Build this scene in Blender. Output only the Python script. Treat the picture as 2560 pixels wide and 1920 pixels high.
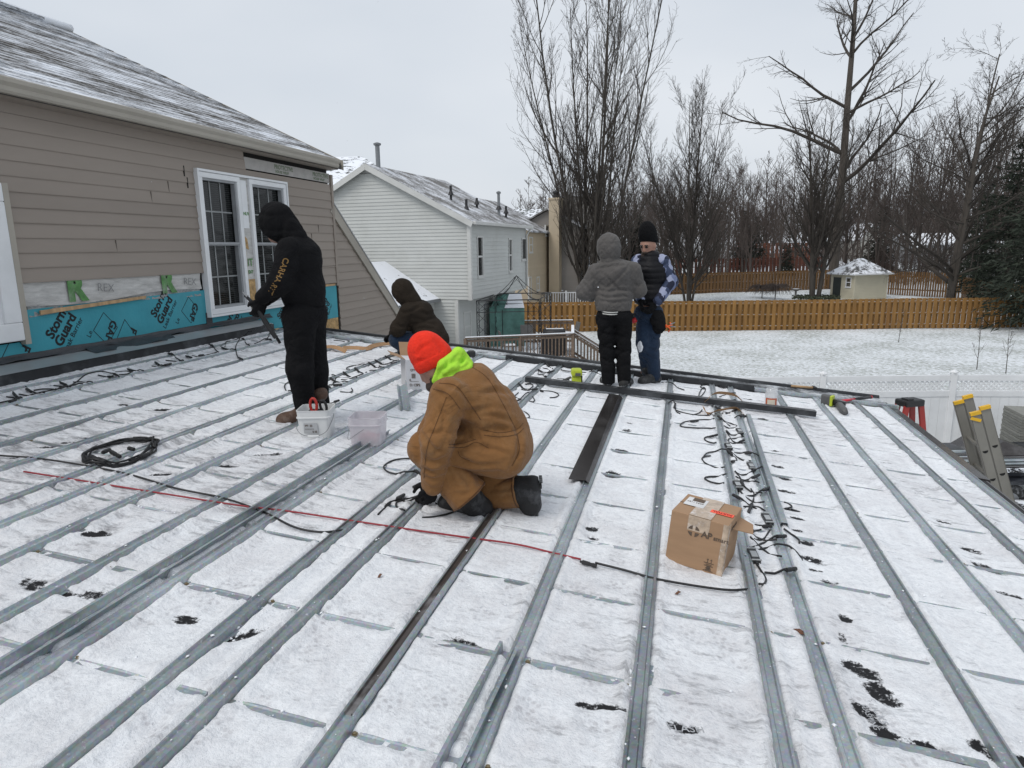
import bpy, bmesh, math, random
import numpy as np
from mathutils import Vector, Matrix

for o in list(bpy.data.objects):
    bpy.data.objects.remove(o)
scene = bpy.context.scene
COL = scene.collection
random.seed(7)

# ---------------------------------------------------------------- camera
# world: X = down the roof slope (away from the house wall), Y = along the roof rails, Z up, ground near z = 0
CZ = 5.0
IW, IH, FPX = 2560.0, 1920.0, 1690.0
_pitch, _roll, _az = math.radians(11.4), math.radians(0.7), math.radians(14.15)
FH = np.array([-math.sin(_az), math.cos(_az), 0.0])
_rt = np.array([math.cos(_az), math.sin(_az), 0.0])
FW = FH*math.cos(_pitch) - np.array([0, 0, 1.0])*math.sin(_pitch)
_up = np.cross(_rt, FW)
R2 = _rt*math.cos(_roll) - _up*math.sin(_roll)
U2 = _up*math.cos(_roll) + _rt*math.sin(_roll)
EYE = np.array([0, 0, CZ])
cam_data = bpy.data.cameras.new('camera')
cam = bpy.data.objects.new('camera', cam_data)
COL.objects.link(cam)
cam_data.sensor_fit = 'HORIZONTAL'
cam_data.sensor_width = 36.0
cam_data.lens = 36.0*FPX/IW
cam_data.clip_start = 0.05
cam_data.clip_end = 3000.0
cam.matrix_world = Matrix(((R2[0], U2[0], -FW[0], 0), (R2[1], U2[1], -FW[1], 0), (R2[2], U2[2], -FW[2], CZ), (0, 0, 0, 1)))
scene.camera = cam

# ---------------------------------------------------------------- sky, sun, exposure
world = bpy.data.worlds.new('World')
scene.world = world
world.use_nodes = True
wn, wl = world.node_tree.nodes, world.node_tree.links
wn.clear()
w_out = wn.new('ShaderNodeOutputWorld')
w_bg = wn.new('ShaderNodeBackground')
w_sky = wn.new('ShaderNodeTexSky')
w_sky.sky_type = 'NISHITA'
w_sky.sun_disc = False
w_sky.sun_elevation = math.radians(54)
w_sky.sun_rotation = math.radians(215)
w_sky.air_density = 1.0
w_sky.dust_density = 4.0
w_tc = wn.new('ShaderNodeTexCoord')
w_map = wn.new('ShaderNodeMapping')
w_map.inputs['Scale'].default_value = (1.0, 1.0, 2.6)
w_noise = wn.new('ShaderNodeTexNoise')
w_noise.inputs['Scale'].default_value = 1.5
w_noise.inputs['Detail'].default_value = 4
w_noise.inputs['Roughness'].default_value = 0.45
w_ramp = wn.new('ShaderNodeValToRGB')
w_ramp.color_ramp.elements[0].position = 0.32
w_ramp.color_ramp.elements[0].color = (6.0, 6.6, 7.35, 1)
w_ramp.color_ramp.elements[1].position = 0.72
w_ramp.color_ramp.elements[1].color = (7.9, 8.25, 8.7, 1)
w_mix = wn.new('ShaderNodeMix')
w_mix.data_type = 'RGBA'
w_mix.inputs[0].default_value = 0.88          # overcast: cloud covers most of the blue sky
wl.new(w_tc.outputs['Generated'], w_map.inputs['Vector'])
wl.new(w_map.outputs['Vector'], w_noise.inputs['Vector'])
wl.new(w_noise.outputs['Fac'], w_ramp.inputs['Fac'])
wl.new(w_sky.outputs['Color'], w_mix.inputs[6])
wl.new(w_ramp.outputs['Color'], w_mix.inputs[7])
wl.new(w_mix.outputs[2], w_bg.inputs['Color'])
w_bg.inputs['Strength'].default_value = 0.1
wl.new(w_bg.outputs['Background'], w_out.inputs['Surface'])

sun_data = bpy.data.lights.new('sun', 'SUN')
sun_data.energy = 1.4
sun_data.angle = math.radians(25)
sun_data.color = (1.0, 0.97, 0.93)
sun = bpy.data.objects.new('sun', sun_data)
COL.objects.link(sun)
sun.rotation_euler = (math.radians(36), 0, math.radians(-35))
scene.view_settings.view_transform = 'Standard'
scene.view_settings.look = 'None'
scene.view_settings.gamma = 1.0
scene.view_settings.exposure = 0.08
scene.view_settings.use_curve_mapping = False

# ---------------------------------------------------------------- measuring: turn a sight line of the photograph into a place in the world
ROOF_H, ROOF_S = 1.62, 0.095
def roof_z(x): return CZ - ROOF_H - ROOF_S*x
def ray(u, v): return FW + R2*((u - IW/2)/FPX) - U2*((v - IH/2)/FPX)
def on_roof(u, v, dz=0.0):
    d = ray(u, v); t = -(ROOF_H - dz)/(d[2] + ROOF_S*d[0]); return EYE + d*t
def at_x(u, v, X): d = ray(u, v); return EYE + d*(X/d[0])
def at_y(u, v, Y): d = ray(u, v); return EYE + d*(Y/d[1])
def at_z(u, v, Z): d = ray(u, v); return EYE + d*((Z - CZ)/d[2])
def at_d(u, v, D): d = ray(u, v); return EYE + d*(D/(d @ FH))

# ---------------------------------------------------------------- objects
INV = {}
def new_obj(name, data=None):
    o = bpy.data.objects.new(name, data); COL.objects.link(o); return o
def tag(o, label=None, cat=None, group=None, kind=None):
    if label: o['label'] = label
    if cat: o['category'] = cat
    if group: o['group'] = group
    if kind: o['kind'] = kind
    return o
def thing(name, label, cat, loc=(0, 0, 0), rotz=0.0, group=None):
    o = new_obj(name)
    o.empty_display_size = 0.1
    M = Matrix.Translation(Vector([float(c) for c in loc])) @ Matrix.Rotation(rotz, 4, 'Z')
    o.location = M.to_translation(); o.rotation_euler = (0, 0, rotz)
    INV[o.name] = M.inverted()
    return tag(o, label, cat, group)
def adopt(o, parent):
    """parent o; its own transform stays in world coordinates"""
    o.parent = parent
    if parent.name in INV: o.matrix_parent_inverse = INV[parent.name]
    return o

class MB:
    def __init__(s): s.v = []; s.f = []
    def add(s, vs, fs):
        n = len(s.v); s.v.extend([tuple(float(c) for c in p) for p in vs]); s.f.extend([tuple(i + n for i in f) for f in fs]); return s
    def box(s, c, size, ax=None):
        """box centred at c, full sizes, axes ax (3 unit vectors)"""
        c = np.array(c, float)
        ax = np.eye(3) if ax is None else np.array(ax, float)
        h = np.array(size, float)/2
        vs = []
        for k in range(8):
            sgn = np.array([1 if k & 1 else -1, 1 if k & 2 else -1, 1 if k & 4 else -1])
            vs.append(c + (sgn*h) @ ax)
        return s.add(vs, [(0, 2, 3, 1), (4, 5, 7, 6), (0, 1, 5, 4), (2, 6, 7, 3), (0, 4, 6, 2), (1, 3, 7, 5)])
    def b2(s, lo, hi):
        lo = np.array(lo, float); hi = np.array(hi, float); return s.box((lo + hi)/2, np.abs(hi - lo))
    def beam(s, a, b, w, h, up=(0, 0, 1)):
        """rectangular bar from a to b, width w (sideways), height h (along up)"""
        a = np.array(a, float); b = np.array(b, float); d = b - a; L = np.linalg.norm(d)
        if L < 1e-9: return s
        d = d/L; sd = np.cross(d, np.array(up, float))
        if np.linalg.norm(sd) < 1e-6: sd = np.cross(d, np.array((1.0, 0.1, 0)))
        sd /= np.linalg.norm(sd); u = np.cross(sd, d)
        return s.box((a + b)/2, (L, w, h), (d, sd, u))
    def tube(s, pts, r, n=6, cap=True):
        pts = [np.array(p, float) for p in pts]; m = len(pts)
        rs = r if hasattr(r, '__len__') else [r]*m
        vs = []; prev = None
        for i in range(m):
            d = pts[min(i + 1, m - 1)] - pts[max(i - 1, 0)]
            L = np.linalg.norm(d); d = d/L if L > 1e-9 else np.array([0, 0, 1.0])
            if prev is None:
                a = np.cross(d, (0, 0, 1.0))
                if np.linalg.norm(a) < 1e-3: a = np.cross(d, (1.0, 0, 0))
            else:
                a = prev - d*(prev @ d)
                if np.linalg.norm(a) < 1e-6: a = np.cross(d, (0, 0, 1.0))
            a = a/max(np.linalg.norm(a), 1e-9); prev = a; b = np.cross(d, a)
            for k in range(n):
                t = 2*math.pi*k/n; vs.append(pts[i] + (a*math.cos(t) + b*math.sin(t))*rs[i])
        fs = []
        for i in range(m - 1):
            for k in range(n):
                k2 = (k + 1) % n; fs.append((i*n + k, i*n + k2, (i + 1)*n + k2, (i + 1)*n + k))
        if cap: fs += [tuple(range(n - 1, -1, -1)), tuple(range((m - 1)*n, m*n))]
        return s.add(vs, fs)
    def prism(s, poly, d):
        """closed polygon (3-D points) extruded by vector d"""
        n = len(poly); d = np.array(d, float); P = [np.array(p, float) for p in poly]
        fs = [tuple(range(n - 1, -1, -1)), tuple(range(n, 2*n))]
        for i in range(n): fs.append((i, (i + 1) % n, n + (i + 1) % n, n + i))
        return s.add(P + [p + d for p in P], fs)
    def lathe(s, c, prof, n=16, ax=None):
        """prof = [(r, z)...] turned about an axis through c"""
        ax = np.eye(3) if ax is None else np.array(ax, float); c = np.array(c, float); m = len(prof); vs = []
        for r, z in prof:
            for k in range(n):
                t = 2*math.pi*k/n; vs.append(c + np.array([r*math.cos(t), r*math.sin(t), z]) @ ax)
        fs = []
        for i in range(m - 1):
            for k in range(n): k2 = (k + 1) % n; fs.append((i*n + k, i*n + k2, (i + 1)*n + k2, (i + 1)*n + k))
        if prof[0][0] > 1e-6: fs.append(tuple(range(n - 1, -1, -1)))
        if prof[-1][0] > 1e-6: fs.append(tuple(range((m - 1)*n, m*n)))
        return s.add(vs, fs)
    def mesh(s, name):
        me = bpy.data.meshes.new(name); me.from_pydata(s.v, [], s.f); me.update(); return me
    def build(s, name, m, parent=None, smooth=False, bevel=0.0, kind=None, label=None):
        me = s.mesh(name)
        bm = bmesh.new(); bm.from_mesh(me); bmesh.ops.recalc_face_normals(bm, faces=bm.faces)
        if bevel > 0:
            bmesh.ops.bevel(bm, geom=[e for e in bm.edges if e.is_manifold and e.calc_face_angle(0) > 0.5], offset=bevel, segments=2, profile=0.5, affect='EDGES', clamp_overlap=True)
        bm.to_mesh(me); bm.free()
        if smooth: shade_smooth(me)
        me.materials.append(m)
        o = new_obj(name, me)
        if parent: adopt(o, parent)
        if kind: o['kind'] = kind
        if label: o['label'] = label
        return o
def shade_smooth(me, ang=None):
    me.polygons.foreach_set('use_smooth', [True]*len(me.polygons))
    if ang:
        try: me.set_sharp_from_angle(angle=ang)
        except Exception: pass
def piece(name, me, parent, loc, rot=None, scale=None):
    """one more object on shared mesh data"""
    o = new_obj(name, me); adopt(o, parent); o.location = Vector([float(c) for c in loc])
    if rot is not None: o.rotation_euler = rot
    if scale is not None: o.scale = scale
    return o
def np_mesh(name, V, F):
    """fast mesh from numpy arrays, F (m,3) or (m,4)"""
    me = bpy.data.meshes.new(name); k = F.shape[1]
    me.vertices.add(len(V)); me.vertices.foreach_set('co', np.ascontiguousarray(V, dtype=np.float32).ravel())
    me.loops.add(F.size); me.loops.foreach_set('vertex_index', np.ascontiguousarray(F, dtype=np.int32).ravel())
    me.polygons.add(len(F)); me.polygons.foreach_set('loop_start', np.arange(0, F.size, k, dtype=np.int32))
    try: me.polygons.foreach_set('loop_total', np.full(len(F), k, dtype=np.int32))
    except Exception: pass
    me.update(calc_edges=True); me.validate(); return me

def text_mesh(txt, size=1.0, bold=0.0, extrude=0.0005, spacing=1.0):
    cu = bpy.data.curves.new('lettering', 'FONT'); cu.body = txt; cu.size = size; cu.offset = bold; cu.extrude = extrude
    cu.space_character = spacing; cu.resolution_u = 3
    o = bpy.data.objects.new('lettering_tmp', cu)
    me = bpy.data.meshes.new_from_object(o)
    bpy.data.objects.remove(o); bpy.data.curves.remove(cu)
    return me
def lettering(txt, m, parent, origin, ex, ey, size=1.0, bold=0.0, name='lettering', extrude=0.0006, spacing=1.0):
    """flat letters: baseline starts at origin, runs along ex, letters stand along ey"""
    me = text_mesh(txt, size, bold, extrude, spacing); me.materials.clear(); me.materials.append(m)
    ex = np.array(ex, float); ex /= np.linalg.norm(ex); ey = np.array(ey, float); ey /= np.linalg.norm(ey); ez = np.cross(ex, ey)
    M = Matrix(((ex[0], ey[0], ez[0], origin[0]), (ex[1], ey[1], ez[1], origin[1]), (ex[2], ey[2], ez[2], origin[2]), (0, 0, 0, 1)))
    me.transform(M)
    o = new_obj(name, me); adopt(o, parent); return o

# ---------------------------------------------------------------- materials
def nodes_of(name):
    m = bpy.data.materials.new(name); m.use_nodes = True; nt = m.node_tree
    return m, nt, nt.nodes['Principled BSDF']
def N(nt, t, **kw):
    n = nt.nodes.new(t)
    for k, v in kw.items():
        if k in n.inputs: n.inputs[k].default_value = min(v, 5.0) if k == 'Detail' else v
        else: setattr(n, k, v)
    return n
def rgb(c): return (c[0], c[1], c[2], 1.0)
def ramp(nt, fac, stops):
    r = nt.nodes.new('ShaderNodeValToRGB'); e = r.color_ramp.elements
    while len(e) < len(stops): e.new(0.5)
    for i, (p, c) in enumerate(stops): e[i].position = p; e[i].color = rgb(c) if hasattr(c, '__len__') else (c, c, c, 1)
    nt.links.new(fac, r.inputs['Fac']); return r
def mixc(nt, fac, a, b, mode='MIX'):
    m = nt.nodes.new('ShaderNodeMix'); m.data_type = 'RGBA'; m.blend_type = mode
    for sock, val in ((m.inputs[0], fac), (m.inputs[6], a), (m.inputs[7], b)):
        if hasattr(val, 'is_linked') or isinstance(val, bpy.types.NodeSocket): nt.links.new(val, sock)
        elif hasattr(val, '__len__'): sock.default_value = rgb(val)
        else: sock.default_value = val
    return m.outputs[2]
def coords(nt, kind='World', scale=(1, 1, 1), rot=(0, 0, 0)):
    mp = nt.nodes.new('ShaderNodeMapping')
    mp.inputs['Scale'].default_value = scale; mp.inputs['Rotation'].default_value = rot
    if kind == 'World': src = nt.nodes.new('ShaderNodeNewGeometry').outputs['Position']
    else: src = nt.nodes.new('ShaderNodeTexCoord').outputs[kind]
    nt.links.new(src, mp.inputs['Vector']); return mp.outputs['Vector']
def bump(nt, bsdf, h, strength=0.3, dist=0.01):
    b = nt.nodes.new('ShaderNodeBump'); b.inputs['Strength'].default_value = strength; b.inputs['Distance'].default_value = dist
    nt.links.new(h, b.inputs['Height']); nt.links.new(b.outputs['Normal'], bsdf.inputs['Normal']); return b
MATS = {}
def mat(name, col, rough=0.6, metal=0.0, var=0.12, scale=6.0, bmp=0.0, bscale=None, stretch=(1, 1, 1), dirt=None, dirt_amt=0.35, spec=0.5, rand=0.0, sheen=0.0):
    """plain surface: base colour with two octaves of noise, optional dirt colour in patches, fine relief, tone change per object"""
    if name in MATS: return MATS[name]
    m, nt, b = nodes_of(name); v = coords(nt, 'World', stretch)
    n1 = N(nt, 'ShaderNodeTexNoise', Scale=scale, Detail=5.0, Roughness=0.6); nt.links.new(v, n1.inputs['Vector'])
    lo = [c*(1 - var) for c in col]; hi = [min(1, c*(1 + var)) for c in col]
    out = ramp(nt, n1.outputs['Fac'], [(0.3, lo), (0.7, hi)]).outputs['Color']
    if dirt:
        n2 = N(nt, 'ShaderNodeTexNoise', Scale=scale*0.45, Detail=8.0, Roughness=0.7); nt.links.new(v, n2.inputs['Vector'])
        f = ramp(nt, n2.outputs['Fac'], [(0.5, 0.0), (0.72, dirt_amt)]).outputs['Color']; out = mixc(nt, f, out, dirt)
    if rand:
        oi = nt.nodes.new('ShaderNodeObjectInfo'); r = ramp(nt, oi.outputs['Random'], [(0.0, 1 - rand), (1.0, 1 + rand)]); out = mixc(nt, 1.0, out, r.outputs['Color'], 'MULTIPLY')
    nt.links.new(out, b.inputs['Base Color'])
    b.inputs['Roughness'].default_value = rough; b.inputs['Metallic'].default_value = metal
    b.inputs['Specular IOR Level'].default_value = spec
    if sheen: b.inputs['Sheen Weight'].default_value = sheen; b.inputs['Sheen Roughness'].default_value = 0.6
    if bmp:
        n3 = N(nt, 'ShaderNodeTexNoise', Scale=bscale or scale*6, Detail=6.0, Roughness=0.65); nt.links.new(v, n3.inputs['Vector']); bump(nt, b, n3.outputs['Fac'], bmp, 0.01)
    MATS[name] = m; return m
def glass_mat(name, col=(0.02, 0.025, 0.025), rough=0.04):
    if name in MATS: return MATS[name]
    m, nt, b = nodes_of(name); v = coords(nt, 'World')
    n = N(nt, 'ShaderNodeTexNoise', Scale=1.5, Detail=3.0); nt.links.new(v, n.inputs['Vector'])
    nt.links.new(ramp(nt, n.outputs['Fac'], [(0.3, [c*0.5 for c in col]), (0.75, [c*1.3 for c in col])]).outputs['Color'], b.inputs['Base Color'])
    b.inputs['Roughness'].default_value = rough; b.inputs['Specular IOR Level'].default_value = 0.5; MATS[name] = m; return m
def snowy(name, base, cover=0.5, scale=3.0, rough=0.8, snow=(0.8, 0.83, 0.88), stretch=(1, 1, 1), fine=30.0, soft=0.06, bvar=0.25):
    """a rough surface with patches of thin snow lying on it"""
    if name in MATS: return MATS[name]
    m, nt, b = nodes_of(name); v = coords(nt, 'World', stretch)
    a = N(nt, 'ShaderNodeTexNoise', Scale=scale, Detail=4.0, Roughness=0.6); nt.links.new(v, a.inputs['Vector'])
    f = N(nt, 'ShaderNodeTexNoise', Scale=fine, Detail=6.0, Roughness=0.7); nt.links.new(v, f.inputs['Vector'])
    mx = N(nt, 'ShaderNodeMath', operation='ADD'); nt.links.new(a.outputs['Fac'], mx.inputs[0])
    ms = N(nt, 'ShaderNodeMath', operation='MULTIPLY'); nt.links.new(f.outputs['Fac'], ms.inputs[0]); ms.inputs[1].default_value = 0.7
    nt.links.new(ms.outputs[0], mx.inputs[1])
    th = 0.85 + (0.5 - cover)*0.55
    msk = ramp(nt, mx.outputs[0], [(max(0, th - soft), 0.0), (min(1, th + soft), 1.0)]).outputs['Color']
    bc = ramp(nt, f.outputs['Fac'], [(0.3, [c*(1 - bvar) for c in base]), (0.7, [c*(1 + bvar) for c in base])]).outputs['Color']
    nt.links.new(mixc(nt, msk, bc, snow), b.inputs['Base Color'])
    b.inputs['Roughness'].default_value = rough; b.inputs['Specular IOR Level'].default_value = 0.3
    bump(nt, b, mx.outputs[0], 0.5, 0.01); MATS[name] = m; return m
M_galv = None
def galvanised():
    if 'galvanised' in MATS: return MATS['galvanised']
    m, nt, b = nodes_of('galvanised steel'); v = coords(nt, 'World', (1, 1, 1))
    vo = N(nt, 'ShaderNodeTexVoronoi', Scale=90.0); nt.links.new(v, vo.inputs['Vector'])
    n = N(nt, 'ShaderNodeTexNoise', Scale=2.2, Detail=6.0, Roughness=0.65); nt.links.new(v, n.inputs['Vector'])
    c1 = ramp(nt, n.outputs['Fac'], [(0.3, (0.25, 0.285, 0.30)), (0.7, (0.47, 0.51, 0.53))]).outputs['Color']
    c2 = mixc(nt, 0.22, c1, vo.outputs['Color'], 'SOFT_LIGHT')
    fr = N(nt, 'ShaderNodeTexNoise', Scale=38.0, Detail=5.0, Roughness=0.7); nt.links.new(v, fr.inputs['Vector'])
    fm = ramp(nt, fr.outputs['Fac'], [(0.6, 0.0), (0.72, 0.75)]).outputs['Color']     # frost and snow dust
    oi = nt.nodes.new('ShaderNodeObjectInfo'); rr = ramp(nt, oi.outputs['Random'], [(0.0, 0.78), (1.0, 1.12)]); c2 = mixc(nt, 1.0, c2, rr.outputs['Color'], 'MULTIPLY')
    nt.links.new(mixc(nt, fm, c2, (0.82, 0.85, 0.88)), b.inputs['Base Color'])
    b.inputs['Metallic'].default_value = 0.65
    nt.links.new(ramp(nt, n.outputs['Fac'], [(0.3, 0.28), (0.7, 0.5)]).outputs['Color'], b.inputs['Roughness'])
    bump(nt, b, fr.outputs['Fac'], 0.12, 0.004); MATS['galvanised'] = m; return m
def clothm(name, col, rough=0.9, var=0.18, weave=260.0, fold=7.0, bmp=0.55, fade=None, fade_amt=0.4):
    """cloth: fine weave and soft creases as relief, a little fading"""
    if name in MATS: return MATS[name]
    m, nt, b = nodes_of(name); v = coords(nt, 'World')
    n1 = N(nt, 'ShaderNodeTexNoise', Scale=4.0, Detail=6.0, Roughness=0.6); nt.links.new(v, n1.inputs['Vector'])
    out = ramp(nt, n1.outputs['Fac'], [(0.3, [c*(1 - var) for c in col]), (0.72, [c*(1 + var) for c in col])]).outputs['Color']
    if fade:
        n4 = N(nt, 'ShaderNodeTexNoise', Scale=9.0, Detail=8.0, Roughness=0.7); nt.links.new(v, n4.inputs['Vector'])
        out = mixc(nt, ramp(nt, n4.outputs['Fac'], [(0.5, 0.0), (0.75, fade_amt)]).outputs['Color'], out, fade)
    nt.links.new(out, b.inputs['Base Color'])
    b.inputs['Roughness'].default_value = rough; b.inputs['Specular IOR Level'].default_value = 0.25 if max(col) > 0.05 else 0.12
    b.inputs['Sheen Weight'].default_value = 0.10 if max(col) > 0.05 else 0.0
    n2 = N(nt, 'ShaderNodeTexNoise', Scale=fold, Detail=3.0, Roughness=0.5, Distortion=1.6); nt.links.new(v, n2.inputs['Vector'])
    n3 = N(nt, 'ShaderNodeTexNoise', Scale=weave, Detail=2.0); nt.links.new(v, n3.inputs['Vector'])
    ad = N(nt, 'ShaderNodeMath', operation='MULTIPLY_ADD'); nt.links.new(n3.outputs['Fac'], ad.inputs[0]); ad.inputs[1].default_value = 0.08; nt.links.new(n2.outputs['Fac'], ad.inputs[2])
    bump(nt, b, ad.outputs[0], bmp, 0.05); MATS[name] = m; return m

# smooth value noise for meshes
_rng = np.random.RandomState(11)
_lat = _rng.rand(64, 64)
def vnoise(x, y):
    xi = np.floor(x).astype(int); yi = np.floor(y).astype(int); fx = x - xi; fy = y - yi
    fx = fx*fx*(3 - 2*fx); fy = fy*fy*(3 - 2*fy)
    g = lambda a, b: _lat[a % 64, b % 64]
    return (g(xi, yi)*(1 - fx) + g(xi + 1, yi)*fx)*(1 - fy) + (g(xi, yi + 1)*(1 - fx) + g(xi + 1, yi + 1)*fx)*fy
def fbm(x, y, o=4):
    t = 0; a = 0.5
    for i in range(o): t = t + a*vnoise(x*(2**i) + 13.7*i, y*(2**i) + 7.3*i); a *= 0.5
    return t
# ================================================================ ground
def ground_z(x, y):
    d = y*0.9697 - x*0.2445
    return np.where(d > 42, np.minimum((d - 42)*0.03, 2.4), 0.0) + 0.12*(fbm(x*0.13 + 3, y*0.13, 3) - 0.45)
def build_ground():
    xs = np.concatenate([np.linspace(-400, -60, 18)[:-1], np.linspace(-60, 70, 131), np.linspace(70, 400, 18)[1:]])
    ys = np.concatenate([np.linspace(-120, 0, 14)[:-1], np.linspace(0, 110, 111), np.linspace(110, 1200, 40)[1:]])
    X, Y = np.meshgrid(xs, ys, indexing='ij'); Z = ground_z(X, Y)
    V = np.stack([X, Y, Z], -1).reshape(-1, 3); nx, ny = X.shape
    i = np.arange(nx*ny).reshape(nx, ny)
    F = np.stack([i[:-1, :-1], i[1:, :-1], i[1:, 1:], i[:-1, 1:]], -1).reshape(-1, 4)
    me = np_mesh('ground', V, F); shade_smooth(me)
    m, nt, b = nodes_of('snow dusted lawn'); v = coords(nt, 'World')
    a = N(nt, 'ShaderNodeTexNoise', Scale=0.35, Detail=5.0, Roughness=0.6); nt.links.new(v, a.inputs['Vector'])
    f = N(nt, 'ShaderNodeTexNoise', Scale=5.5, Detail=9.0, Roughness=0.78); nt.links.new(v, f.inputs['Vector'])
    ad = N(nt, 'ShaderNodeMath', operation='MULTIPLY_ADD'); nt.links.new(a.outputs['Fac'], ad.inputs[0]); ad.inputs[1].default_value = 0.35; nt.links.new(f.outputs['Fac'], ad.inputs[2])
    msk = ramp(nt, ad.outputs[0], [(0.60, 1.0), (0.72, 0.6), (0.86, 0.15)]).outputs['Color']
    gr = N(nt, 'ShaderNodeTexNoise', Scale=14.0, Detail=6.0); nt.links.new(v, gr.inputs['Vector'])
    gc = ramp(nt, gr.outputs['Fac'], [(0.3, (0.05, 0.06, 0.03)), (0.55, (0.13, 0.15, 0.09)), (0.75, (0.16, 0.13, 0.08))]).outputs['Color']
    lv = N(nt, 'ShaderNodeTexVoronoi', Scale=1.6, Randomness=1.0); nt.links.new(v, lv.inputs['Vector'])
    lm = ramp(nt, lv.outputs['Distance'], [(0.05, 0.85), (0.09, 0.0)]).outputs['Color']
    c = mixc(nt, msk, gc, (0.74, 0.77, 0.80)); inv = mixc(nt, lm, c, (0.07, 0.045, 0.03))
    nt.links.new(inv, b.inputs['Base Color']); b.inputs['Roughness'].default_value = 0.9; b.inputs['Specular IOR Level'].default_value = 0.2
    bump(nt, b, f.outputs['Fac'], 0.8, 0.05)
    me.materials.append(m); o = new_obj('ground', me); o['kind'] = 'structure'
    return o
build_ground()

# ================================================================ generic wall covering
def siding(parent, O, e, n, z0, z1, ex, clip, m, holes=(), name='siding_course', lip=0.014, rnd=None):
    """horizontal boards, each its own piece; clip(z) -> (s0, s1) along e; holes = (s0, s1, z0, z1)"""
    O = np.array(O, float); e = np.array(e, float); n = np.array(n, float); z = z0; out = []
    while z < z1 - 0.02:
        zt = min(z + ex, z1); zm = (z + zt)/2
        b0, b1 = clip(z); t0, t1 = clip(zt)
        segs = [(b0, b1, t0, t1)]
        for (h0, h1, hz0, hz1) in holes:
            if hz0 < zm < hz1:
                nx = []
                for (p0, p1, q0, q1) in segs:
                    if h1 <= min(p0, q0) or h0 >= max(p1, q1): nx.append((p0, p1, q0, q1)); continue
                    if h0 > min(p0, q0) + 0.02: nx.append((p0, min(p1, h0), q0, min(q1, h0)))
                    if h1 < max(p1, q1) - 0.02: nx.append((max(p0, h1), p1, max(q0, h1), q1))
                segs = nx
        for (p0, p1, q0, q1) in segs:
            if p1 - p0 < 0.03 and q1 - q0 < 0.03: continue
            q1 = max(q1, q0 + 0.005); w = lip + (random.uniform(-0.002, 0.003) if rnd else 0)
            P = lambda s, zz, d: O + e*s + n*d + np.array([0, 0, zz])
            k = 0.012
            vs = [P(p0, z, 0), P(p1, z, 0), P(q1, zt, 0), P(q0, zt, 0), P(p0, z, w), P(p1, z, w), P(q1, zt, 0.003), P(q0, zt, 0.003), P(p0, z + k, w + 0.001), P(p1, z + k, w + 0.001)]
            mb = MB().add(vs, [(3, 2, 1, 0), (0, 1, 5, 4), (4, 5, 9, 8), (8, 9, 6, 7), (7, 6, 2, 3), (0, 4, 8, 7, 3), (1, 2, 6, 9, 5)])
            out.append(mb.build(name, m, parent))
        z = zt
    return out
E2 = np.array([0, 1.0, 0]); NX = np.array([1.0, 0, 0])

# ================================================================ low roof with rails
M_galv = galvanised()
M_black_metal = mat('charcoal painted metal', (0.028, 0.030, 0.033), 0.42, 0.3, 0.25, 5.0, 0.05, 60, dirt=(0.30, 0.32, 0.34), dirt_amt=0.25)
M_bronze = mat('dark bronze painted metal', (0.050, 0.044, 0.042), 0.25, 0.5, 0.3, 4.0, 0.04, 50, dirt=(0.5, 0.5, 0.5), dirt_amt=0.12)
M_under = mat('black roof underlayment', (0.018, 0.018, 0.020), 0.75, 0.0, 0.3, 9.0, 0.3, 80)
M_ice = snowy('icy black gutter', (0.025, 0.026, 0.028), 0.42, 4.0, 0.35, (0.62, 0.65, 0.68), fine=22.0, soft=0.16)
M_wood = mat('raw pine', (0.46, 0.30, 0.16), 0.75, 0, 0.25, 3.0, 0.2, 40, (1, 6, 1))
M_osb = mat('strand board', (0.42, 0.27, 0.12), 0.85, 0, 0.5, 22.0, 0.4, 30)
M_white_vinyl = mat('white vinyl', (0.74, 0.75, 0.76), 0.4, 0, 0.05, 3.0, 0.03, 60, dirt=(0.45, 0.45, 0.43), dirt_amt=0.2)
M_screw = mat('zinc screw', (0.25, 0.2, 0.12), 0.4, 0.7)
RX0, RX1, RY0, RY1 = -5.60, 2.36, -3.0, 8.86
roof = thing('low_roof', 'low-slope extension roof with snow between galvanised rails', 'roof', (0, 4, 0))
def xz_prism(mb, pts, y0, y1, base=True):
    """profile in X-Z (z above the roof surface) swept along Y"""
    poly = [(x, y0, (roof_z(x) if base else 0) + z) for x, z in pts]
    return mb.prism(poly, (0, y1 - y0, 0))
xz_prism(MB(), [(RX0, -0.20), (RX1, -0.20), (RX1, -0.001), (RX0, -0.001)], RY0, RY1 - 0.3).build('roof_deck', M_osb, roof)
xz_prism(MB(), [(RX0 + 0.02, 0.0005), (RX1 + 0.0, 0.0005), (RX1 + 0.0, 0.003), (RX0 + 0.02, 0.003)], RY0, 8.40).build('underlayment', M_under, roof)
M_wall_plain = mat('extension wall panel', (0.33, 0.30, 0.27), 0.7, 0, 0.08, 3.0)
MB().b2((-5.6, -2.8, -0.1), (2.1, 8.3, 3.0)).build('wall', M_wall_plain, roof)
# eave side: fascia and the wide dark plate
xz_prism(MB(), [(RX1 + 0.002, -0.26), (RX1 + 0.02, -0.26), (RX1 + 0.02, 0.0045), (RX1 + 0.002, 0.0045)], RY0, 8.60).build('fascia', M_bronze, roof)
xz_prism(MB(), [(2.26, 0.012), (2.40, 0.004), (2.405, -0.03), (2.412, -0.03), (2.407, 0.010), (2.262, 0.018)], 5.82, 8.50).build('edge_plate', M_bronze, roof)
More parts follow.
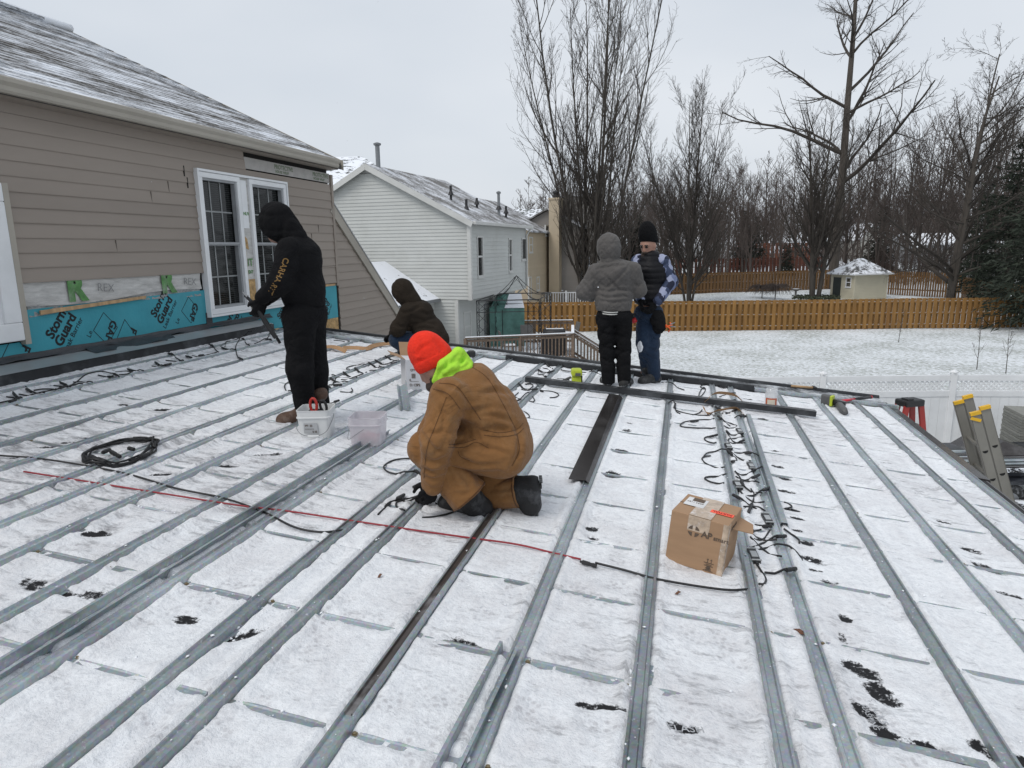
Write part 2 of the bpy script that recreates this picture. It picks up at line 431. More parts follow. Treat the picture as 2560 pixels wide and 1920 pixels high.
# far side: rail, gutter trough and lip
def far_rail(x0, x1, hgt, m, y=8.25):
    mb = MB(); poly = []
    for dx in (x0, x1):
        for yy, zz in ((y, 0.004), (y + 0.055, 0.004), (y + 0.055, hgt), (y, hgt)): poly.append((dx, yy, roof_z(dx) + zz))
    mb.add(poly, [(0, 1, 2, 3), (7, 6, 5, 4), (0, 4, 5, 1), (1, 5, 6, 2), (2, 6, 7, 3), (3, 7, 4, 0)])
    return mb.build('edge_rail', m, roof, bevel=0.004)
far_rail(-5.4, -2.16, 0.050, M_galv); far_rail(-2.155, 0.86, 0.078, M_black_metal, 8.238); far_rail(0.865, 2.42, 0.050, M_galv)
def across(mb, prof, x0, x1):
    n = len(prof); vs = [(x0, y, roof_z(x0) + z) for y, z in prof] + [(x1, y, roof_z(x1) + z) for y, z in prof]
    fs = [tuple(range(n)), tuple(range(2*n - 1, n - 1, -1))] + [(i, (i + 1) % n, n + (i + 1) % n, n + i) for i in range(n)]
    return mb.add(vs, fs)
across(MB(), [(8.30, -0.03), (8.80, -0.03), (8.80, 0.004), (8.30, 0.010)], -5.5, 2.36).build('gutter_trough', M_ice, roof)
across(MB(), [(8.80, -0.14), (8.86, -0.14), (8.86, 0.030), (8.845, 0.038), (8.825, 0.034), (8.805, -0.04)], -5.5, 2.36).build('gutter_lip', M_black_metal, roof, bevel=0.004)

RAILS = [-5.30, -4.98, -4.60, -4.19, -3.82, -3.41, -3.18, -2.87, -2.48, -2.09, -1.68, -1.45, -1.01, -0.57, -0.10, 0.38, 0.59, 1.11, 1.53, 1.96, 2.26]
SEAMS = [0.58 + 0.5665*k for k in range(14)]
PROF = [(-0.056, 0.0035), (-0.034, 0.0035), (-0.029, 0.034), (-0.020, 0.038), (-0.016, 0.028), (0.016, 0.028), (0.020, 0.038), (0.029, 0.034), (0.034, 0.0035), (0.056, 0.0035), (0.056, 0.0055), (0.036, 0.0055), (0.031, 0.037), (0.020, 0.041), (0.0145, 0.031), (-0.0145, 0.031), (-0.020, 0.041), (-0.031, 0.037), (-0.036, 0.0055), (-0.056, 0.0055)]
def channel(mb, x, y0, y1, dz=0.0, sc=1.0, prof=PROF):
    sc *= 0.86; n = len(prof); base = [(x + px*sc, pz*sc + dz) for px, pz in prof]
    vs = [(bx, y0, roof_z(x) + bz) for bx, bz in base] + [(bx, y1, roof_z(x) + bz) for bx, bz in base]
    fs = [(i, (i + 1) % n, n + (i + 1) % n, n + i) for i in range(n)]
    h = n//2
    for o in (0, n):
        for i in range(h - 1): fs.append((o + i, o + i + 1, o + n - 2 - i, o + n - 1 - i))
    return mb.add(vs, fs)
screw_me = MB().lathe((0, 0, 0), [(0.011, 0), (0.011, 0.002), (0.007, 0.0025), (0.007, 0.007), (0.004, 0.008)], 8).mesh('screw'); screw_me.materials.append(M_screw)
rail_objs = []
for i, x in enumerate(RAILS):
    mb = MB(); rs = random.Random(i); y = RY0 + 0.02; cuts = []
    y1 = rs.uniform(0.4, 1.6)
    while y1 < 8.2: cuts.append(y1); y1 += 3.05
    ys = [RY0 + 0.02] + [c for c in cuts] + [8.245]
    for k in range(len(ys) - 1): channel(mb, x, ys[k], ys[k + 1] + (0.06 if k < len(ys) - 2 else 0), 0.0022*(k % 2), 1.0 + 0.03*(k % 2))
    o = mb.build('rail', M_galv, roof); rail_objs.append(o)
    for sy in SEAMS:
        if 1.2 < sy < 5.2 and rs.random() < 0.75:
            for sgn in ((1, -1) if rs.random() < 0.3 else (rs.choice((1, -1)),)):
                piece('screw', screw_me, o, (x + 0.045*sgn, sy + rs.uniform(-.01, .02), roof_z(x) + 0.005))
# bronze cover strip lying on one rail
p0, p1 = on_roof(893, 1790, 0.035), on_roof(1255, 1262, 0.035)
cov = MB(); channel(cov, -1.012, p0[1], p1[1] + 0.35, 0.0035, 1.0, [(x*.72, max(z, .010)) for x, z in PROF]); cov.build('cover_strip', mat('dull brown frosted strip', (0.075, 0.063, 0.057), .4, .4, .3, 6, .05, 50, dirt=(.55, .55, .56), dirt_amt=.5), rail_objs[12], label='dark bronze strip covering one of the rails')
for i, sy in enumerate(SEAMS):
    for k in range(len(RAILS) - 1):
        if RAILS[k + 1] - RAILS[k] < 0.12: continue
        rs = random.Random(i*50 + k); mb = MB(); x0, x1 = RAILS[k] + 0.06, RAILS[k + 1] - 0.06; h = 0.0100 + rs.uniform(-.002, .0015); w = 0.021; sk = rs.uniform(-.004, .004)
        prof = [(sy - w, 0.003), (sy + w, 0.003), (sy + w, h), (sy + w*0.5, h + 0.003), (sy + w*0.2, h), (sy - w, h)]
        across(mb, prof, x0, x1); mb.build('cross_strip', M_galv, roof)

# -------------------------------------------------- snow on the roof: a height field with bare patches scuffed through it
PATCH = [  # photograph positions of scuffed bare spots: u, v, half-length, half-width (m), turn
    (85, 1465, .10, .05, -.3), (160, 1490, .05, .03, 0), (240, 1495, .09, .04, .2), (460, 1553, .07, .04, .1), (590, 1600, .16, .03, .9), (240, 1340, .09, .04, .5), (200, 1330, .05, .03, 0),
    (1160, 1612, .09, .035, -.2), (1480, 1325, .05, .05, 0), (1483, 1350, .04, .03, 0), (1460, 1770, .05, .025, 0), (1530, 1775, .07, .02, 0), (1710, 1824, .075, .035, 0), (2170, 1790, .09, .05, -.9), (2200, 1740, .11, .06, -1.0), (2150, 1680, .09, .06, -.6), (2215, 1845, .07, .05, -.7), (2110, 1550, .04, .05, 0), (2105, 1600, .03, .06, 0), (2345, 1885, .13, .035, -.3), (2480, 1890, .10, .05, -.5), (2530, 1905, .12, .05, -.4),
    (2430, 1380, .08, .04, -.3), (2470, 1425, .11, .05, -.8), (2520, 1490, .10, .03, -.3), (2360, 1310, .06, .03, -.5),
    (2035, 1405, .08, .05, -.4), (2040, 1430, .05, .02, 0), (2075, 1460, .06, .025, 0), (2015, 1360, .06, .05, -.6), (1995, 1330, .05, .03, 0), (1995, 1300, .08, .03, 0), (1980, 1278, .07, .03, 0), (1965, 1232, .08, .04, -.2), (1950, 1195, .10, .05, -.7), (1945, 1170, .06, .04, 0), (1935, 1130, .06, .03, 0), (1910, 1090, .08, .05, -.3), (1905, 1050, .08, .05, 0), (1880, 980, .08, .05, 0), (1870, 1000, .07, .04, 0), (1865, 1012, .05, .03, 0),
    (1568, 1078, .05, .06, 0), (1550, 1130, .08, .08, 0), (1530, 1190, .08, .09, 0), (1575, 1060, .05, .03, 0),
    (200, 1010, .10, .03, -.2), (320, 1018, .14, .04, -.1), (410, 1028, .16, .045, .6), (470, 1020, .10, .04, .4), (345, 1055, .06, .03, 0), (150, 1120, .16, .035, .6), (190, 1110, .12, .03, .5), (220, 1100, .07, .03, 0), (60, 1150, .12, .03, .3), (640, 965, .10, .03, .2), (555, 990, .06, .03, 0), (580, 980, .05, .03, 0),
    (640, 880, .08, .02, 0), (900, 990, .08, .03, 0), (880, 960, .06, .02, 0), (920, 1010, .07, .02, 0), (1000, 1010, .06, .02, 0), (860, 895, .08, .03, 0), (670, 1140, .12, .03, .6), (560, 1170, .10, .03, .5), (420, 1190, .14, .02, .6), (2090, 1085, .05, .02, 0), (2160, 1120, .06, .02, 0), (2210, 1160, .07, .02, 0), (2300, 1240, .05, .02, 0), (2070, 1360, .04, .02, 0), (2150, 1300, .05, .02, 0)]
def build_snow():
    st = 0.020; xs = np.arange(-5.50, 2.25, st); ys = np.arange(0.3, 8.235, st)
    X, Y = np.meshgrid(xs, ys, indexing='ij')
    h = 0.004 + 0.016*fbm(X*2.3, Y*2.3, 4) + 0.014*(fbm(X*13, Y*13, 3) - 0.45) + 0.006*(fbm(X*31 + 5, Y*31, 2) - .3)
    d = np.full_like(X, 9.0)
    for rx in RAILS: d = np.minimum(d, np.abs(X - rx))
    h += 0.018*np.exp(-((d - 0.056)/0.022)**2)*(0.25 + 1.5*fbm(X*5 + 9, Y*3, 3))      # drift beside the rails
    edge = 0.033 + 0.016*np.clip(fbm(X*3 + 20, Y*5, 3)*2.2 - .75, 0, 1); h = np.where(d < edge, np.minimum(h, 0.0035), np.maximum(h, 0.006))
    ds = np.full_like(X, 9.0)
    for sy in SEAMS: ds = np.minimum(ds, np.abs(Y - sy))
    sn_ = fbm(X*3.1 + 2, Y*7, 3); h += 0.005*np.exp(-((ds - 0.045)/0.02)**2); h = np.where((ds < 0.023) & (d > .04), np.minimum(h, 0.002 + 0.016*np.clip(sn_*1.5 - .50, 0, 1)), h)
    bare = np.zeros_like(X)
    for (u, v, a, b, t) in PATCH:
        c = on_roof(u, v); dx, dy = X - c[0], Y - c[1]; ct, sn = math.cos(t), math.sin(t)
        q = ((dx*ct + dy*sn)/(a*.88))**2 + ((-dx*sn + dy*ct)/(b*.88))**2
        bare = np.maximum(bare, np.clip(1.30 - q*0.66, 0, 1)*.92)
    prt = np.zeros_like(X); gp = np.random.RandomState(9)
    for (u, v, n_, sx, sy) in ((760, 1130, 16, .8, .6), (1250, 1340, 14, .7, .5), (1540, 1010, 12, .8, .5), (1700, 1600, 12, 1.0, .5), (2150, 1500, 14, .7, 1.2), (600, 1500, 12, 1.0, .5), (1000, 1700, 10, .8, .4), (300, 1300, 12, .8, .7), (2000, 1150, 12, .6, 1.2), (1400, 1750, 10, .8, .3)):
        c = on_roof(u, v)
        for q in range(n_):
            px_, py_ = c[0] + gp.randn()*sx, c[1] + gp.randn()*sy; t = gp.rand()*6.28; dx, dy = X - px_, Y - py_; ct, sn2 = math.cos(t), math.sin(t); a = dx*ct + dy*sn2; b = -dx*sn2 + dy*ct
            q1 = np.minimum((np.abs(a - .06)/.085)**2.5 + (np.abs(b)/.050)**2.5, (np.abs(a + .095)/.042)**2.5 + (np.abs(b)/.042)**2.5); prt = np.maximum(prt, np.clip(1.35 - q1, 0, 1)*(.55 + .45*gp.rand()))
            rim = np.exp(-((q1 - 1.7)/.5)**2); h = h + .0035*rim*(q1 < 4)
    h = h - .0075*prt*(0.6 + .8*np.abs(np.sin((X + Y)*120))*0); h = np.maximum(h, 0.0008)
    # thin, scuffed band near the far edge and along the eave
    bare = np.maximum(bare, np.clip((Y - 8.12)/0.12, 0, 1)*0.75); bare = np.maximum(bare, np.clip((X - 2.14)/0.1, 0, 1)*0.5)
    h = h*(1 - 0.85*bare) - 0.001*bare
    Zs = CZ - ROOF_H - ROOF_S*X + 0.003 + np.maximum(h, 0.0008)
    V = np.stack([X, Y, Zs], -1).reshape(-1, 3); nx, ny = X.shape; i = np.arange(nx*ny).reshape(nx, ny)
    F = np.stack([i[:-1, :-1], i[1:, :-1], i[1:, 1:], i[:-1, 1:]], -1).reshape(-1, 4)
    me = np_mesh('snow_cover', V, F); shade_smooth(me)
    at = me.attributes.new('bare', 'FLOAT', 'POINT'); at.data.foreach_set('value', bare.ravel().astype(np.float32))
    pt = me.attributes.new('tread', 'FLOAT', 'POINT'); pt.data.foreach_set('value', prt.ravel().astype(np.float32))
    th = me.attributes.new('thin', 'FLOAT', 'POINT'); th.data.foreach_set('value', np.clip(fbm(X*0.55 + 4, Y*0.55, 3)*1.1 + 0.16*(X < -2) - 0.1, 0, 1).ravel().astype(np.float32))
    m, nt, b = nodes_of('trampled snow'); v = coords(nt, 'World')
    ab = N(nt, 'ShaderNodeAttribute', attribute_name='bare'); tt = N(nt, 'ShaderNodeAttribute', attribute_name='thin')
    n1 = N(nt, 'ShaderNodeTexNoise', Scale=13.0, Detail=5.0, Roughness=0.82); nt.links.new(v, n1.inputs['Vector'])
    vs = coords(nt, 'World', (5.0, 16.0, 8.0)); n2 = N(nt, 'ShaderNodeTexNoise', Scale=1.0, Detail=7.0, Roughness=0.75); nt.links.new(vs, n2.inputs['Vector'])
    n3 = N(nt, 'ShaderNodeTexNoise', Scale=3.2, Detail=7.0, Roughness=0.72); nt.links.new(v, n3.inputs['Vector'])
    # black shows where bare + fine noise is high
    s1 = N(nt, 'ShaderNodeMath', operation='MULTIPLY_ADD'); nt.links.new(n1.outputs['Fac'], s1.inputs[0]); s1.inputs[1].default_value = 1.45
    ab7 = N(nt, 'ShaderNodeMath', operation='MULTIPLY'); nt.links.new(ab.outputs['Fac'], ab7.inputs[0]); ab7.inputs[1].default_value = 0.68; nt.links.new(ab7.outputs[0], s1.inputs[2])
    k1 = ramp(nt, s1.outputs[0], [(0.0, 0.0), (1.0, 1.0)])
    mr = N(nt, 'ShaderNodeMapRange'); nt.links.new(s1.outputs[0], mr.inputs[0]); mr.inputs[1].default_value = 1.16; mr.inputs[2].default_value = 1.30; nt.nodes.remove(k1)
    # small scuffs and streaks running across the roof
    s2 = N(nt, 'ShaderNodeMath', operation='MULTIPLY_ADD'); nt.links.new(tt.outputs['Fac'], s2.inputs[0]); s2.inputs[1].default_value = 0.30; nt.links.new(n2.outputs['Fac'], s2.inputs[2])
    mr2 = N(nt, 'ShaderNodeMapRange'); nt.links.new(s2.outputs[0], mr2.inputs[0]); mr2.inputs[1].default_value = 0.70; mr2.inputs[2].default_value = 0.90; mr2.inputs[4].default_value = 0.75
    s3 = N(nt, 'ShaderNodeMath', operation='MULTIPLY_ADD'); nt.links.new(tt.outputs['Fac'], s3.inputs[0]); s3.inputs[1].default_value = 0.35; nt.links.new(n3.outputs['Fac'], s3.inputs[2])
    mr3 = N(nt, 'ShaderNodeMapRange'); nt.links.new(s3.outputs[0], mr3.inputs[0]); mr3.inputs[1].default_value = 0.58; mr3.inputs[2].default_value = 1.0; mr3.inputs[4].default_value = 0.50
    n4 = N(nt, 'ShaderNodeTexNoise', Scale=7.0, Detail=9.0, Roughness=0.75); nt.links.new(coords(nt, 'World', (1, 1.6, 1)), n4.inputs['Vector'])
    mr4 = N(nt, 'ShaderNodeMapRange'); nt.links.new(n4.outputs['Fac'], mr4.inputs[0]); mr4.inputs[1].default_value = 0.66; mr4.inputs[2].default_value = 0.78; mr4.inputs[4].default_value = 0.55
    c = mixc(nt, mr3.outputs[0], (0.88, 0.90, 0.925), (0.47, 0.43, 0.44))
    n6 = N(nt, 'ShaderNodeTexNoise', Scale=34.0, Detail=5.0, Roughness=0.8); nt.links.new(v, n6.inputs['Vector'])
    c = mixc(nt, ramp(nt, n6.outputs['Fac'], [(0.36, 0.40), (0.54, 0.0)]).outputs['Color'], c, (0.52, 0.54, 0.58))
    n7 = N(nt, 'ShaderNodeTexNoise', Scale=19.0, Detail=5.0, Roughness=0.85); nt.links.new(coords(nt, 'World', (1, 1.3, 1)), n7.inputs['Vector'])
    c = mixc(nt, ramp(nt, n7.outputs['Fac'], [(0.67, 0.0), (0.74, 0.8)]).outputs['Color'], c, (0.20, 0.17, 0.17))
    tr_ = N(nt, 'ShaderNodeAttribute', attribute_name='tread'); wv = N(nt, 'ShaderNodeTexVoronoi', Scale=38.0); nt.links.new(v, wv.inputs['Vector']); tm = N(nt, 'ShaderNodeMath', operation='MULTIPLY'); nt.links.new(tr_.outputs['Fac'], tm.inputs[0]); nt.links.new(ramp(nt, wv.outputs['Distance'], [(.2, .62), (.5, .1)]).outputs['Color'], tm.inputs[1])
    c = mixc(nt, tm.outputs[0], c, (0.40, 0.39, 0.41))
    c = mixc(nt, mr4.outputs[0], c, (0.30, 0.20, 0.18))
    c = mixc(nt, mr2.outputs[0], c, (0.13, 0.13, 0.14))
    c = mixc(nt, mr.outputs[0], c, (0.012, 0.012, 0.014))
    nt.links.new(c, b.inputs['Base Color']); b.inputs['Roughness'].default_value = 0.7; b.inputs['Specular IOR Level'].default_value = 0.3
    b.inputs['Subsurface Weight'].default_value = 0.0
    n5 = N(nt, 'ShaderNodeTexNoise', Scale=60.0, Detail=8.0, Roughness=0.7); nt.links.new(v, n5.inputs['Vector'])
    ad = N(nt, 'ShaderNodeMath', operation='MULTIPLY_ADD'); nt.links.new(n3.outputs['Fac'], ad.inputs[0]); ad.inputs[1].default_value = 1.5; nt.links.new(n5.outputs['Fac'], ad.inputs[2])
    bump(nt, b, ad.outputs[0], 0.8, 0.016)
    me.materials.append(m); o = new_obj('snow_cover', me)
    tag(o, 'thin trampled snow lying between the roof rails', 'snow', kind='stuff')
    # clumps and crumbs along the rails
    oct_v = np.array([(1, 0, 0), (-1, 0, 0), (0, 1, 0), (0, -1, 0), (0, 0, 1), (0, 0, -1)], float)
    oct_f = np.array([(0, 2, 4), (2, 1, 4), (1, 3, 4), (3, 0, 4), (2, 0, 5), (1, 2, 5), (3, 1, 5), (0, 3, 5)])
    g = np.random.RandomState(5); VV = []; FF = []; n = 0
    for rx in RAILS:
        cnt = 330
        yy = 1.0 + 7.2*g.rand(cnt)**1.3; side = np.where(g.rand(cnt) < 0.5, -1, 1); off = side*(0.030 + 0.04*g.rand(cnt)**1.5)
        top = g.rand(cnt) < 0.14; off = np.where(top, (g.rand(cnt) - .5)*0.05, off)
        keep = fbm(np.full(cnt, rx*3.0) + side, yy*1.7, 2) > 0.36
        for q in range(cnt):
            if not keep[q]: continue
            s = 0.003 + 0.009*g.rand()**2.5; z = 0.034 if top[q] else 0.008
            if top[q]: s *= 0.6
            sc = s*np.array([1 + g.rand(), 1 + 1.6*g.rand(), 0.7])
            jit = 1 + 0.35*(g.rand(6, 1) - .5)
            VV.append(oct_v*jit*sc + np.array([rx + off[q], yy[q], roof_z(rx + off[q]) + z])); FF.append(oct_f + n); n += 6
    for q in range(2600):                              # loose crumbs over the trampled surface
        x = -5.3 + 7.4*g.rand(); y = 1.0 + 7.0*g.rand(); s = 0.002 + 0.006*g.rand()**3
        VV.append(oct_v*(1 + 0.4*(g.rand(6, 1) - .5))*s*np.array([1.3, 1.3, .8]) + np.array([x, y, roof_z(x) + 0.014])); FF.append(oct_f + n); n += 6
    me2 = np_mesh('snow_crumbs', np.concatenate(VV), np.concatenate(FF)); shade_smooth(me2)
    me2.materials.append(mat('loose snow', (0.84, 0.86, 0.89), 0.7, 0, 0.03, 30))
    tag(new_obj('snow_crumbs', me2), 'loose crumbs of snow along the roof rails', 'snow', kind='stuff')
build_snow()
# print showing through the scuffed spots of the underlayment
M_print = mat('pale grey print', (0.42, 0.43, 0.45), 0.7, 0, 0.3, 40)
for (u, v, t, du, dv, sz) in ((1672, 1828, 'FLASHING', 1.0, .05, 0.045), (2165, 1745, 'STICKS', 0.55, 1.0, 0.045), (2150, 1760, 'FLASHING', 0.55, 1.0, .03)):
    a = on_roof(u, v, 0.010); bpt = on_roof(u + du*60, v + dv*60, 0.010); ex = bpt - a
    ez = np.array([ROOF_S, 0, 1.0]); ez /= np.linalg.norm(ez); ex = ex - ez*(ex @ ez); lettering(t, M_print, roof, a + ez*0.001, ex, np.cross(ez, ex), sz, 0.0, extrude=0.0003)

# ================================================================ tan house
M_tan = mat('tan vinyl siding', (0.285, 0.242, 0.205), 0.62, 0, 0.05, 1.6, 0.05, 90, (1, 0.3, 1), dirt=(0.19, 0.16, 0.135), dirt_amt=0.30, rand=0.05)
M_gut = mat('beige gutter', (0.36, 0.33, 0.28), 0.5, 0.0, 0.06, 2.0, 0.02, 60, dirt=(0.2, 0.18, 0.15), dirt_amt=0.3)
M_dark_gap = mat('dark gap', (0.02, 0.018, 0.016), 0.9)
M_teal = mat('teal leak barrier', (0.045, 0.30, 0.37), 0.72, 0, 0.10, 2.5, 0.5, 6, dirt=(0.10, 0.30, 0.34), dirt_amt=0.3)
M_ink = mat('black ink', (0.008, 0.010, 0.012), 0.7)
M_wrap = mat('house wrap', (0.50, 0.49, 0.47), 0.6, 0, 0.2, 9.0, 0.7, 14, (1, 0.6, 3), dirt=(0.25, 0.24, 0.23), dirt_amt=0.6)
M_green_ink = mat('green ink', (0.09, 0.23, 0.07), 0.7, 0, 0.3, 14, dirt=(.35, .38, .33), dirt_amt=.6)
M_pale_ink = mat('thin grey print', (.2, .2, .2), .7)
M_membrane = mat('wrinkled black membrane', (0.035, 0.037, 0.042), 0.45, 0, 0.3, 6.0, 0.9, 18, (1, 0.5, 2))
M_flash = mat('grey flashing', (0.42, 0.43, 0.44), 0.35, 0.4, 0.12, 3.0, 0.25, 10, (1, .4, 2))
WX = -5.75
house = thing('tan_house', 'tan vinyl-sided house with snow-streaked shingle roof and exposed teal membrane', 'house', (-8, 6, 0))
MB().b2((-15.5, -6, 0), (WX - 0.065, 10.62, 6.35)).build('wall', M_dark_gap, house)
# siding: left of the window down to the torn edge, right of the window lower
WINL, WINR, WINB, WINT = 7.30, 9.20, 4.22, 5.97
def clipL(z): return (-2.0, 10.60)
holes = [(WINL - 0.02, WINR + 0.02, WINB - 0.4, WINT + 0.015), (1.0, 4.80, 3.0, 5.62), (8.30, 10.7, 6.10, 6.3)]
z0 = 4.45
for k in range(14):
    za = 4.74 + 0.13*k
    holes_k = list(holes)
siding(house, (WX + 0.004, 0, 0), E2, NX, 4.74, 6.20, 0.1325, clipL, M_tan, holes, rnd=True)
siding(house, (WX + 0.004, 0, 0), E2, NX, 4.45, 4.739, 0.1325, lambda z: (WINR + 0.02, 10.60), M_tan, (), rnd=True)
MB().b2((WX - 0.01, 10.58, 4.40), (WX + 0.030, 10.645, 6.22)).build('corner_trim', M_tan, house)
# a snapped seam in the siding
for zz, yy in ((5.80, 7.14), (5.93, 7.10)): MB().b2((WX + 0.006, yy, zz - 0.06), (WX + 0.022, yy + 0.008, zz + 0.06)).build('seam', M_dark_gap, house)
jr = random.Random(6); M_lap = mat('dark lap joint', (0.12, 0.10, 0.085), .8)  # lap joints: thin upright bars in a tan darker than the siding
for k in range(5):
    zz = 4.74 + .1325*jr.randint(1, 8); yy = jr.choice((jr.uniform(5.0, 7.0), jr.uniform(9.4, 10.4))); MB().b2((WX + .006, yy, zz + .006), (WX + .0195, yy + .004, zz + .122)).build('lap_joint', M_lap, house)
# frieze, soffit, gutter
MB().b2((WX - 0.01, -2, 6.20), (WX + 0.012, 8.28, 6.30)).build('frieze', M_tan, house)
MB().b2((WX - 0.01, -3, 6.295), (WX + 0.16, 10.60, 6.315)).build('soffit', M_tan, house)
gp = [(0.0, 0.0), (0.085, 0.0), (0.10, 0.02), (0.10, 0.055), (0.125, 0.085), (0.125, 0.118), (0.118, 0.125), (0.112, 0.118), (0.112, 0.09), (0.09, 0.06), (0.09, 0.025), (0.08, 0.01), (0.006, 0.01), (0.006, 0.12), (0.0, 0.12)]
n = len(gp); mbg = MB(); gx, gz = WX + 0.16, 6.31
vs = [(gx + a, -3.0, gz + b) for a, b in gp] + [(gx + a, 10.46, gz + b) for a, b in gp]
mbg.add(vs, [(i, (i + 1) % n, n + (i + 1) % n, n + i) for i in range(n)])
mbg.add([(gx, 10.46, gz), (gx + .085, 10.46, gz), (gx + .125, 10.46, gz + .085), (gx + .125, 10.46, gz + .12), (gx, 10.46, gz + .12)], [(0, 1, 2, 3, 4)])
mbg.build('gutter', M_gut, house)
# roof: deck plus shingles, each tab a piece near the camera
EX, EZ, RGX, RGZ, RKY = WX + 0.20, 6.44, -10.63, 8.83, 10.66
slope = (RGZ - EZ)/(EX - RGX); sl = math.hypot(EX - RGX, RGZ - EZ); ud = np.array([RGX - EX, 0, RGZ - EZ])/sl; nd = np.array([-ud[2]*-1, 0, -ud[0]]); nd = np.array([ud[2], 0, -ud[0]])
MB().prism([(EX, -6, EZ - 0.03), (RGX, -6, RGZ - 0.03), (2*RGX - EX, -6, EZ - 0.03), (2*RGX - EX, -6, EZ - 0.18), (RGX, -6, RGZ - 0.18), (EX, -6, EZ - 0.14)], (0, RKY + 6 - 0.03, 0)).build('roof_deck', mat('asphalt roof', (0.07, 0.065, 0.06), 0.9, 0, .3, 8), house)
MB().add([(WX, 10.61, 6.3), (RGX, 10.61, RGZ - 0.2), (2*RGX - WX, 10.61, 6.3)], [(0, 1, 2)]).build('gable_wall', M_tan, house)
M_shingle = snowy('snow streaked shingles', (0.085, 0.078, 0.07), 0.47, 0.9, 0.9, (0.74, 0.77, 0.82), (3.2, 1.1, 6.0), 12.0, 0.15, 0.35)
def tab_mesh(k):
    r = random.Random(k); w, l = 0.305 - 0.004, 0.20; t = 0.011
    a = 0.0
    P = lambda s, u, h: np.array([0, s, 0]) + ud*u + nd*h
    d0, d1 = r.uniform(-.006, .006), r.uniform(-.006, .006)
    vs = [P(0, d0, t), P(w, d1, t), P(w, l, 0.003), P(0, l, 0.003), P(0, d0, 0), P(w, d1, 0), P(w, l, -0.002), P(0, l, -0.002)]
    mb = MB().add(vs, [(0, 1, 2, 3), (7, 6, 5, 4), (0, 4, 5, 1), (1, 5, 6, 2), (2, 6, 7, 3), (3, 7, 4, 0)])
    me = mb.mesh('shingle'); me.materials.append(M_shingle); return me
tabs = [tab_mesh(k) for k in range(4)]
expo = 0.146; spots = []
for c in range(int(sl/expo)):
    off = (c % 2)*0.15 + (c*0.053) % 0.1
    s = 2.0 + off
    while s + 0.31 < RKY:
        p = np.array([EX, s, EZ]) + ud*(c*expo - 0.02) + nd*0.004; q = p - EYE; zc = q @ FW
        px = IW/2 + FPX*(q @ R2)/max(zc, .1)
        spots.append((np.linalg.norm(q) if (zc > 0 and px > -30) else 1e3 + np.linalg.norm(q), tuple(p))); s += 0.305
spots.sort(key=lambda t: t[0])
for i, (d, p) in enumerate(spots[:300]): piece('shingle', tabs[i % 4], house, p)
V = []; F = []; base = [np.array([v.co[:] for v in t.vertices]) for t in tabs]; fb = np.array([tuple(p.vertices) for p in tabs[0].polygons])
for i, (d, p) in enumerate(spots[300:]): V.append(base[i % 4] + np.array(p)); F.append(fb + 8*i)
me = np_mesh('shingle_field', np.concatenate(V), np.concatenate(F)); me.materials.append(M_shingle); o = new_obj('shingle_field', me); adopt(o, house); o['kind'] = 'stuff'
M_snow = mat('settled snow', (0.80, 0.82, 0.86), 0.75, 0, 0.05, 12, 0.4, 25)
rc = MB(); rsn = random.Random(3); y = 4.0
while y < RKY - 0.9: rc.b2((RGX - 0.16, y, RGZ - 0.02), (RGX + 0.16, y + 0.30, RGZ + 0.025)); y += 0.30
rc.build('ridge_cap', M_shingle, house)
MB().tube([(RGX + 0.06, y, RGZ + 0.02 + 0.006*math.sin(y*5)) for y in np.arange(3.0, 10.7, 0.4)], 0.07, 7).build('ridge_snow', M_snow, house, smooth=True)
MB().prism([(EX + 0.02, RKY, EZ - 0.15), (RGX, RKY, RGZ - 0.2), (RGX, RKY, RGZ + 0.0), (EX + 0.02, RKY, EZ + 0.0)], (0, 0.025, 0)).build('rake_board', M_gut, house)

# double window with muntins, blinds behind the glass
win = MB(); fx = WX + 0.03
def frame(mb, y0, y1, z0, z1, w, x0, x1):
    mb.b2((x0, y0, z1 - w), (x1, y1, z1)); mb.b2((x0, y0, z0), (x1, y1, z0 + w)); mb.b2((x0, y0, z0 + w), (x1, y0 + w, z1 - w)); mb.b2((x0, y1 - w, z0 + w), (x1, y1, z1 - w)); return mb
M_glass = glass_mat('dark window glass', (0.007, 0.009, 0.009))
M_mun = mat('grey muntin', (0.26, 0.27, 0.27), 0.5)
M_sash = mat('grey sash', (0.30, 0.31, 0.32), 0.45)
M_blind = mat('window blind', (0.022, 0.022, 0.022), 0.7)
def sash_window(parent, y0, y1, z0, z1):
    w = frame(MB(), y0, y1, z0, z1, 0.065, WX - 0.04, WX + 0.055).build('window', M_white_vinyl, parent, bevel=0.006)
    zm = (z0 + z1)/2
    frame(MB(), y0 + .065, y1 - .065, zm, z1 - .065, 0.028, WX - 0.03, WX + 0.03).build('sash', M_sash, w)
    frame(MB(), y0 + .065, y1 - .065, z0 + .065, zm + .02, 0.034, WX - 0.045, WX + 0.012).build('sash', M_sash, w)
    MB().b2((WX - 0.052, y0 + .07, z0 + .07), (WX - 0.046, y1 - .07, z1 - .07)).build('pane', M_glass, w)
    mb = MB(); a0, a1 = y0 + .095, y1 - .095
    for k in (1, 2):
        yy = a0 + (a1 - a0)*k/3; mb.b2((WX - 0.046, yy - .009, z0 + .09), (WX - 0.038, yy + .009, z1 - .09))
    for zz in (z0 + (zm - z0)*0.53, zm + (z1 - zm)*0.47): mb.b2((WX - 0.0455, a0, zz - .009), (WX - 0.0385, a1, zz + .009))
    mb.build('muntin', M_mun, w)
    bl = MB(); z = z0 + 0.10
    while z < z1 - 0.1: bl.b2((WX - 0.0458, a0, z), (WX - 0.0445, a1, z + 0.006)); z += 0.025
    bl.build('blind', M_blind, w)
    return w
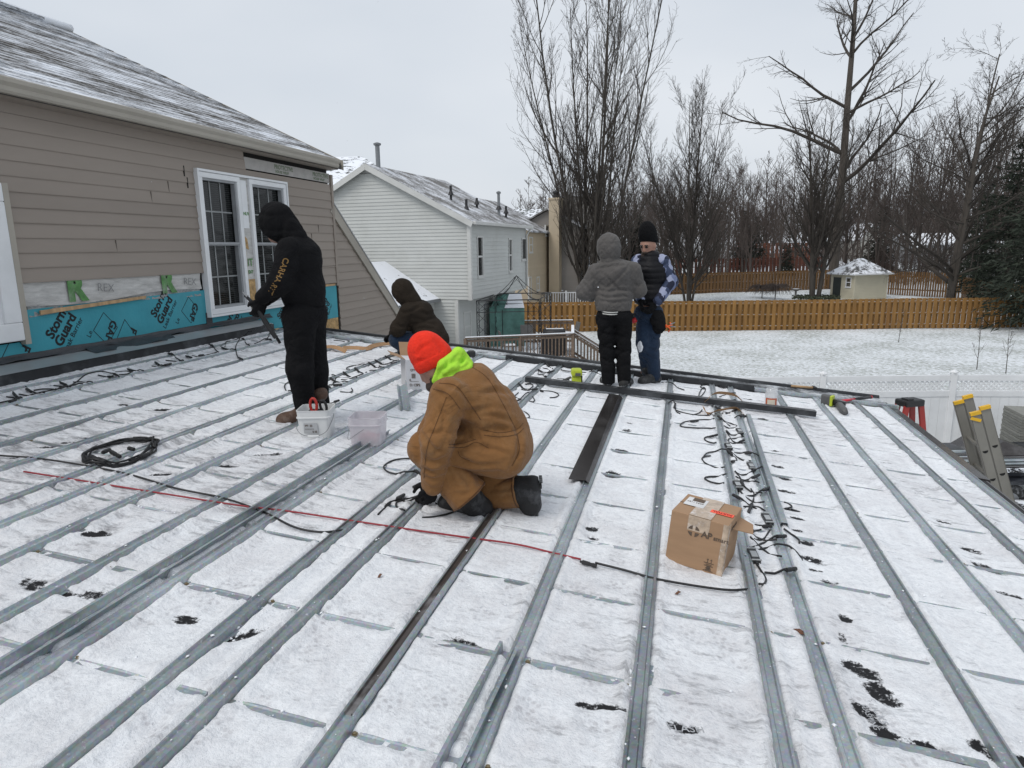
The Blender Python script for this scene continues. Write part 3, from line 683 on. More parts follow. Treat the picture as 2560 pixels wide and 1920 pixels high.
sash_window(house, WINL, 8.10, WINB, WINT - 0.02); sash_window(house, 8.30, WINR - 0.02, WINB, WINT - 0.02)
frame(MB(), WINL - 0.03, WINR + 0.012, WINB - 0.03, WINT + 0.012, 0.028, WX - 0.02, WX + 0.066).build('window_trim', M_white_vinyl, house)
MB().b2((WX - 0.03, 8.10, WINB), (WX + 0.02, 8.30, WINT - .02)).build('mullion', M_wrap, house)
mbw = MB(); mbw.b2((WX + 0.021, 8.13, WINB + 0.02), (WX + 0.034, 8.27, 4.62)); mbw.prism([(WX + 0.021, 8.11, 5.05), (WX + 0.021, 8.2, 5.02), (WX + 0.021, 8.18, 5.16), (WX + 0.021, 8.12, 5.2)], (0.01, 0, 0)); mbw.b2((WX + .0215, 8.105, 4.62), (WX + .03, 8.135, 5.0)); mbw.build('splintered_board', M_osb, house)
MB().b2((WX + .0212, 8.14, 5.30), (WX + .026, 8.26, 5.92)).build('wrap_scrap', M_white_vinyl, house)
for zz, t in ((5.47, 'NUV'), (4.80, 'IT'), (4.70, 'EXT')): lettering(t, M_green_ink, house, (WX + 0.0275, 8.15, zz), (0, 1, 0), (0, 0, 1), 0.06 if t != 'IT' else 0.14, 0.002)
# window at the left edge of the view
wl_ = frame(MB(), 1.2, 4.78, 4.24, 5.60, 0.16, WX - 0.04, WX + 0.06).build('window', M_white_vinyl, house, bevel=0.01)
frame(MB(), 1.36, 4.62, 4.40, 5.44, 0.05, WX - 0.03, WX + 0.035).build('sash', M_white_vinyl, wl_)
MB().b2((WX - 0.05, 1.38, 4.42), (WX - 0.04, 4.60, 5.42)).build('pane', M_glass, wl_)
MB().b2((WX - 0.02, 4.785, 4.20), (WX + 0.05, 4.84, 5.60)).build('window_trim', M_gut, house)
# torn house wrap, wood strip, teal leak barrier, sheathing
def wavy(mb, y0, y1, zt, zb, x, amp, n=40, ph=0.0):
    vs = []; fs = []
    for i in range(n + 1):
        y = y0 + (y1 - y0)*i/n
        for k in range(5):
            t = k/4; z = zt(y) + (zb(y) - zt(y))*t
            vs.append((x + amp*t*(0.5 + 0.5*math.sin(y*9 + k*1.1 + ph)) + amp*0.4*math.sin(y*27 + k*2), y, z))
    for i in range(n):
        for k in range(4): a = i*5 + k; fs.append((a, a + 5, a + 6, a + 1))
    return mb.add(vs, fs)
wavy(MB(), 4.83, 7.22, lambda y: 4.78, lambda y: 4.53 + 0.02*math.sin(y*3.1) + 0.03*(y - 5.5)/2, WX - 0.006, 0.012).build('house_wrap', M_wrap, house, smooth=True)
M_wrap2 = mat('grey ribbed wrap back', (0.27, 0.28, 0.28), 0.55, 0, 0.35, 40.0, 0.5, 60, (1, 1, 2))
wavy(MB(), 4.90, 7.20, lambda y: 4.60, lambda y: 4.455 + 0.022*math.sin(y*2.2 + 1) + 0.035*(y - 5.5)/2, WX - 0.010, 0.010, ph=2).build('house_wrap', M_wrap2, house, smooth=True)
for y0 in (5.32, 6.55): lettering('R', M_green_ink, house, (WX + 0.0125, y0, 4.555), (0, 1, 0), (0, 0, 1), 0.33, 0.02)
for y0 in (5.66, 6.90): lettering('REX', M_pale_ink, house, (WX + 0.014, y0, 4.62), (0, 1, -.1), (0, 0.1, 1), 0.12, -0.002)
MB().prism([(WX + 0.012, 4.99, 4.445), (WX + 0.012, 6.28, 4.50), (WX + 0.012, 6.28, 4.53), (WX + 0.012, 4.99, 4.485)], (0.02, 0, 0)).build('wood_strip', M_wood, house, bevel=0.003)
mt = MB(); mt.prism([(WX - 0.016, -1, 4.04), (WX - 0.016, 7.28, 4.12), (WX - 0.016, 7.28, 4.53), (WX - 0.016, 4.86, 4.50), (WX - 0.016, 4.80, 4.22), (WX - 0.016, -1, 4.22)], (0.012, 0, 0))
teal = mt.build('leak_barrier', M_teal, house)
mt = MB(); mt.prism([(WX - 0.016, 7.283, 3.90), (WX - 0.016, 10.60, 3.86), (WX - 0.016, 10.60, 4.42), (WX - 0.016, 9.22, 4.42), (WX - 0.016, 9.22, 4.18), (WX - 0.016, 7.283, 4.18)], (0.012, 0, 0))
teal2 = mt.build('leak_barrier', M_teal, house)
MB().b2((WX - 0.003, 7.25, 4.08), (WX + 0.003, 7.36, 4.25)).build('membrane_patch', M_membrane, house)
MB().b2((WX - 0.018, 9.22, 3.3), (WX - 0.006, 10.60, 3.859)).build('sheathing', M_osb, house)
MB().b2((WX - 0.004, 9.22, 4.405), (WX + 0.008, 10.55, 4.44)).build('wood_strip', M_wood, house)
def ang(deg): a = math.radians(deg); return np.array([0, math.cos(a), math.sin(a)]), np.array([0, -math.sin(a), math.cos(a)])
def storm(par, y, z, full=True):
    ex, ey = ang(52); o = np.array([WX - 0.003, y, z])
    lettering('Storm', M_ink, par, o, ex, ey, 0.135, 0.005); lettering('Guard', M_ink, par, o - ey*0.115 + ex*(-0.02), ex, ey, 0.135, 0.005); lettering('Leak Barrier', M_ink, par, o - ey*0.19 - ex*0.03, ex, ey, 0.075, 0.0005)
def diamond(par, y, z, s=0.16, t=True):
    mb = MB(); c = [np.array([WX - 0.0035, y + dy*s, z + dz*s*1.05]) for dy, dz in ((0, 1), (0.95, 0), (0, -1), (-0.95, 0))]
    for i in range(4): mb.beam(c[i], c[(i + 1) % 4], 0.0012, 0.007, up=np.cross(c[(i + 1) % 4] - c[i], (1, 0, 0)))
    mb.build('diamond_mark', M_ink, par)
    if t:
        ex, ey = ang(240); lettering('GAF', M_ink, par, np.array([WX - 0.003, y + 0.085, z + 0.09]), ex, ey, 0.12, 0.004)
storm(teal, 5.10, 4.20); storm(teal, 6.42, 4.27); diamond(teal, 5.72, 4.23); diamond(teal, 6.98, 4.31, .15)
for y in (4.72, 5.98): 
    mb = MB()
    for a, b in (((y, 4.30), (y - .17, 4.06)), ((y, 4.30), (y + .14, 4.09))): mb.beam((WX - .0035, *a), (WX - .0035, *b), 0.0012, 0.007, up=(0, 0, 1))
    mb.build('diamond_mark', M_ink, teal)
ex, ey = ang(240); lettering('F', M_ink, teal, (WX - .003, 4.80, 4.20), ex, ey, .12, .004); lettering('F', M_ink, teal, (WX - .003, 6.06, 4.21), ex, ey, .12, .004)
ex, ey = ang(232)
for y in (5.62, 6.86): lettering('Le', M_ink, teal, (WX - .003, y - .10, 4.16), ang(60)[0], ang(60)[1], .075)
storm(teal2, 7.62, 3.97); storm(teal2, 8.85, 4.00); storm(teal2, 10.05, 3.93); diamond(teal2, 9.55, 4.13); diamond(teal2, 10.12, 4.14); diamond(teal2, 8.35, 4.02)
# curb at the foot of the wall
def curb(prof, m, y0=-2.9, y1=8.28, nm='wall_flashing'):
    n = len(prof); mb = MB(); vs = [(x, y0, z) for x, z in prof] + [(x, y1, z) for x, z in prof]
    mb.add(vs, [tuple(range(n - 1, -1, -1)), tuple(range(n, 2*n))] + [(i, (i + 1) % n, n + (i + 1) % n, n + i) for i in range(n)]); return mb.build(nm, m, roof)
rz = roof_z(-5.5)
curb([(-5.50, rz), (-5.485, rz), (-5.485, rz + 0.095), (-5.495, rz + 0.10), (-5.60, rz + 0.10), (-5.60, rz)], M_black_metal)
curb([(-5.49, rz + 0.102), (-5.70, rz + 0.150), (-5.74, rz + 0.150), (-5.74, rz + 0.102)], M_flash)
wm = MB(); 
def mem(mb, y0, y1, xo, zt, zb, xb, n=90, ph=0.0):
    vs = []; fs = []
    for i in range(n + 1):
        y = y0 + (y1 - y0)*i/n; w1 = 0.008*math.sin(y*7 + ph) + 0.006*math.sin(y*19 + ph)
        for k in range(6):
            t = k/5; vs.append((xo + (xb - xo)*t**1.6 + 0.004*math.sin(y*31 + k*2.1), y, zt + (zb - zt)*t + w1*t + 0.004*math.sin(k*1.9 + y*11)))
    for i in range(n):
        for k in range(5): a = i*6 + k; fs.append((a, a + 6, a + 7, a + 1))
    return mb.add(vs, fs)
mem(wm, -2.8, 8.6, WX + 0.002, 4.115, rz + 0.160, -5.70); wm.build('membrane', M_membrane, roof, smooth=True)
wm = MB(); mem(wm, 5.40, 6.55, WX + 0.01, 4.10, rz + 0.125, -5.585, 40, 2.0); wm.build('membrane', M_membrane, roof, smooth=True)
# rear wing seen past the corner: raking wall
wing = thing('house_wing', 'lower tan-sided wing with a steep pale rake board past the house corner', 'house', (-7, 12, 0))
zr = lambda y: 5.60 - 0.785*(y - 10.66)
def clip_w(z): return (0.03, max(0.035, (5.60 - z)/0.785 - 0.02)) if z > 3.0 else (0.03, 3.30)
MB().prism([(WX - 0.02, 10.65, 0), (WX - 0.02, 14.0, 0), (WX - 0.02, 14.0, zr(14.0)), (WX - 0.02, 10.65, zr(10.65))], (-6, 0, 0)).build('wall', M_dark_gap, wing)
siding(wing, (WX - 0.02, 10.66, 0), E2, NX, 2.1, 5.6, 0.1325, clip_w, M_tan, (), rnd=True)
rd = np.array([0, 1, -0.785]); rd /= np.linalg.norm(rd); rn = np.array([0, 0.785, 1]); rn /= np.linalg.norm(rn)
a = np.array([WX + 0.01, 10.66, zr(10.66)]) + rn*0.02 - rd*0.12; bq = np.array([WX + 0.01, 14.1, zr(14.1)]) + rn*0.02
MB().beam(a, bq, 0.03, 0.17, up=rn).build('rake_board', M_gut, wing)
MB().beam(a + rn*0.092 + np.array([0.012, 0, 0]), bq + rn*0.092 + np.array([0.012, 0, 0]), 0.03, 0.02, up=rn).build('rake_cap', M_flash, wing)
MB().beam(a + rn*0.07 + np.array([-3.0, 0, 0]), bq + rn*0.07 + np.array([-3.0, 0, 0]), 5.9, 0.05, up=rn).build('roof', M_shingle, wing)
# missing strip of siding under the eave: printed house wrap shows
M_wrapg = mat('printed grey wrap', (0.40, 0.38, 0.36), 0.65, 0, 0.12, 8, 0.3, 30, dirt=(0.30, 0.33, 0.27), dirt_amt=0.5)
pw = MB().b2((WX - 0.014, 8.30, 6.085), (WX + 0.002, 10.58, 6.235)).build('house_wrap', M_wrapg, house)
M_pgreen = mat('faded green print', (0.17, 0.20, 0.14), 0.7)
for y0 in (9.0, 10.05): lettering('PROTECTIVE', M_pgreen, pw, (WX + 0.0035, y0, 6.155), (0, 1, 0), (0, 0, 1), 0.085, 0.003); lettering('HOUSE WRAP', M_pgreen, pw, (WX + 0.0035, y0 + .02, 6.10), (0, 1, 0), (0, 0, 1), 0.055, 0.002)

def hit(u, v, O, n):
    d = ray(u, v); n = np.array(n, float); return EYE + d*(((np.array(O) - EYE) @ n)/(d @ n))
def gz(x, y): return float(ground_z(np.array([float(x)]), np.array([float(y)]))[0])

# ================================================================ white neighbour house
M_whitesid = mat('weathered white siding', (0.50, 0.51, 0.49), 0.55, 0, 0.06, 0.8, 0.03, 60, dirt=(0.30, 0.30, 0.26), dirt_amt=0.35, rand=0.03)
M_whitetrim = mat('weathered white trim', (0.56, 0.56, 0.54), 0.5, 0, 0.05, 2, dirt=(0.34, 0.33, 0.29), dirt_amt=0.3)
M_roof2 = snowy('dusted grey shingles', (0.16, 0.155, 0.15), 0.40, 1.2, 0.9, (0.66, 0.68, 0.72), (1, 1, 1), 14.0, 0.14)
M_roof_snow = snowy('snowy roof', (0.10, 0.10, 0.10), 0.85, 2.2, 0.85, (0.78, 0.80, 0.84), (1, 1, 1), 7.0, 0.05)
M_pipe = mat('grey vent pipe', (0.22, 0.23, 0.24), 0.5, 0.4, 0.1)
M_blackpipe = mat('black vent pipe', (0.02, 0.02, 0.022), 0.6)
a_ = math.radians(4.2); w1 = np.array([math.sin(a_), math.cos(a_), 0]); w2 = np.array([-math.cos(a_), math.sin(a_), 0]); wn1 = -w2; wn2 = -w1
WC = np.array([-7.56, 23.88, 0]); EAVE, PEAK, OVB, HALF, WLEN = 5.95, 8.02, 3.14, 3.98, 7.0
wh = thing('white_house', 'white vinyl-sided two-storey house with a gable end and grey shingle roof', 'house', WC)
def wp(s, t, z): return WC + w1*s + w2*t + np.array([0, 0, z])
MB().prism([wp(0.02, 0.02, OVB), wp(0.02, 2*HALF, OVB), wp(0.02, 2*HALF, EAVE), wp(0.02, HALF, PEAK - 0.05), wp(0.02, 0.02, EAVE)], w1*(WLEN - 0.04)).build('wall', M_whitetrim, wh)
MB().prism([wp(0.02, 0.58, -0.2), wp(0.02, 2*HALF, -0.2), wp(0.02, 2*HALF, OVB), wp(0.02, 0.58, OVB)], w1*(WLEN - 0.04)).build('lower_wall', M_whitetrim, wh)
pk = (PEAK - EAVE)/HALF
def clip_g(z):
    if z <= EAVE: return (0.0, 2*HALF)
    t = (z - EAVE)/pk; return (min(t, HALF - .01), max(2*HALF - t, HALF + .01))
siding(wh, WC + wn2*0.0, w2, wn2, OVB, PEAK - 0.25, 0.128, clip_g, M_whitesid, lip=0.02)
siding(wh, WC, w2, wn2, 0.2, OVB - 0.02, 0.128, lambda z: (0.56, 2*HALF), M_whitesid, lip=0.02)
fac_holes = []
wins = []
for (u0, u1, v0, v1) in ((1192, 1207, 589, 694), (1270.5, 1280, 595, 681), (1303, 1314.5, 594, 651)):
    p, q = hit(u0, (v0 + v1)/2, WC, wn1), hit(u1, (v0 + v1)/2, WC, wn1); s0, s1 = (p - WC) @ w1, (q - WC) @ w1
    zt, zb = hit(u0, v0, WC, wn1)[2], hit(u0, v1, WC, wn1)[2]; wins.append((s0, s1, zb, zt)); fac_holes.append((s0 - .02, s1 + .02, zb, zt))
siding(wh, WC, w1, wn1, OVB, EAVE - 0.1, 0.150, lambda z: (0.0, WLEN), M_whitesid, fac_holes, lip=0.02)
siding(wh, WC + w2*0.56, w1, wn1, 0.2, OVB - 0.02, 0.150, lambda z: (0.0, WLEN), M_whitesid, (), lip=0.02)
def wall_window(parent, O, e, n, s0, s1, z0, z1, m_fr=None, m_gl=None, rail=True, fw=0.07):
    """window set in a wall: frame with sill, meeting rail and panes"""
    m_fr = m_fr or M_whitetrim; ax = (e, n, np.array([0, 0, 1.0])); O = np.array(O, float)
    B = lambda mb, a, b, c, d, d0, d1: mb.box(O + e*((a + b)/2) + n*((d0 + d1)/2) + np.array([0, 0, (c + d)/2]), (b - a, d1 - d0, d - c), ax)
    fr = MB(); B(fr, s0, s1, z1 - fw, z1, -.05, .04); B(fr, s0, s1, z0, z0 + fw, -.05, .05); B(fr, s0, s0 + fw, z0 + fw, z1 - fw, -.05, .04); B(fr, s1 - fw, s1, z0 + fw, z1 - fw, -.05, .04)
    w = fr.build('window', m_fr, parent)
    B(MB(), s0 - .03, s1 + .03, z0 - .045, z0 - .001, -.02, .07).build('sill', m_fr, w)
    zm = (z0 + z1)/2
    if rail:
        B(MB(), s0 + fw, s1 - fw, zm - .035, zm + .035, -.04, .02).build('meeting_rail', m_fr, w)
        B(MB(), s0 + fw, s1 - fw, zm + .035, z1 - fw, -.03, -.02).build('pane', m_gl or M_glass, w); B(MB(), s0 + fw, s1 - fw, z0 + fw, zm - .035, -.03, -.02).build('pane', m_gl or M_glass, w)
    else: B(MB(), s0 + fw, s1 - fw, z0 + fw, z1 - fw, -.03, -.02).build('pane', m_gl or M_glass, w)
    return w
for i, w in enumerate(wins): wall_window(wh, WC, w1, wn1, *w, rail=i < 2)
p, q = hit(1158, 790, WC + w2*.56, wn1), hit(1176, 790, WC + w2*.56, wn1)
wall_window(wh, WC + w2*0.56, w1, wn1, (p - WC) @ w1, (q - WC) @ w1, 1.42, 2.62, m_gl=glass_mat('amber window glass', (0.07, 0.03, 0.012)))
dp = [(hit(u, 820, WC + w2*.56, wn1) - WC) @ w1 for u in (1210, 1226)]
wall_window(wh, WC + w2*0.56, w1, wn1, dp[0], dp[1] + .5, 0.75, 2.75, rail=False, m_fr=M_pipe)
for mbs in ((wp(-0.03, -0.03, 0), OVB - 0.02, EAVE), (wp(-0.03, 0.53, 0), 0, OVB - .02)):
    MB().box(mbs[0] + np.array([0, 0, (mbs[1] + mbs[2])/2]), (0.14, 0.14, mbs[2] - mbs[1]), (w1, w2, (0, 0, 1))).build('corner_trim', M_whitetrim, wh)
# roof planes with overhang, rake boards, gutter
def roofplane(parent, t0, z0, t1, z1, m, s0=-0.18, s1=WLEN + 0.15, th=0.09):
    MB().prism([wp(s0, t0, z0), wp(s0, t1, z1), wp(s0, t1, z1 - th), wp(s0, t0, z0 - th)], w1*(s1 - s0)).build('roof', m, parent)
roofplane(wh, -0.22, EAVE - 0.0, HALF, PEAK + 0.10, M_roof2); roofplane(wh, 2*HALF + 0.22, EAVE, HALF, PEAK + 0.10, M_roof2)
for t0 in (-0.22, 2*HALF + 0.22):
    A, Bq = wp(-0.20, t0, EAVE - 0.12), wp(-0.20, HALF, PEAK - 0.02); dd = Bq - A; nn = np.cross(wn2, dd/np.linalg.norm(dd)); nn = nn if nn[2] > 0 else -nn
    MB().prism([A - nn*0.10, Bq - nn*.10*0.2 - np.array([0, 0, .09]), Bq + nn*0.09*.2 + np.array([0, 0, .09]), A + nn*0.09], wn2*0.03).build('rake_board', M_whitetrim, wh)
MB().box(wp(WLEN/2, -0.28, EAVE - 0.06), (WLEN + .3, 0.12, 0.12), (w1, w2, (0, 0, 1))).build('gutter', M_whitetrim, wh, bevel=0.02)
MB().tube([wp(WLEN - 0.1, -0.28, EAVE - .1), wp(WLEN - .1, -.08, EAVE - .4), wp(WLEN - .1, -.08, 3.3), wp(WLEN - .1, .3, 3.0), wp(WLEN - .1, .48, 2.8), wp(WLEN - .1, .48, .3)], 0.045, 6).build('downspout', M_whitetrim, wh)
RN = np.array([0, 0, 1.0])
def vent(u, v0, v1, D, r, m, cap=False):
    a = at_d(u, v1, D); b = at_d(u, v0, D); b = np.array([a[0], a[1], b[2]])
    o = MB().tube([a - RN*0.4, b], r, 10).build('vent_pipe', m, wh, smooth=False)
    if cap: MB().lathe(b, [(r*1.5, -.02), (r*1.7, 0.02), (r*1.7, .05), (r*.4, .09)], 12).build('cap', m, o)
    MB().lathe(a, [(r*2.4, -.12), (r*1.3, .02), (r, .04)], 10).build('boot', M_blackpipe, o)
vent(946, 362, 424, 26.8, 0.085, M_pipe, True); vent(1127, 464, 480, 27.5, .05, M_blackpipe); vent(1166, 498, 517, 27, .05, M_blackpipe); vent(1192, 495, 504, 29, .05, M_blackpipe); vent(1247, 483, 517, 30, .06, M_pipe, True); vent(1265, 515, 527, 30.5, .05, M_blackpipe)
# single-storey lean-to roof against the gable, snow on it
lt = [wp(-0.01, (at_d(925, 655, 25) - WC) @ w2, at_d(925, 655, 25)[2]), wp(-0.01, (at_d(1087, 748, 25) - WC) @ w2, at_d(1087, 748, 25)[2])]
MB().prism([lt[0], lt[1], lt[1] - RN*.10, lt[0] - RN*.10], wn2*4.0).build('lean_to_roof', M_roof_snow, wh)
MB().prism([lt[0] - RN*.1, lt[1] - RN*.1 + w2*.2, lt[1] + w2*.2 - RN*(lt[1][2]), lt[0] - RN*(lt[0][2])], wn2*3.8).build('lean_to_wall', M_whitesid, wh)
MB().beam(lt[1] - RN*.06, lt[1] - RN*.06 + wn2*4.0, 0.11, 0.11).build('lean_to_gutter', M_pipe, wh)

# ================================================================ houses further back
M_cream = mat('cream siding', (0.47, 0.39, 0.28), 0.6, 0, 0.06, 0.8, dirt=(0.34, 0.28, 0.2), dirt_amt=0.3, rand=0.03)
M_greysid = mat('taupe siding', (0.24, 0.225, 0.21), 0.65, 0, 0.06, 0.8, rand=0.03)
def hbox(parent, O, e, n, L, dep, z0, ze, zp, m_wall, m_roof, ridge='along', over=0.3):
    """gabled block: front wall along e (length L), depth dep behind; ridge along the front or across it"""
    O = np.array(O, float); P = lambda s, t, z: O + e*s - n*t + RN*z
    if ridge == 'along':
        MB().prism([P(0, 0, z0), P(0, dep, z0), P(0, dep, ze), P(0, dep/2, zp - .05), P(0, 0, ze)], e*L).build('wall', m_wall, parent)
        for t0 in (-over, dep + over): MB().prism([P(-over, t0, ze - .1), P(-over, dep/2, zp), P(-over, dep/2, zp + .1), P(-over, t0, ze)], e*(L + 2*over)).build('roof', m_roof, parent)
    else:
        MB().prism([P(0, 0, z0), P(L, 0, z0), P(L, 0, ze), P(L/2, 0, zp - .05), P(0, 0, ze)], -n*dep).build('wall', m_wall, parent)
        for s0 in (-over, L + over): MB().prism([P(s0, -over, ze - .1), P(L/2, -over, zp), P(L/2, -over, zp + .1), P(s0, -over, ze)], -n*(dep + 2*over)).build('roof', m_roof, parent)
def dots(parent, O, e, n, rects, **kw):
    for (u0, u1, v0, v1) in rects:
        p, q = hit(u0, v0, O, n), hit(u1, v0, O, n); zb = hit(u0, v1, O, n)[2]; s0, s1 = sorted(((p - O) @ e, (q - O) @ e)); wall_window(parent, O, e, n, s0, s1, zb, p[2], **kw)
# cream house continuing the row
CC = at_d(1320, 640, 43)*np.array([1, 1, 0]); ce = at_d(1320, 577, 43)[2]
cr = thing('cream_house', 'cream vinyl-sided house behind bare branches, next past the white house', 'house', CC)
cl = 6.0
hbox(cr, CC, w1, wn1, cl, 8, 0, ce, ce + 2.1, M_cream, M_roof2)
siding(cr, CC + wn1*0.01, w1, wn1, 0.2, ce - .1, 0.16, lambda z: (0, cl), M_cream, (), lip=0.018)
dots(cr, CC + wn1*.02, w1, wn1, [(1322, 1331, 592, 632), (1321, 1327.5, 692, 750), (1341, 1348, 692, 727), (1363, 1371, 562, 590)])
# its front wing facing us, with chimney
C2 = CC + w1*4.9 + wn1*0.05
wing2 = thing('house_wing', 'taupe gabled house wing with a tall cream-sided chimney', 'house', C2)
hbox(wing2, C2 - wn1*2.4, wn1, wn2, 4.6, 1.6, 0, ce + .3, ce + 1.5, M_greysid, M_roof2, 'across', 0.25)
siding(wing2, C2 + wn2*.01, wn1, wn2, 0.2, ce + .2, 0.16, lambda z: (0, 2.2), M_greysid, (), lip=0.018)
dots(wing2, C2 + wn2*.02, wn1, wn2, [(1377, 1387, 688, 712)])
ch0, ch1 = hit(1377, 520, C2 + wn2*.3, wn2), hit(1402, 520, C2 + wn2*.3, wn2)
cw = np.linalg.norm(ch1 - ch0); ctop = hit(1390, 500, C2 + wn2*.3, wn2)[2]; cc = (ch0 + ch1)/2
chm = MB().box([cc[0], cc[1], ctop/2], (cw, 1.0, ctop), (wn1, w1, RN)).build('chimney', M_cream, wing2)
MB().box([cc[0], cc[1], ctop + .06], (cw*1.12, 1.1, .12), (wn1, w1, RN)).build('cap', M_cream, chm)
MB().lathe((cc[0], cc[1], ctop + .12), [(.18, 0), (.18, .3), (.24, .32), (.24, .4), (.05, .5)], 10).build('flue', M_blackpipe, chm)
# grey-taupe house further right
C3 = at_d(1404, 640, 60); C3[2] = 0
gh = thing('taupe_house', 'taupe-sided house with tall dark windows behind the multi-stem tree', 'house', C3)
gL = np.linalg.norm(at_d(1500, 640, 60)[:2] - C3[:2])
ge = _rt*1.0; gn = -FH
hbox(gh, C3, ge, gn, gL, 9, 0, 9.3, 10.0, M_greysid, M_roof2, 'along', 0.2)
siding(gh, C3 + gn*.01, ge, gn, 1.0, 9.2, 0.2, lambda z: (0, gL), M_greysid, (), lip=0.02)
dots(gh, C3 + gn*.03, ge, gn, [(1427, 1446, 580, 619), (1404, 1420, 655, 668)], m_fr=M_greysid)
# far roofs behind the white house ridge
fr_ = thing('snowy_roof_house', 'snow-dappled hip roof peeking over the white house gable', 'house', at_d(880, 560, 44)*np.array([1, 1, 0]))
q0 = at_d(760, 470, 44); ra, rb = at_d(815, 393, 47), at_d(905, 391, 47); q1 = at_d(1010, 455, 44); q2 = at_d(1010, 455, 52); q3 = at_d(760, 470, 52)
MB().add([q0, q1, q2, q3, ra, rb], [(0, 1, 5, 4), (1, 2, 5), (2, 3, 4, 5), (3, 0, 4), (3, 2, 1, 0)]).build('roof', snowy('dappled roof', (0.09, 0.095, 0.09), 0.62, 1.6, 0.9, fine=4.0, stretch=(1, 1, 3)), fr_)
MB().prism([q0*[1, 1, 0], q1*[1, 1, 0], q1, q0], (q3 - q0)*[1, 1, 0]).build('wall', M_cream, fr_)
fr2 = thing('distant_roof_house', 'distant snow-flecked roof just above the cream house ridge', 'house', at_d(1310, 560, 70)*np.array([1, 1, 0]))
q0, q1, ra, rb = at_d(1270, 548, 70), at_d(1380, 548, 70), at_d(1285, 522, 73), at_d(1365, 522, 73)
MB().add([q0, q1, rb, ra, q0 + FH*7, q1 + FH*7], [(0, 1, 2, 3), (5, 4, 3, 2), (4, 0, 3), (1, 5, 2), (0, 4, 5, 1)]).build('roof', snowy('flecked roof', (0.1, 0.11, 0.1), 0.5, 2.0, 0.9, fine=4.0), fr2)
MB().prism([q0*[1, 1, 0], q1*[1, 1, 0], q1, q0], FH*6.9).build('wall', M_greysid, fr2)
# garden pavilion with snowy hip roof, and white deck railing in front of it
pc = at_d(1450, 740, 50); pc[2] = gz(pc[0], pc[1])
pav = thing('garden_pavilion', 'white garden pavilion with a snow-covered hip roof', 'pavilion', pc)
pz = at_d(1440, 677, 50)[2]; pt = at_d(1478, 632, 50)[2]; hw = 1.95
def pv(a, b, z): return np.array([pc[0], pc[1], 0]) + _rt*a + FH*b + RN*z
MB().add([pv(-hw, -hw, pz), pv(hw, -hw, pz), pv(hw, hw, pz), pv(-hw, hw, pz), pv(.45, 0, pt), pv(-hw, -hw, pz - .1), pv(hw, -hw, pz - .1), pv(hw, hw, pz - .1), pv(-hw, hw, pz - .1)], [(0, 1, 4), (1, 2, 4), (2, 3, 4), (3, 0, 4), (0, 5, 6, 1), (1, 6, 7, 2), (2, 7, 8, 3), (3, 8, 5, 0), (8, 7, 6, 5)]).build('roof', M_roof_snow, pav)
MB().box(pv(0, 0, (pc[2] + pz)/2 - .02), (2*hw - .5, 2*hw - .5, pz - pc[2] - .1), (_rt, FH, RN)).build('wall', M_whitetrim, pav)
for k in (-.9, 0.2): MB().box(pv(k, -hw + .24, pz - .75), (.62, .03, .5), (_rt, FH, RN)).build('window', M_glass, pav)
MB().box(pv(-0.3, -hw - .3, pz - 1.25), (2.6, .9, .08), (_rt, FH, RN)).build('awning', M_snow, pav)
rc0 = at_d(1352, 762, 46.5); rl = thing('white_deck_railing', 'white baluster railing of a raised deck behind the brown fence', 'railing', rc0*np.array([1, 1, 0]))
RA, RB = at_d(1352, 765, 46.5), at_d(1486, 765, 46.5); rzt = at_d(1352, 731, 46.5)[2]; rzb = RA[2]
L = np.linalg.norm((RB - RA)[:2]); re_ = (RB - RA)*[1, 1, 0]/L
bal = MB().box((0, 0, 0), (0.05, 0.05, rzt - rzb - .12), (re_, np.cross(RN, re_), RN)).mesh('baluster'); bal.materials.append(M_white_vinyl)
for k in range(int(L/0.17) + 1): piece('baluster', bal, rl, (RA[0] + re_[0]*k*.17, RA[1] + re_[1]*k*.17, (rzt + rzb)/2))
for zz, h in ((rzt - .03, .07), (rzb + .03, .07)): MB().beam(RA*[1, 1, 0] + RN*zz, RB*[1, 1, 0] + RN*zz, .07, h).build('rail', M_white_vinyl, rl)
for k in (0, .47, 1): MB().box(RA*[1, 1, 0] + re_*L*k + RN*((rzt + 0.1)/2), (.13, .13, rzt + .1), (re_, np.cross(RN, re_), RN)).build('post', M_white_vinyl, rl)
MB().prism([RA*[1, 1, 0] + RN*(rzb - .15), RB*[1, 1, 0] + RN*(rzb - .15), RB*[1, 1, 0] + RN*(rzb - .03), RA*[1, 1, 0] + RN*(rzb - .03)], FH*3.0).build('deck', M_white_vinyl, rl)

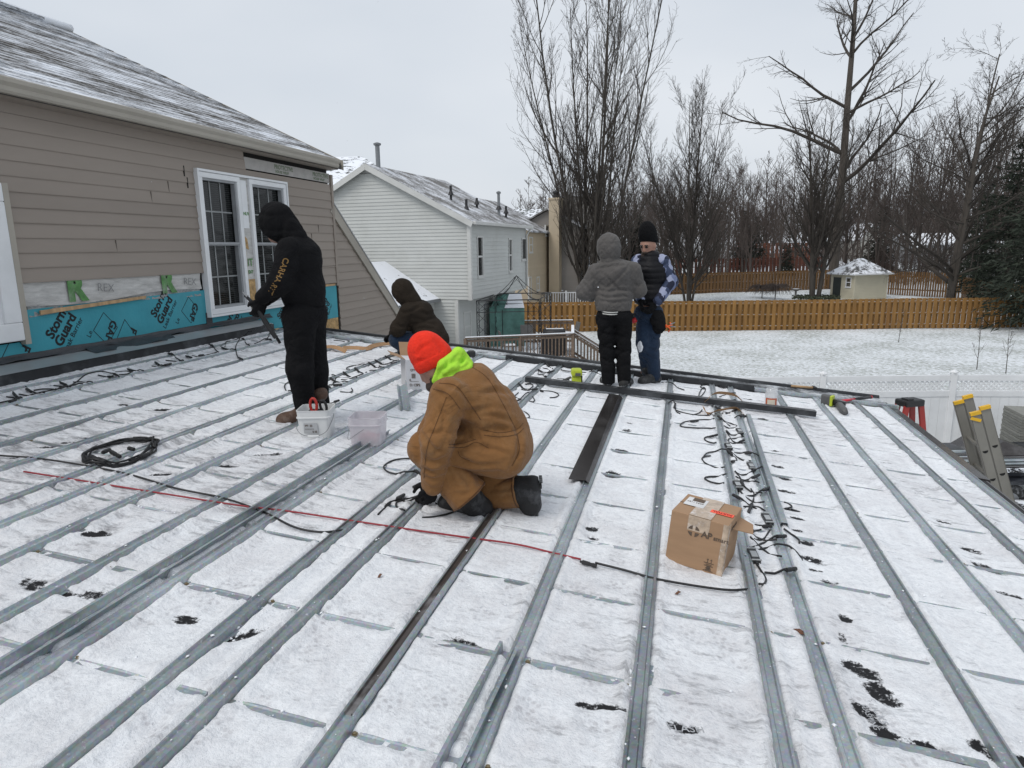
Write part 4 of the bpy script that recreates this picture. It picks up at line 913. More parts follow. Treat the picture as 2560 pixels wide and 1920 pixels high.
# ================================================================ timber fences
M_stain = mat('amber stained boards', (0.235, 0.122, 0.033), 0.8, 0, 0.22, 1.8, 0.2, 20, (2, 2, .4), dirt=(0.16, 0.07, 0.018), dirt_amt=0.5, rand=0.10)
M_stain2 = mat('stained boards in the back yard', (0.15, 0.08, 0.03), 0.8, 0, 0.14, 1.8, 0.2, 20, (2, 2, .4), rand=0.10)
M_redw = mat('dark red stained boards', (0.095, 0.034, 0.022), 0.85, 0, 0.2, 1.8, rand=0.12)
def timber_fence(name, label, A, B, hgt, pitch, bw, m, back=True, cut=True, rails=(0.12, 0.5, 0.88), group=None, snow=True, zbase=None):
    A = np.array(A, float); B = np.array(B, float); L = np.linalg.norm(B - A); e = np.append((B - A)/L, 0); n = np.array([e[1], -e[0], 0]);
    if n @ FH > 0: n = -n
    g = thing(name, label, 'fence', (*((A + B)/2), 0), 0, group); k = 0
    def bm(th): 
        w = bw/2; c = 0.03 if cut else 0.0
        pts = [(-w, 0), (w, 0), (w, hgt - c), (w - c, hgt), (-w + c, hgt), (-w, hgt - c)]
        me = MB().prism([e*p + RN*z for p, z in pts], n*th).mesh('board'); me.materials.append(m); return me
    me = bm(0.022); s = pitch/2; rs = random.Random(len(label))
    zs = lambda s: (gz(*(A + (B - A)*s/L)) if zbase is None else zbase) + 0.03
    while s < L:
        p = A + (B - A)*s/L; piece('board', me, g, (p[0] + n[0]*.03, p[1] + n[1]*.03, zs(s) + rs.uniform(-.01, .01)))
        if back:
            p2 = A + (B - A)*min(L, s + pitch/2)/L; piece('board', me, g, (p2[0] - n[0]*.07, p2[1] - n[1]*.07, zs(s) - .02 + rs.uniform(-.01, .01)))
        s += pitch
    for r in rails:
        mb = MB(); ms = MB(); q = 0
        while q < L:
            q2 = min(L, q + 2.44); a = A + (B - A)*q/L; b = A + (B - A)*q2/L
            mb.beam((*a, zs(q) + r*hgt), (*b, zs(q2) + r*hgt), .045, .09); ms.beam((*a, zs(q) + r*hgt + .048), (*b, zs(q2) + r*hgt + .048), .05, .008); q = q2
        mb.build('rail', m, g)
        if snow: ms.build('rail_snow', M_snow, g)
    return g
F1A, F1B = (-9.9, 39.35), (26.0, 47.4)
timber_fence('timber_fence', 'long amber stained shadowbox fence across the back of the snowy lawn', F1A, F1B, 1.78, 0.335, 0.205, M_stain)
timber_fence('timber_fence', 'short amber fence return beside the green shelter at the fence corner', (-9.9, 39.4), (-11.0, 47.5), 1.95, 0.335, 0.205, M_stain)
f2a, f2b = at_d(1600, 744, 62), at_d(2092, 733, 66)
timber_fence('timber_fence', 'second brown fence behind the back yard trees and shed', f2a[:2], f2b[:2], 1.85, 0.34, 0.21, M_stain2)
f3a, f3b = at_d(1560, 690, 84), at_d(2060, 684, 88)
timber_fence('timber_fence', 'dark red fence beyond the second yard', f3a[:2], f3b[:2], 2.0, 0.5, 0.36, M_redw, back=False)
f4a, f4b = at_d(1840, 668, 102), at_d(2040, 668, 102)
timber_fence('timber_fence', 'farthest reddish fence rising above the dark red one', f4a[:2], f4b[:2], 3.4, 0.62, 0.46, mat('faded red boards', (0.17, 0.065, 0.04), 0.85, 0, .2, 1.5, rand=.1), back=False)
f5a, f5b = at_d(2216, 752, 60), at_d(2400, 750, 56); f5c = at_d(2560, 760, 47)
timber_fence('timber_fence', 'leaning picket fence right of the cream shed', f5a[:2], f5b[:2], 2.05, 0.19, 0.13, M_stain2, back=False, rails=(0.25, 0.8), snow=False)
timber_fence('timber_fence', 'lower picket fence below the evergreens', f5b[:2], f5c[:2], 1.75, 0.19, 0.13, M_stain2, back=False, rails=(0.25, 0.8), snow=False)

# ================================================================ sheds and yard things
M_cream_shed = mat('pale cream siding', (0.56, 0.52, 0.40), 0.6, 0, 0.05, 1.0, dirt=(0.36, 0.33, 0.25), dirt_amt=0.4)
sc = at_d(2133, 750, 56); sc[2] = gz(sc[0], sc[1]); se = np.append((at_d(2213, 749, 57)[:2] - sc[:2]), 0); sL = np.linalg.norm(se); se /= sL; sn = np.array([se[1], -se[0], 0]); sb = -sn
sh = thing('garden_shed', 'cream sided garden shed with a snowy hip roof', 'shed', sc)
SZ = sc[2]; SE = at_d(2133, 685, 56)[2]; sD = 2.6
sq = lambda s, t, z: np.array([sc[0], sc[1], 0]) + se*s + sb*t + RN*z
MB().box(sq(sL/2, sD/2, (SZ + SE)/2), (sL - .04, sD - .04, SE - SZ), (se, sb, RN)).build('wall', M_cream_shed, sh)
siding(sh, sq(0, 0, 0) + sn*.0, se, sn, SZ + .05, SE - .08, 0.125, lambda z: (0.0, sL), M_cream_shed, (), lip=0.03)
siding(sh, sq(0, 0, 0), sb, -se, SZ + .05, SE - .08, 0.125, lambda z: (0.0, sD), M_cream_shed, [(1.45, 2.35, SZ, SE - .25), (0.35, .95, SE - 1.15, SE - .3)], lip=0.03)
wall_window(sh, sq(0, 0, 0), sb, -se, 0.35, 0.95, SE - 1.12, SE - .3, m_fr=M_white_vinyl)
MB().box(sq(-.01, 1.9, SZ + .9), (.03, .85, 1.8), (se, sb, RN)).build('door', mat('green door', (0.02, .028, .025), .6), sh)
for c in ((0, 0), (sL, 0)): MB().box(sq(c[0], c[1], (SZ + SE)/2), (.1, .1, SE - SZ), (se, sb, RN)).build('corner_trim', M_cream_shed, sh)
sp = at_d(2157, 646, 57)[2]; o_ = .3
MB().add([sq(-o_, -o_, SE), sq(sL + o_, -o_, SE), sq(sL + o_, sD + o_, SE), sq(-o_, sD + o_, SE), sq(sL*.42, sD/2, sp), sq(sL*.58, sD/2, sp), sq(-o_, -o_, SE - .1), sq(sL + o_, -o_, SE - .1), sq(sL + o_, sD + o_, SE - .1), sq(-o_, sD + o_, SE - .1)], [(0, 1, 5, 4), (1, 2, 5), (2, 3, 4, 5), (3, 0, 4), (0, 6, 7, 1), (1, 7, 8, 2), (2, 8, 9, 3), (3, 9, 6, 0), (9, 8, 7, 6)]).build('roof', snowy('shed roof', (0.09, 0.09, 0.09), .58, 1.6, .9, fine=6.0, soft=.08), sh)
MB().beam(sq(-o_, -o_ - .05, SE - .04), sq(sL + o_, -o_ - .05, SE - .04), .1, .1).build('gutter', M_white_vinyl, sh)
s2 = at_d(2068, 690, 74); s2[2] = gz(s2[0], s2[1])
sh2 = thing('small_shed', 'small pale gabled shed tucked behind the garden shed', 'shed', s2)
e_, n_ = _rt, -FH
hbox(sh2, s2*[1, 1, 0] - _rt*.4, FH*0.8 + _rt*.6, np.array([FH[1]*.8 + _rt[1]*.6, -(FH[0]*.8 + _rt[0]*.6), 0])*-1, 3.0, 2.2, s2[2], at_d(2068, 676, 74)[2], at_d(2068, 657, 74)[2], M_white_vinyl, M_roof_snow, 'along', .12)
bb = at_d(1988, 751, 58); bb[2] = gz(bb[0], bb[1])
t = thing('bird_bath', 'grey stone bird bath on the snow left of the shed', 'bird bath', bb)
M_stone = mat('grey cast stone', (0.2, 0.19, 0.18), .85, 0, .2, 6)
MB().lathe(bb, [(.22, 0), (.2, .06), (.09, .12), (.08, .55), (.14, .62)], 12).build('pedestal', M_stone, t, smooth=True)
MB().lathe(bb, [(.12, .6), (.38, .72), (.42, .80), (.38, .80), (.1, .70)], 16).build('basin', M_stone, t, smooth=True)
MB().lathe(bb, [(.37, .775), (.2, .80), (0.01, .805)], 12).build('snow_cap', M_snow, t, smooth=True)

# ================================================================ white vinyl fence with lattice top
vf = thing('vinyl_fence', 'white vinyl privacy fence with lattice top beyond the roof edge', 'fence', (5, 17.5, 0))
VP = [at_d(1700, 941, 15.7), at_d(2058, 938, 15.7), at_d(2385, 935, 15.7)]; VP.append(VP[2] + (VP[2] - VP[1])*np.array([1, .7, 1])); VP.append(VP[3] + (VP[3] - VP[2]))
vtop = VP[1][2] - 0.03
for i, p in enumerate(VP):
    po = MB().b2((p[0] - .065, p[1] - .065, 0), (p[0] + .065, p[1] + .065, vtop + .05)).build('post', M_white_vinyl, vf, bevel=0.006)
    MB().lathe((p[0], p[1], vtop + .05), [(.10, 0), (.10, .025), (.012, .075)], 4).build('cap', M_white_vinyl, po)
for i in range(len(VP) - 1):
    a, b = VP[i]*[1, 1, 0], VP[i + 1]*[1, 1, 0]; L = np.linalg.norm(b - a); e = (b - a)/L; n = np.array([e[1], -e[0], 0]); a = a + e*.06; b = b - e*.06; L -= .12
    MB().beam(a + RN*(vtop - .07), b + RN*(vtop - .07), .045, .14).build('rail', M_white_vinyl, vf, bevel=.004)
    MB().beam(a + RN*(vtop - .45), b + RN*(vtop - .45), .05, .14).build('rail', M_white_vinyl, vf, bevel=.004)
    MB().beam(a + RN*.12, b + RN*.12, .05, .14).build('rail', M_white_vinyl, vf)
    h0, h1 = vtop - .378, vtop - .142; hh = h1 - h0
    for sg in (1, -1):
        dv = (e + RN*sg)/math.sqrt(2); me = MB().box((0, 0, 0), (hh*math.sqrt(2), .038, .006), (dv, np.cross(n, dv), n)).mesh('lattice_strip'); me.materials.append(M_white_vinyl)
        q = hh/2
        while q < L - hh/2: c = a + e*q + RN*((h0 + h1)/2) + n*.004*sg; piece('lattice_strip', me, vf, c); q += .115
    bw = L/14; me = MB().box((0, 0, 0), (bw - .004, .022, vtop - .52 - .19), (e, n, RN)).mesh('panel_board'); me.materials.append(M_white_vinyl)
    for k in range(14): c = a + e*bw*(k + .5) + RN*((vtop - .52 + .19)/2); piece('panel_board', me, vf, c)

# ================================================================ neighbour's wooden deck
M_grey_wood = mat('weathered deck wood', (0.16, 0.115, 0.085), 0.85, 0, .25, 3, .3, 30, (1, 1, 3), rand=.1)
dk = thing('wooden_deck', 'weathered wooden deck with baluster railing beside the white house', 'deck', at_d(1300, 880, 25)*np.array([1, 1, 0]))
zf, zt = 0.95, 1.90
def dpt(u, D, z): d = ray(u, 800); p = d*(D/(d @ FH)); return np.array([p[0], p[1], z])
D0, D1 = 23.6, 29.0
k1, k2, k3, k4 = dpt(1162, D0, 0), dpt(1432, D0 + .9, 0), dpt(1432, D1, 0), dpt(1240, D1, 0)
MB().prism([k1 + RN*zf, k2 + RN*zf, k3 + RN*zf, k4 + RN*zf], -RN*.14).build('deck_floor', M_grey_wood, dk)
MB().prism([k1 + RN*(zf + .003), k2 + RN*(zf + .003), k3 + RN*(zf + .003), k4 + RN*(zf + .003)], RN*.02).build('deck_snow', M_snow, dk)
balm = MB().box((0, 0, 0), (.04, .04, zt - zf - .1)).mesh('baluster'); balm.materials.append(M_grey_wood)
def railing(a, b, parent, za=0.0, zb=0.0, first=0):
    L = np.linalg.norm((b - a)[:2]); e = (b - a)/L; k = .07
    while k < L: p = a + e*k; z = za + (zb - za)*k/L; piece('baluster', balm, parent, (p[0], p[1], (zf + zt)/2 + z)); k += .135
    MB().beam(a + RN*(zt + za), b + RN*(zt + zb), .12, .045).build('rail', M_grey_wood, parent); MB().beam(a + RN*(zt - .1 + za), b + RN*(zt - .1 + zb), .04, .09).build('rail', M_grey_wood, parent); MB().beam(a + RN*(zf + .08 + za), b + RN*(zf + .08 + zb), .04, .09).build('rail', M_grey_wood, parent)
    MB().beam(a + RN*(zt + .035 + za), b + RN*(zt + .035 + zb), .11, .022).build('rail_snow', M_snow, parent)
    n = max(1, int(round(L/1.9)))
    for i in range(first, n + 1): p = a + (b - a)*i/n; z = za + (zb - za)*i/n; MB().b2((p[0] - .05, p[1] - .05, max(0, z - .3)), (p[0] + .05, p[1] + .05, zt - .02 + z)).build('post', M_grey_wood, parent)
railing(k1, k2, dk); railing(k2, k3 - (k3 - k2)*.45, dk, first=1); railing(k4, k3, dk)
st0, st1 = k2 + (k3 - k2)*.08, dpt(1512, D0 + 1.6, 0)
railing(st0, st1, dk, 0, -.80); railing(st0 + (k3 - k2)*.22, st1 + (k3 - k2)*.22, dk, 0, -.80)
for i in range(5):
    p = st0 + (st1 - st0)*(i + .5)/5; z = zf - .17*(i + 1); q = p + (k3 - k2)*.22
    MB().beam(p + RN*z, q + RN*z, .28, .04).build('tread', M_grey_wood, dk)
M_chair = mat('grey mesh fabric', (0.13, 0.125, 0.12), .8); M_chairf = mat('dark chair frame', (0.02, 0.02, 0.022), .5)
def patio_chair(u, D, rz, label):
    p = dpt(u, D, zf + .02); t = thing('patio_chair', label, 'chair', p, rz, 'patio chairs on the deck')
    R = np.array(Matrix.Rotation(rz, 3, 'Z')); W = lambda v: p + R @ np.array(v)
    ax = [R[:, 0], R[:, 1], R[:, 2]]
    MB().box(W((0, 0, .42)), (.5, .5, .04), ax).build('seat', M_chair, t)
    MB().add([W((-.25, .22, .44)), W((.25, .22, .44)), W((.25, .36, .98)), W((-.25, .36, .98)), W((-.25, .25, .44)), W((.25, .25, .44)), W((.25, .39, .98)), W((-.25, .39, .98))], [(0, 1, 2, 3), (7, 6, 5, 4), (0, 4, 5, 1), (1, 5, 6, 2), (2, 6, 7, 3), (3, 7, 4, 0)]).build('backrest', M_chair, t)
    for sx in (-.24, .24):
        for sy in (-.22, .24): MB().tube([W((sx, sy, 0)), W((sx, sy*.9, .42))], .015, 5).build('leg', M_chairf, t)
        MB().tube([W((sx, -.24, .42)), W((sx, -.24, .62)), W((sx, .28, .64))], .015, 5).build('arm', M_chairf, t)
    MB().box(W((0, 0, .452)), (.46, .46, .025), ax).build('seat_snow', M_snow, t)
patio_chair(1318, 26.8, .3, 'grey mesh patio chair facing away near the green shelter'); patio_chair(1425, 27.9, -1.1, 'grey mesh patio chair behind the snowy table'); patio_chair(1272, 25.2, 2.0, 'snow-seated patio chair behind the front railing')
tp = dpt(1402, 26.4, zf + .02); tb = thing('patio_table', 'round patio table covered in snow on the deck', 'table', tp)
MB().lathe(tp, [(.62, .66), (.62, .70)], 24).build('table_top', M_chairf, tb); MB().lathe(tp, [(.62, .701), (.60, .735), (.01, .745)], 24).build('snow_cap', M_snow, tb, smooth=True)
for k in range(4): a = k*1.57 + .5; MB().tube([tp + [.5*math.cos(a), .5*math.sin(a), 0], tp + [.42*math.cos(a), .42*math.sin(a), .67]], .018, 5).build('leg', M_chairf, tb)
gp_ = dpt(1385, 25.4, zf + .02); gl = thing('grill', 'dark covered grill beside the snowy table', 'grill', gp_)
MB().box(gp_ + RN*.42, (.95, .5, .7), (_rt, FH, RN)).build('cabinet', M_chairf, gl, bevel=.03); MB().tube([gp_ + _rt*-.42 + RN*.80, gp_ + _rt*.42 + RN*.80], .22, 10).build('lid', M_chairf, gl, smooth=True)
MB().tube([gp_ + _rt*-.3 + RN*.99, gp_ + _rt*.35 + RN*.99], .05, 6).build('snow_cap', M_snow, gl)
# black metal gazebo frame without its canopy
M_iron = mat('black iron', (0.012, 0.012, 0.013), .5)
gz_ = thing('gazebo_frame', 'bare black metal gazebo frame with latticed posts on the deck', 'gazebo', dpt(1290, 26, 0))
GC = [dpt(1192, 24.3, 0), dpt(1348, 24.6, 0), dpt(1378, 28.2, 0), dpt(1243, 28.0, 0)]; gt = 3.15; pkp = sum(GC)/4 + RN*3.95
for i, c in enumerate(GC):
    d1 = GC[(i + 1) % 4] - c; d1 /= np.linalg.norm(d1); d2 = GC[i - 1] - c; d2 /= np.linalg.norm(d2); mb = MB()
    for d in (d1, d2):
        mb.tube([c + RN*zf, c + RN*gt], .012, 4); mb.tube([c + d*.42 + RN*zf, c + d*.42 + RN*gt], .010, 4)
        for z in np.arange(zf + .1, gt - .4, .42): mb.tube([c + RN*z, c + d*.42 + RN*(z + .42)], .008, 4); mb.tube([c + d*.42 + RN*z, c + RN*(z + .42)], .008, 4)
    mb.build('post', M_iron, gz_)
    MB().tube([c + RN*gt, GC[(i + 1) % 4] + RN*gt], .02, 4).build('beam', M_iron, gz_); MB().tube([c + RN*(gt - .42), GC[(i + 1) % 4] + RN*(gt - .42)], .012, 4).build('beam', M_iron, gz_)
    pts = []
    for k in range(9): t = k/8; p = c + RN*gt + (pkp - c - RN*gt)*t; p[2] -= .30*math.sin(t*math.pi)*(1 - .3*t); pts.append(p)
    MB().tube(pts, .014, 4).build('rib', M_iron, gz_); MB().tube([p + d1*.10 - RN*.05 for p in pts], .009, 4).build('rib', M_iron, gz_)
# green plastic shelter
M_greenp = mat('green translucent plastic', (0.10, 0.22, 0.19), .3, 0, .35, 2.5, .4, 5)
sg0 = dpt(1268, 28.6, 0); gs = thing('plastic_greenhouse', 'green plastic-covered greenhouse with snow on its sloped top', 'greenhouse', sg0)
g_ = lambda a, b, z: sg0 + _rt*a + FH*b + RN*z
MB().add([g_(-.72, -.7, .9), g_(.72, -.7, .9), g_(.72, .7, .9), g_(-.72, .7, .9), g_(-.72, -.7, 2.55), g_(.72, -.7, 2.55), g_(.72, .7, 2.55), g_(-.72, .7, 2.55), g_(-.4, 0, 3.1), g_(.6, 0, 3.1)], [(0, 1, 5, 4), (1, 2, 6, 9, 5), (2, 3, 7, 6), (3, 0, 4, 8, 7), (4, 5, 9, 8), (6, 7, 8, 9)]).build('cover', M_greenp, gs)
MB().add([g_(-.1, -.72, 2.57), g_(.72, -.72, 2.57), g_(.6, -.03, 3.12), g_(.1, -.03, 3.12)], [(0, 1, 2, 3)]).build('snow_patch', M_snow, gs)
MB().b2(g_(-.2, -.73, .9) , g_(-.2, -.73, .9) + np.array([.02, .02, 1.6])).build('zip_seam', M_iron, gs)
# ================================================================ trees
def frusta(segs, n):
    """segs: (m, 8) start xyz r, end xyz r -> verts, quads of n-sided open tubes"""
    S = np.asarray(segs, float); a = S[:, :3]; b = S[:, 4:7]; ra = S[:, 3]; rb = S[:, 7]
    d = b - a; d /= np.maximum(np.linalg.norm(d, axis=1, keepdims=True), 1e-9)
    ref = np.where(np.abs(d[:, 2:3]) < 0.9, np.array([[0, 0, 1.0]]), np.array([[1.0, 0, 0]]))
    u = np.cross(d, ref); u /= np.linalg.norm(u, axis=1, keepdims=True); w = np.cross(d, u)
    t = 2*np.pi*np.arange(n)/n; c = np.cos(t)[None, :, None]; s = np.sin(t)[None, :, None]
    ring = u[:, None, :]*c + w[:, None, :]*s
    V = np.concatenate([a[:, None] + ring*ra[:, None, None], b[:, None] + ring*rb[:, None, None]], 1)
    m = len(S); base = (np.arange(m)*2*n)[:, None]; k = np.arange(n)[None, :]; k2 = (k + 1) % n
    F = np.stack([base + k, base + k2, base + n + k2, base + n + k], -1).reshape(-1, 4)
    return V.reshape(-1, 3), F
def segs_mesh(name, groups):
    VV, FF, o = [], [], 0
    for segs, n in groups:
        if len(segs) == 0: continue
        V, F = frusta(segs, n); VV.append(V); FF.append(F + o); o += len(V)
    me = np_mesh(name, np.concatenate(VV), np.concatenate(FF)); shade_smooth(me); return me
def grow(seed, height, r0, stems=1, spread=0.12, kids=(14, 7, 4), ratio=(0.36, 0.42, 0.45), angle=(0.75, 0.7, 0.6), up=(0.05, 0.10, 0.06), first=0.25, wander=(0.05, 0.12, 0.2, .25), taper=0.85, rmin=0.006, fork=None):
    g = random.Random(seed); out = [[] for _ in range(5)]
    def perp(d):
        v = np.array([g.gauss(0, 1), g.gauss(0, 1), g.gauss(0, 1)]); v -= d*(v @ d); return v/max(np.linalg.norm(v), 1e-6)
    def branch(p, d, L, r, lv):
        ns = (14, 7, 4, 2, 2)[lv]; st = L/ns; pts = [(p.copy(), r)]
        w = wander[min(lv, 3)]
        for i in range(ns):
            d = d + perp(d)*g.uniform(0, w) + np.array([0, 0, (0.0, *up, 0.03, .03)[min(lv, 4)]])*(1 if lv else 0.3)
            d /= np.linalg.norm(d); t = (i + 1)/ns
            q = p + d*st; rr = max(r*(1 - taper*t) if lv == 0 else r*(1 - 0.75*t), rmin*(0.7 if lv > 2 else 1)); out[lv].append((*p, pts[-1][1], *q, rr)); p = q; pts.append((p.copy(), rr))
            if lv < len(kids) and t > (first if lv == 0 else 0.15):
                cnt = kids[lv]/ns; cnt = int(cnt) + (1 if g.random() < cnt - int(cnt) else 0)
                for _ in range(cnt):
                    f = g.random(); bp = pts[-2][0] + (pts[-1][0] - pts[-2][0])*f; a = angle[lv]*g.uniform(0.65, 1.25)
                    cd = d*math.cos(a) + perp(d)*math.sin(a); shrink = (1.25 - 0.75*t) if lv == 0 else (1.15 - 0.5*t)
                    cl = L*ratio[lv]*shrink*g.uniform(0.65, 1.15); branch(bp, cd/np.linalg.norm(cd), cl, max(min(rr*0.62, 0.02*cl + 0.004), rmin), lv + 1)
        if lv == 0 and fork: pass
    for k in range(stems):
        a = 2*math.pi*k/max(stems, 1) + g.uniform(-.5, .5); tl = 0 if stems == 1 else spread*g.uniform(0.5, 1.3)
        d = np.array([math.sin(tl)*math.cos(a), math.sin(tl)*math.sin(a), math.cos(tl)]); off = np.array([math.cos(a), math.sin(a), 0])*(r0*1.3 if stems > 1 else 0)
        branch(off - np.array([0, 0, .3]), d, height*(g.uniform(.78, 1.0) if stems > 1 else 1.0), r0*(g.uniform(.55, 1.0) if stems > 1 else 1.0), 0)
    return out
def bark(name, c): return mat(name, c, .95, 0, .3, 2.2, .6, 14, (3, 3, .6), dirt=[x*1.6 for x in c], dirt_amt=.35)
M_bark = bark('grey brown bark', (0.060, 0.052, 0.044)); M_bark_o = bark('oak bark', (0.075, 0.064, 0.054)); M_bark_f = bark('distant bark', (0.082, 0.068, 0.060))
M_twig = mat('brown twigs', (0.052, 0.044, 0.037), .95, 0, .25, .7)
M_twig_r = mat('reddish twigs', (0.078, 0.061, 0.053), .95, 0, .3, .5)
def tree_parts(o):
    tr = segs_mesh('trunk', [(o[0], 8)]); cr_ = segs_mesh('crown', [(o[1], 5), (o[2], 3), (o[3] + o[4], 3)]); return tr, cr_
def plant(name, label, meshes, p, mats_, rz=0.0, sc=1.0, tilt=0.0, group=None, cat='tree'):
    t = new_obj(name); t.location = Vector([float(c) for c in p]); t.rotation_euler = (0, tilt, rz); t.scale = (sc, sc, sc); tag(t, label, cat, group)
    for nm, me, m in zip(('trunk', 'crown'), meshes, mats_):
        if not me.materials: me.materials.append(m)
        c = new_obj(nm, me); c.parent = t
    return t
def base_at(u, D): p = at_d(u, 740, D); return (p[0], p[1], gz(p[0], p[1]))
plant('multi_stem_tree', 'tall bare multi-stemmed tree behind the grey-jacketed person', tree_parts(grow(1, 24.5, .17, 9, .24, (30, 9, 5), (.26, .42, .45), (.6, .6, .6), (.15, .15, .06), .08, rmin=.008)), base_at(1478, 47), (M_bark, M_twig))
plant('bare_tree', 'mid-height bare tree rising behind the person in the vest', tree_parts(grow(2, 19.0, .17, 4, .12, (36, 11, 5), (.32, .42, .45), (.7, .65, .6), (.14, .13, .06), .10, rmin=.008)), base_at(1722, 55), (M_bark, M_twig))
plant('bare_tree', 'bare tree with ivy-ringed base left of the garden shed', tree_parts(grow(3, 16, .24, 3, .12, (34, 11, 5), (.36, .42, .45), (.7, .65, .6), (.10, .12, .05), .16, rmin=.008)), base_at(2034, 57), (M_bark, M_twig))
plant('oak_tree', 'towering oak with a thick straight trunk behind the sheds', tree_parts(grow(14, 33, .50, 1, .1, (30, 11, 6, 3), (.34, .42, .42, .42), (.95, .8, .75, .7), (.04, .07, .05, .04), .32, (.03, .24, .28, .3), rmin=.009)), base_at(2078, 66), (M_bark_o, M_twig), .9, 1.0, .0)
plant('gnarled_tree', 'wide gnarled bare tree leaning over the picket fence', tree_parts(grow(9, 21, .34, 2, .12, (22, 10, 6, 3), (.46, .44, .42, .42), (.95, .8, .75, .7), (.05, .09, .05, .04), .14, (.07, .24, .28, .3), rmin=.008)), base_at(2375, 52), (M_bark_o, M_twig), 1.2, 1.0, -.06)
plant('slender_tree', 'slender tall bare tree above the evergreens at the right', tree_parts(grow(23, 20, .16, 4, .07, (26, 7, 4), (.22, .42, .45), (.5, .6, .6), (.14, .14, .05), .15)), base_at(2520, 58), (M_bark, M_twig_r))
# wood behind the fences: individuals that can be told apart
bg = [tree_parts(grow(50 + k, 15, .17, 2 + k % 2, .07, (22, 7, 4), (.36, .44, .46), (.7, .7, .65), (.08, .10, .05), .2, rmin=.013)) for k in range(4)]
spots_bg = [(1395, 78, 1.0), (1560, 70, .95), (1600, 92, 1.05), (1655, 75, .8), (1690, 100, 1.1), (1760, 84, .9), (1795, 70, .72), (1835, 95, 1.0), (1872, 74, .78), (1905, 108, 1.1), (1945, 80, .8), (1985, 97, 1.05), (2050, 88, 1.0), (2110, 76, .95), (2140, 98, 1.15), (2190, 82, 1.05), (2225, 72, .95), (2262, 92, 1.2), (2300, 78, 1.1), (2345, 70, 1.0), (2400, 88, 1.25), (2440, 74, 1.1), (2485, 95, 1.3), (2540, 80, 1.2), (2590, 70, 1.15), (2650, 84, 1.2), (1860, 118, 1.2), (2020, 125, 1.3), (2330, 112, 1.35), (1720, 122, 1.1), (1640, 84, 1.0), (1780, 92, 1.05), (1815, 82, .9), (1855, 86, .95), (1925, 90, .9), (1675, 66, .8)]
for i, (u, D, s) in enumerate(spots_bg):
    s *= .95 if u < 1960 else (1.0 if u < 2100 else 1.12)
    zone = [z for lim, z in ((1625, 'behind the two standing people'), (1790, 'around the mid-height tree behind the vest wearer'), (2005, 'behind the dark red fences'), (2250, 'around the towering oak behind the sheds'), (9999, 'behind the picket fence at the right')) if u < lim][0]
    zone = ('nearer ' if D < 80 else 'more distant ') + 'bare tree in the wood ' + zone
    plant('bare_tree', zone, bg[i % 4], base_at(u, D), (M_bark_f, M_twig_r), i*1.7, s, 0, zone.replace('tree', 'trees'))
# thin straight trunks among them
poles = [segs_mesh('trunk', [(grow(90 + k, 12, .09, 1, kids=(0,))[0], 5)]) for k in range(2)]
pc_ = [segs_mesh('crown', [(q[1], 3), (q[2], 3), (q[3], 3)]) for q in (grow(90 + k, 12, .09, 1, kids=(18, 5, 2), ratio=(.22, .4, .4), first=.3) for k in range(2))]
for i in range(26):
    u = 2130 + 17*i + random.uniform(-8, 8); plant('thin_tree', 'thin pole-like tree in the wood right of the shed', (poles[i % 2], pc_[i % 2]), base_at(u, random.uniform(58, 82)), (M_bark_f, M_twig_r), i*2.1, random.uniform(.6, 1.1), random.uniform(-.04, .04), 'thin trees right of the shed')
# distant wood as one mass, and the thicket at its foot
def wood_mass():
    g = random.Random(77); S = []; T = []
    for i in range(480):
        u = g.uniform(1300, 2850); D = g.uniform(120, 235); p = at_d(u, 700, D); b = np.array([p[0], p[1], gz(p[0], p[1])]); h = g.uniform(11, 19)*(.8 + .3*g.random()); r = .12
        top = b + np.array([g.gauss(0, .5), g.gauss(0, .5), h]); S.append((*b, r, *top, .02))
        for k in range(26):
            t = g.uniform(.2, .98); q = b + (top - b)*t; L = h*.30*(1.2 - t)*g.uniform(.5, 1.2); a = g.uniform(0, 6.28); e = q + np.array([math.cos(a)*L*.75, math.sin(a)*L*.75, L*.8]); S.append((*q, .055, *e, .028))
            for j in range(4):
                q2 = q + (e - q)*g.uniform(.2, 1); e2 = q2 + np.array([g.gauss(0, .5), g.gauss(0, .5), g.uniform(.2, 1.2)])*L*.4; T.append((*q2, .032, *e2, .014))
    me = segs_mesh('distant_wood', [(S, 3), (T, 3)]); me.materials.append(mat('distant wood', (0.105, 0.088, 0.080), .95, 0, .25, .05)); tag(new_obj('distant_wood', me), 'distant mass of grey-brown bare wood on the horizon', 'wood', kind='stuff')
    S = []
    for i in range(5200):
        u = g.uniform(1340, 2750); D = g.choice((g.uniform(68, 84), g.uniform(92, 125))) if u > 2110 else g.uniform(104, 128); p = at_d(u, 700, D); x, y = p[0] + g.gauss(0, 1), p[1] + g.gauss(0, 1); b = np.array([x, y, gz(x, y)]); h = g.uniform(.8, 3.6)
        e = b + np.array([g.gauss(0, .35)*h, g.gauss(0, .35)*h, h]); S.append((*b, .022, *e, .01)); S.append((*(b + (e - b)*.5), .014, *(b + (e - b)*.5 + np.array([g.gauss(0, .4)*h, g.gauss(0, .4)*h, .4*h])), .007))
    me = segs_mesh('thicket', [(S, 3)]); me.materials.append(mat('thicket', (0.066, 0.046, 0.038), .95, 0, .35, .08)); tag(new_obj('thicket', me), 'brown leafless thicket growing under the far trees', 'thicket', kind='stuff')
wood_mass()
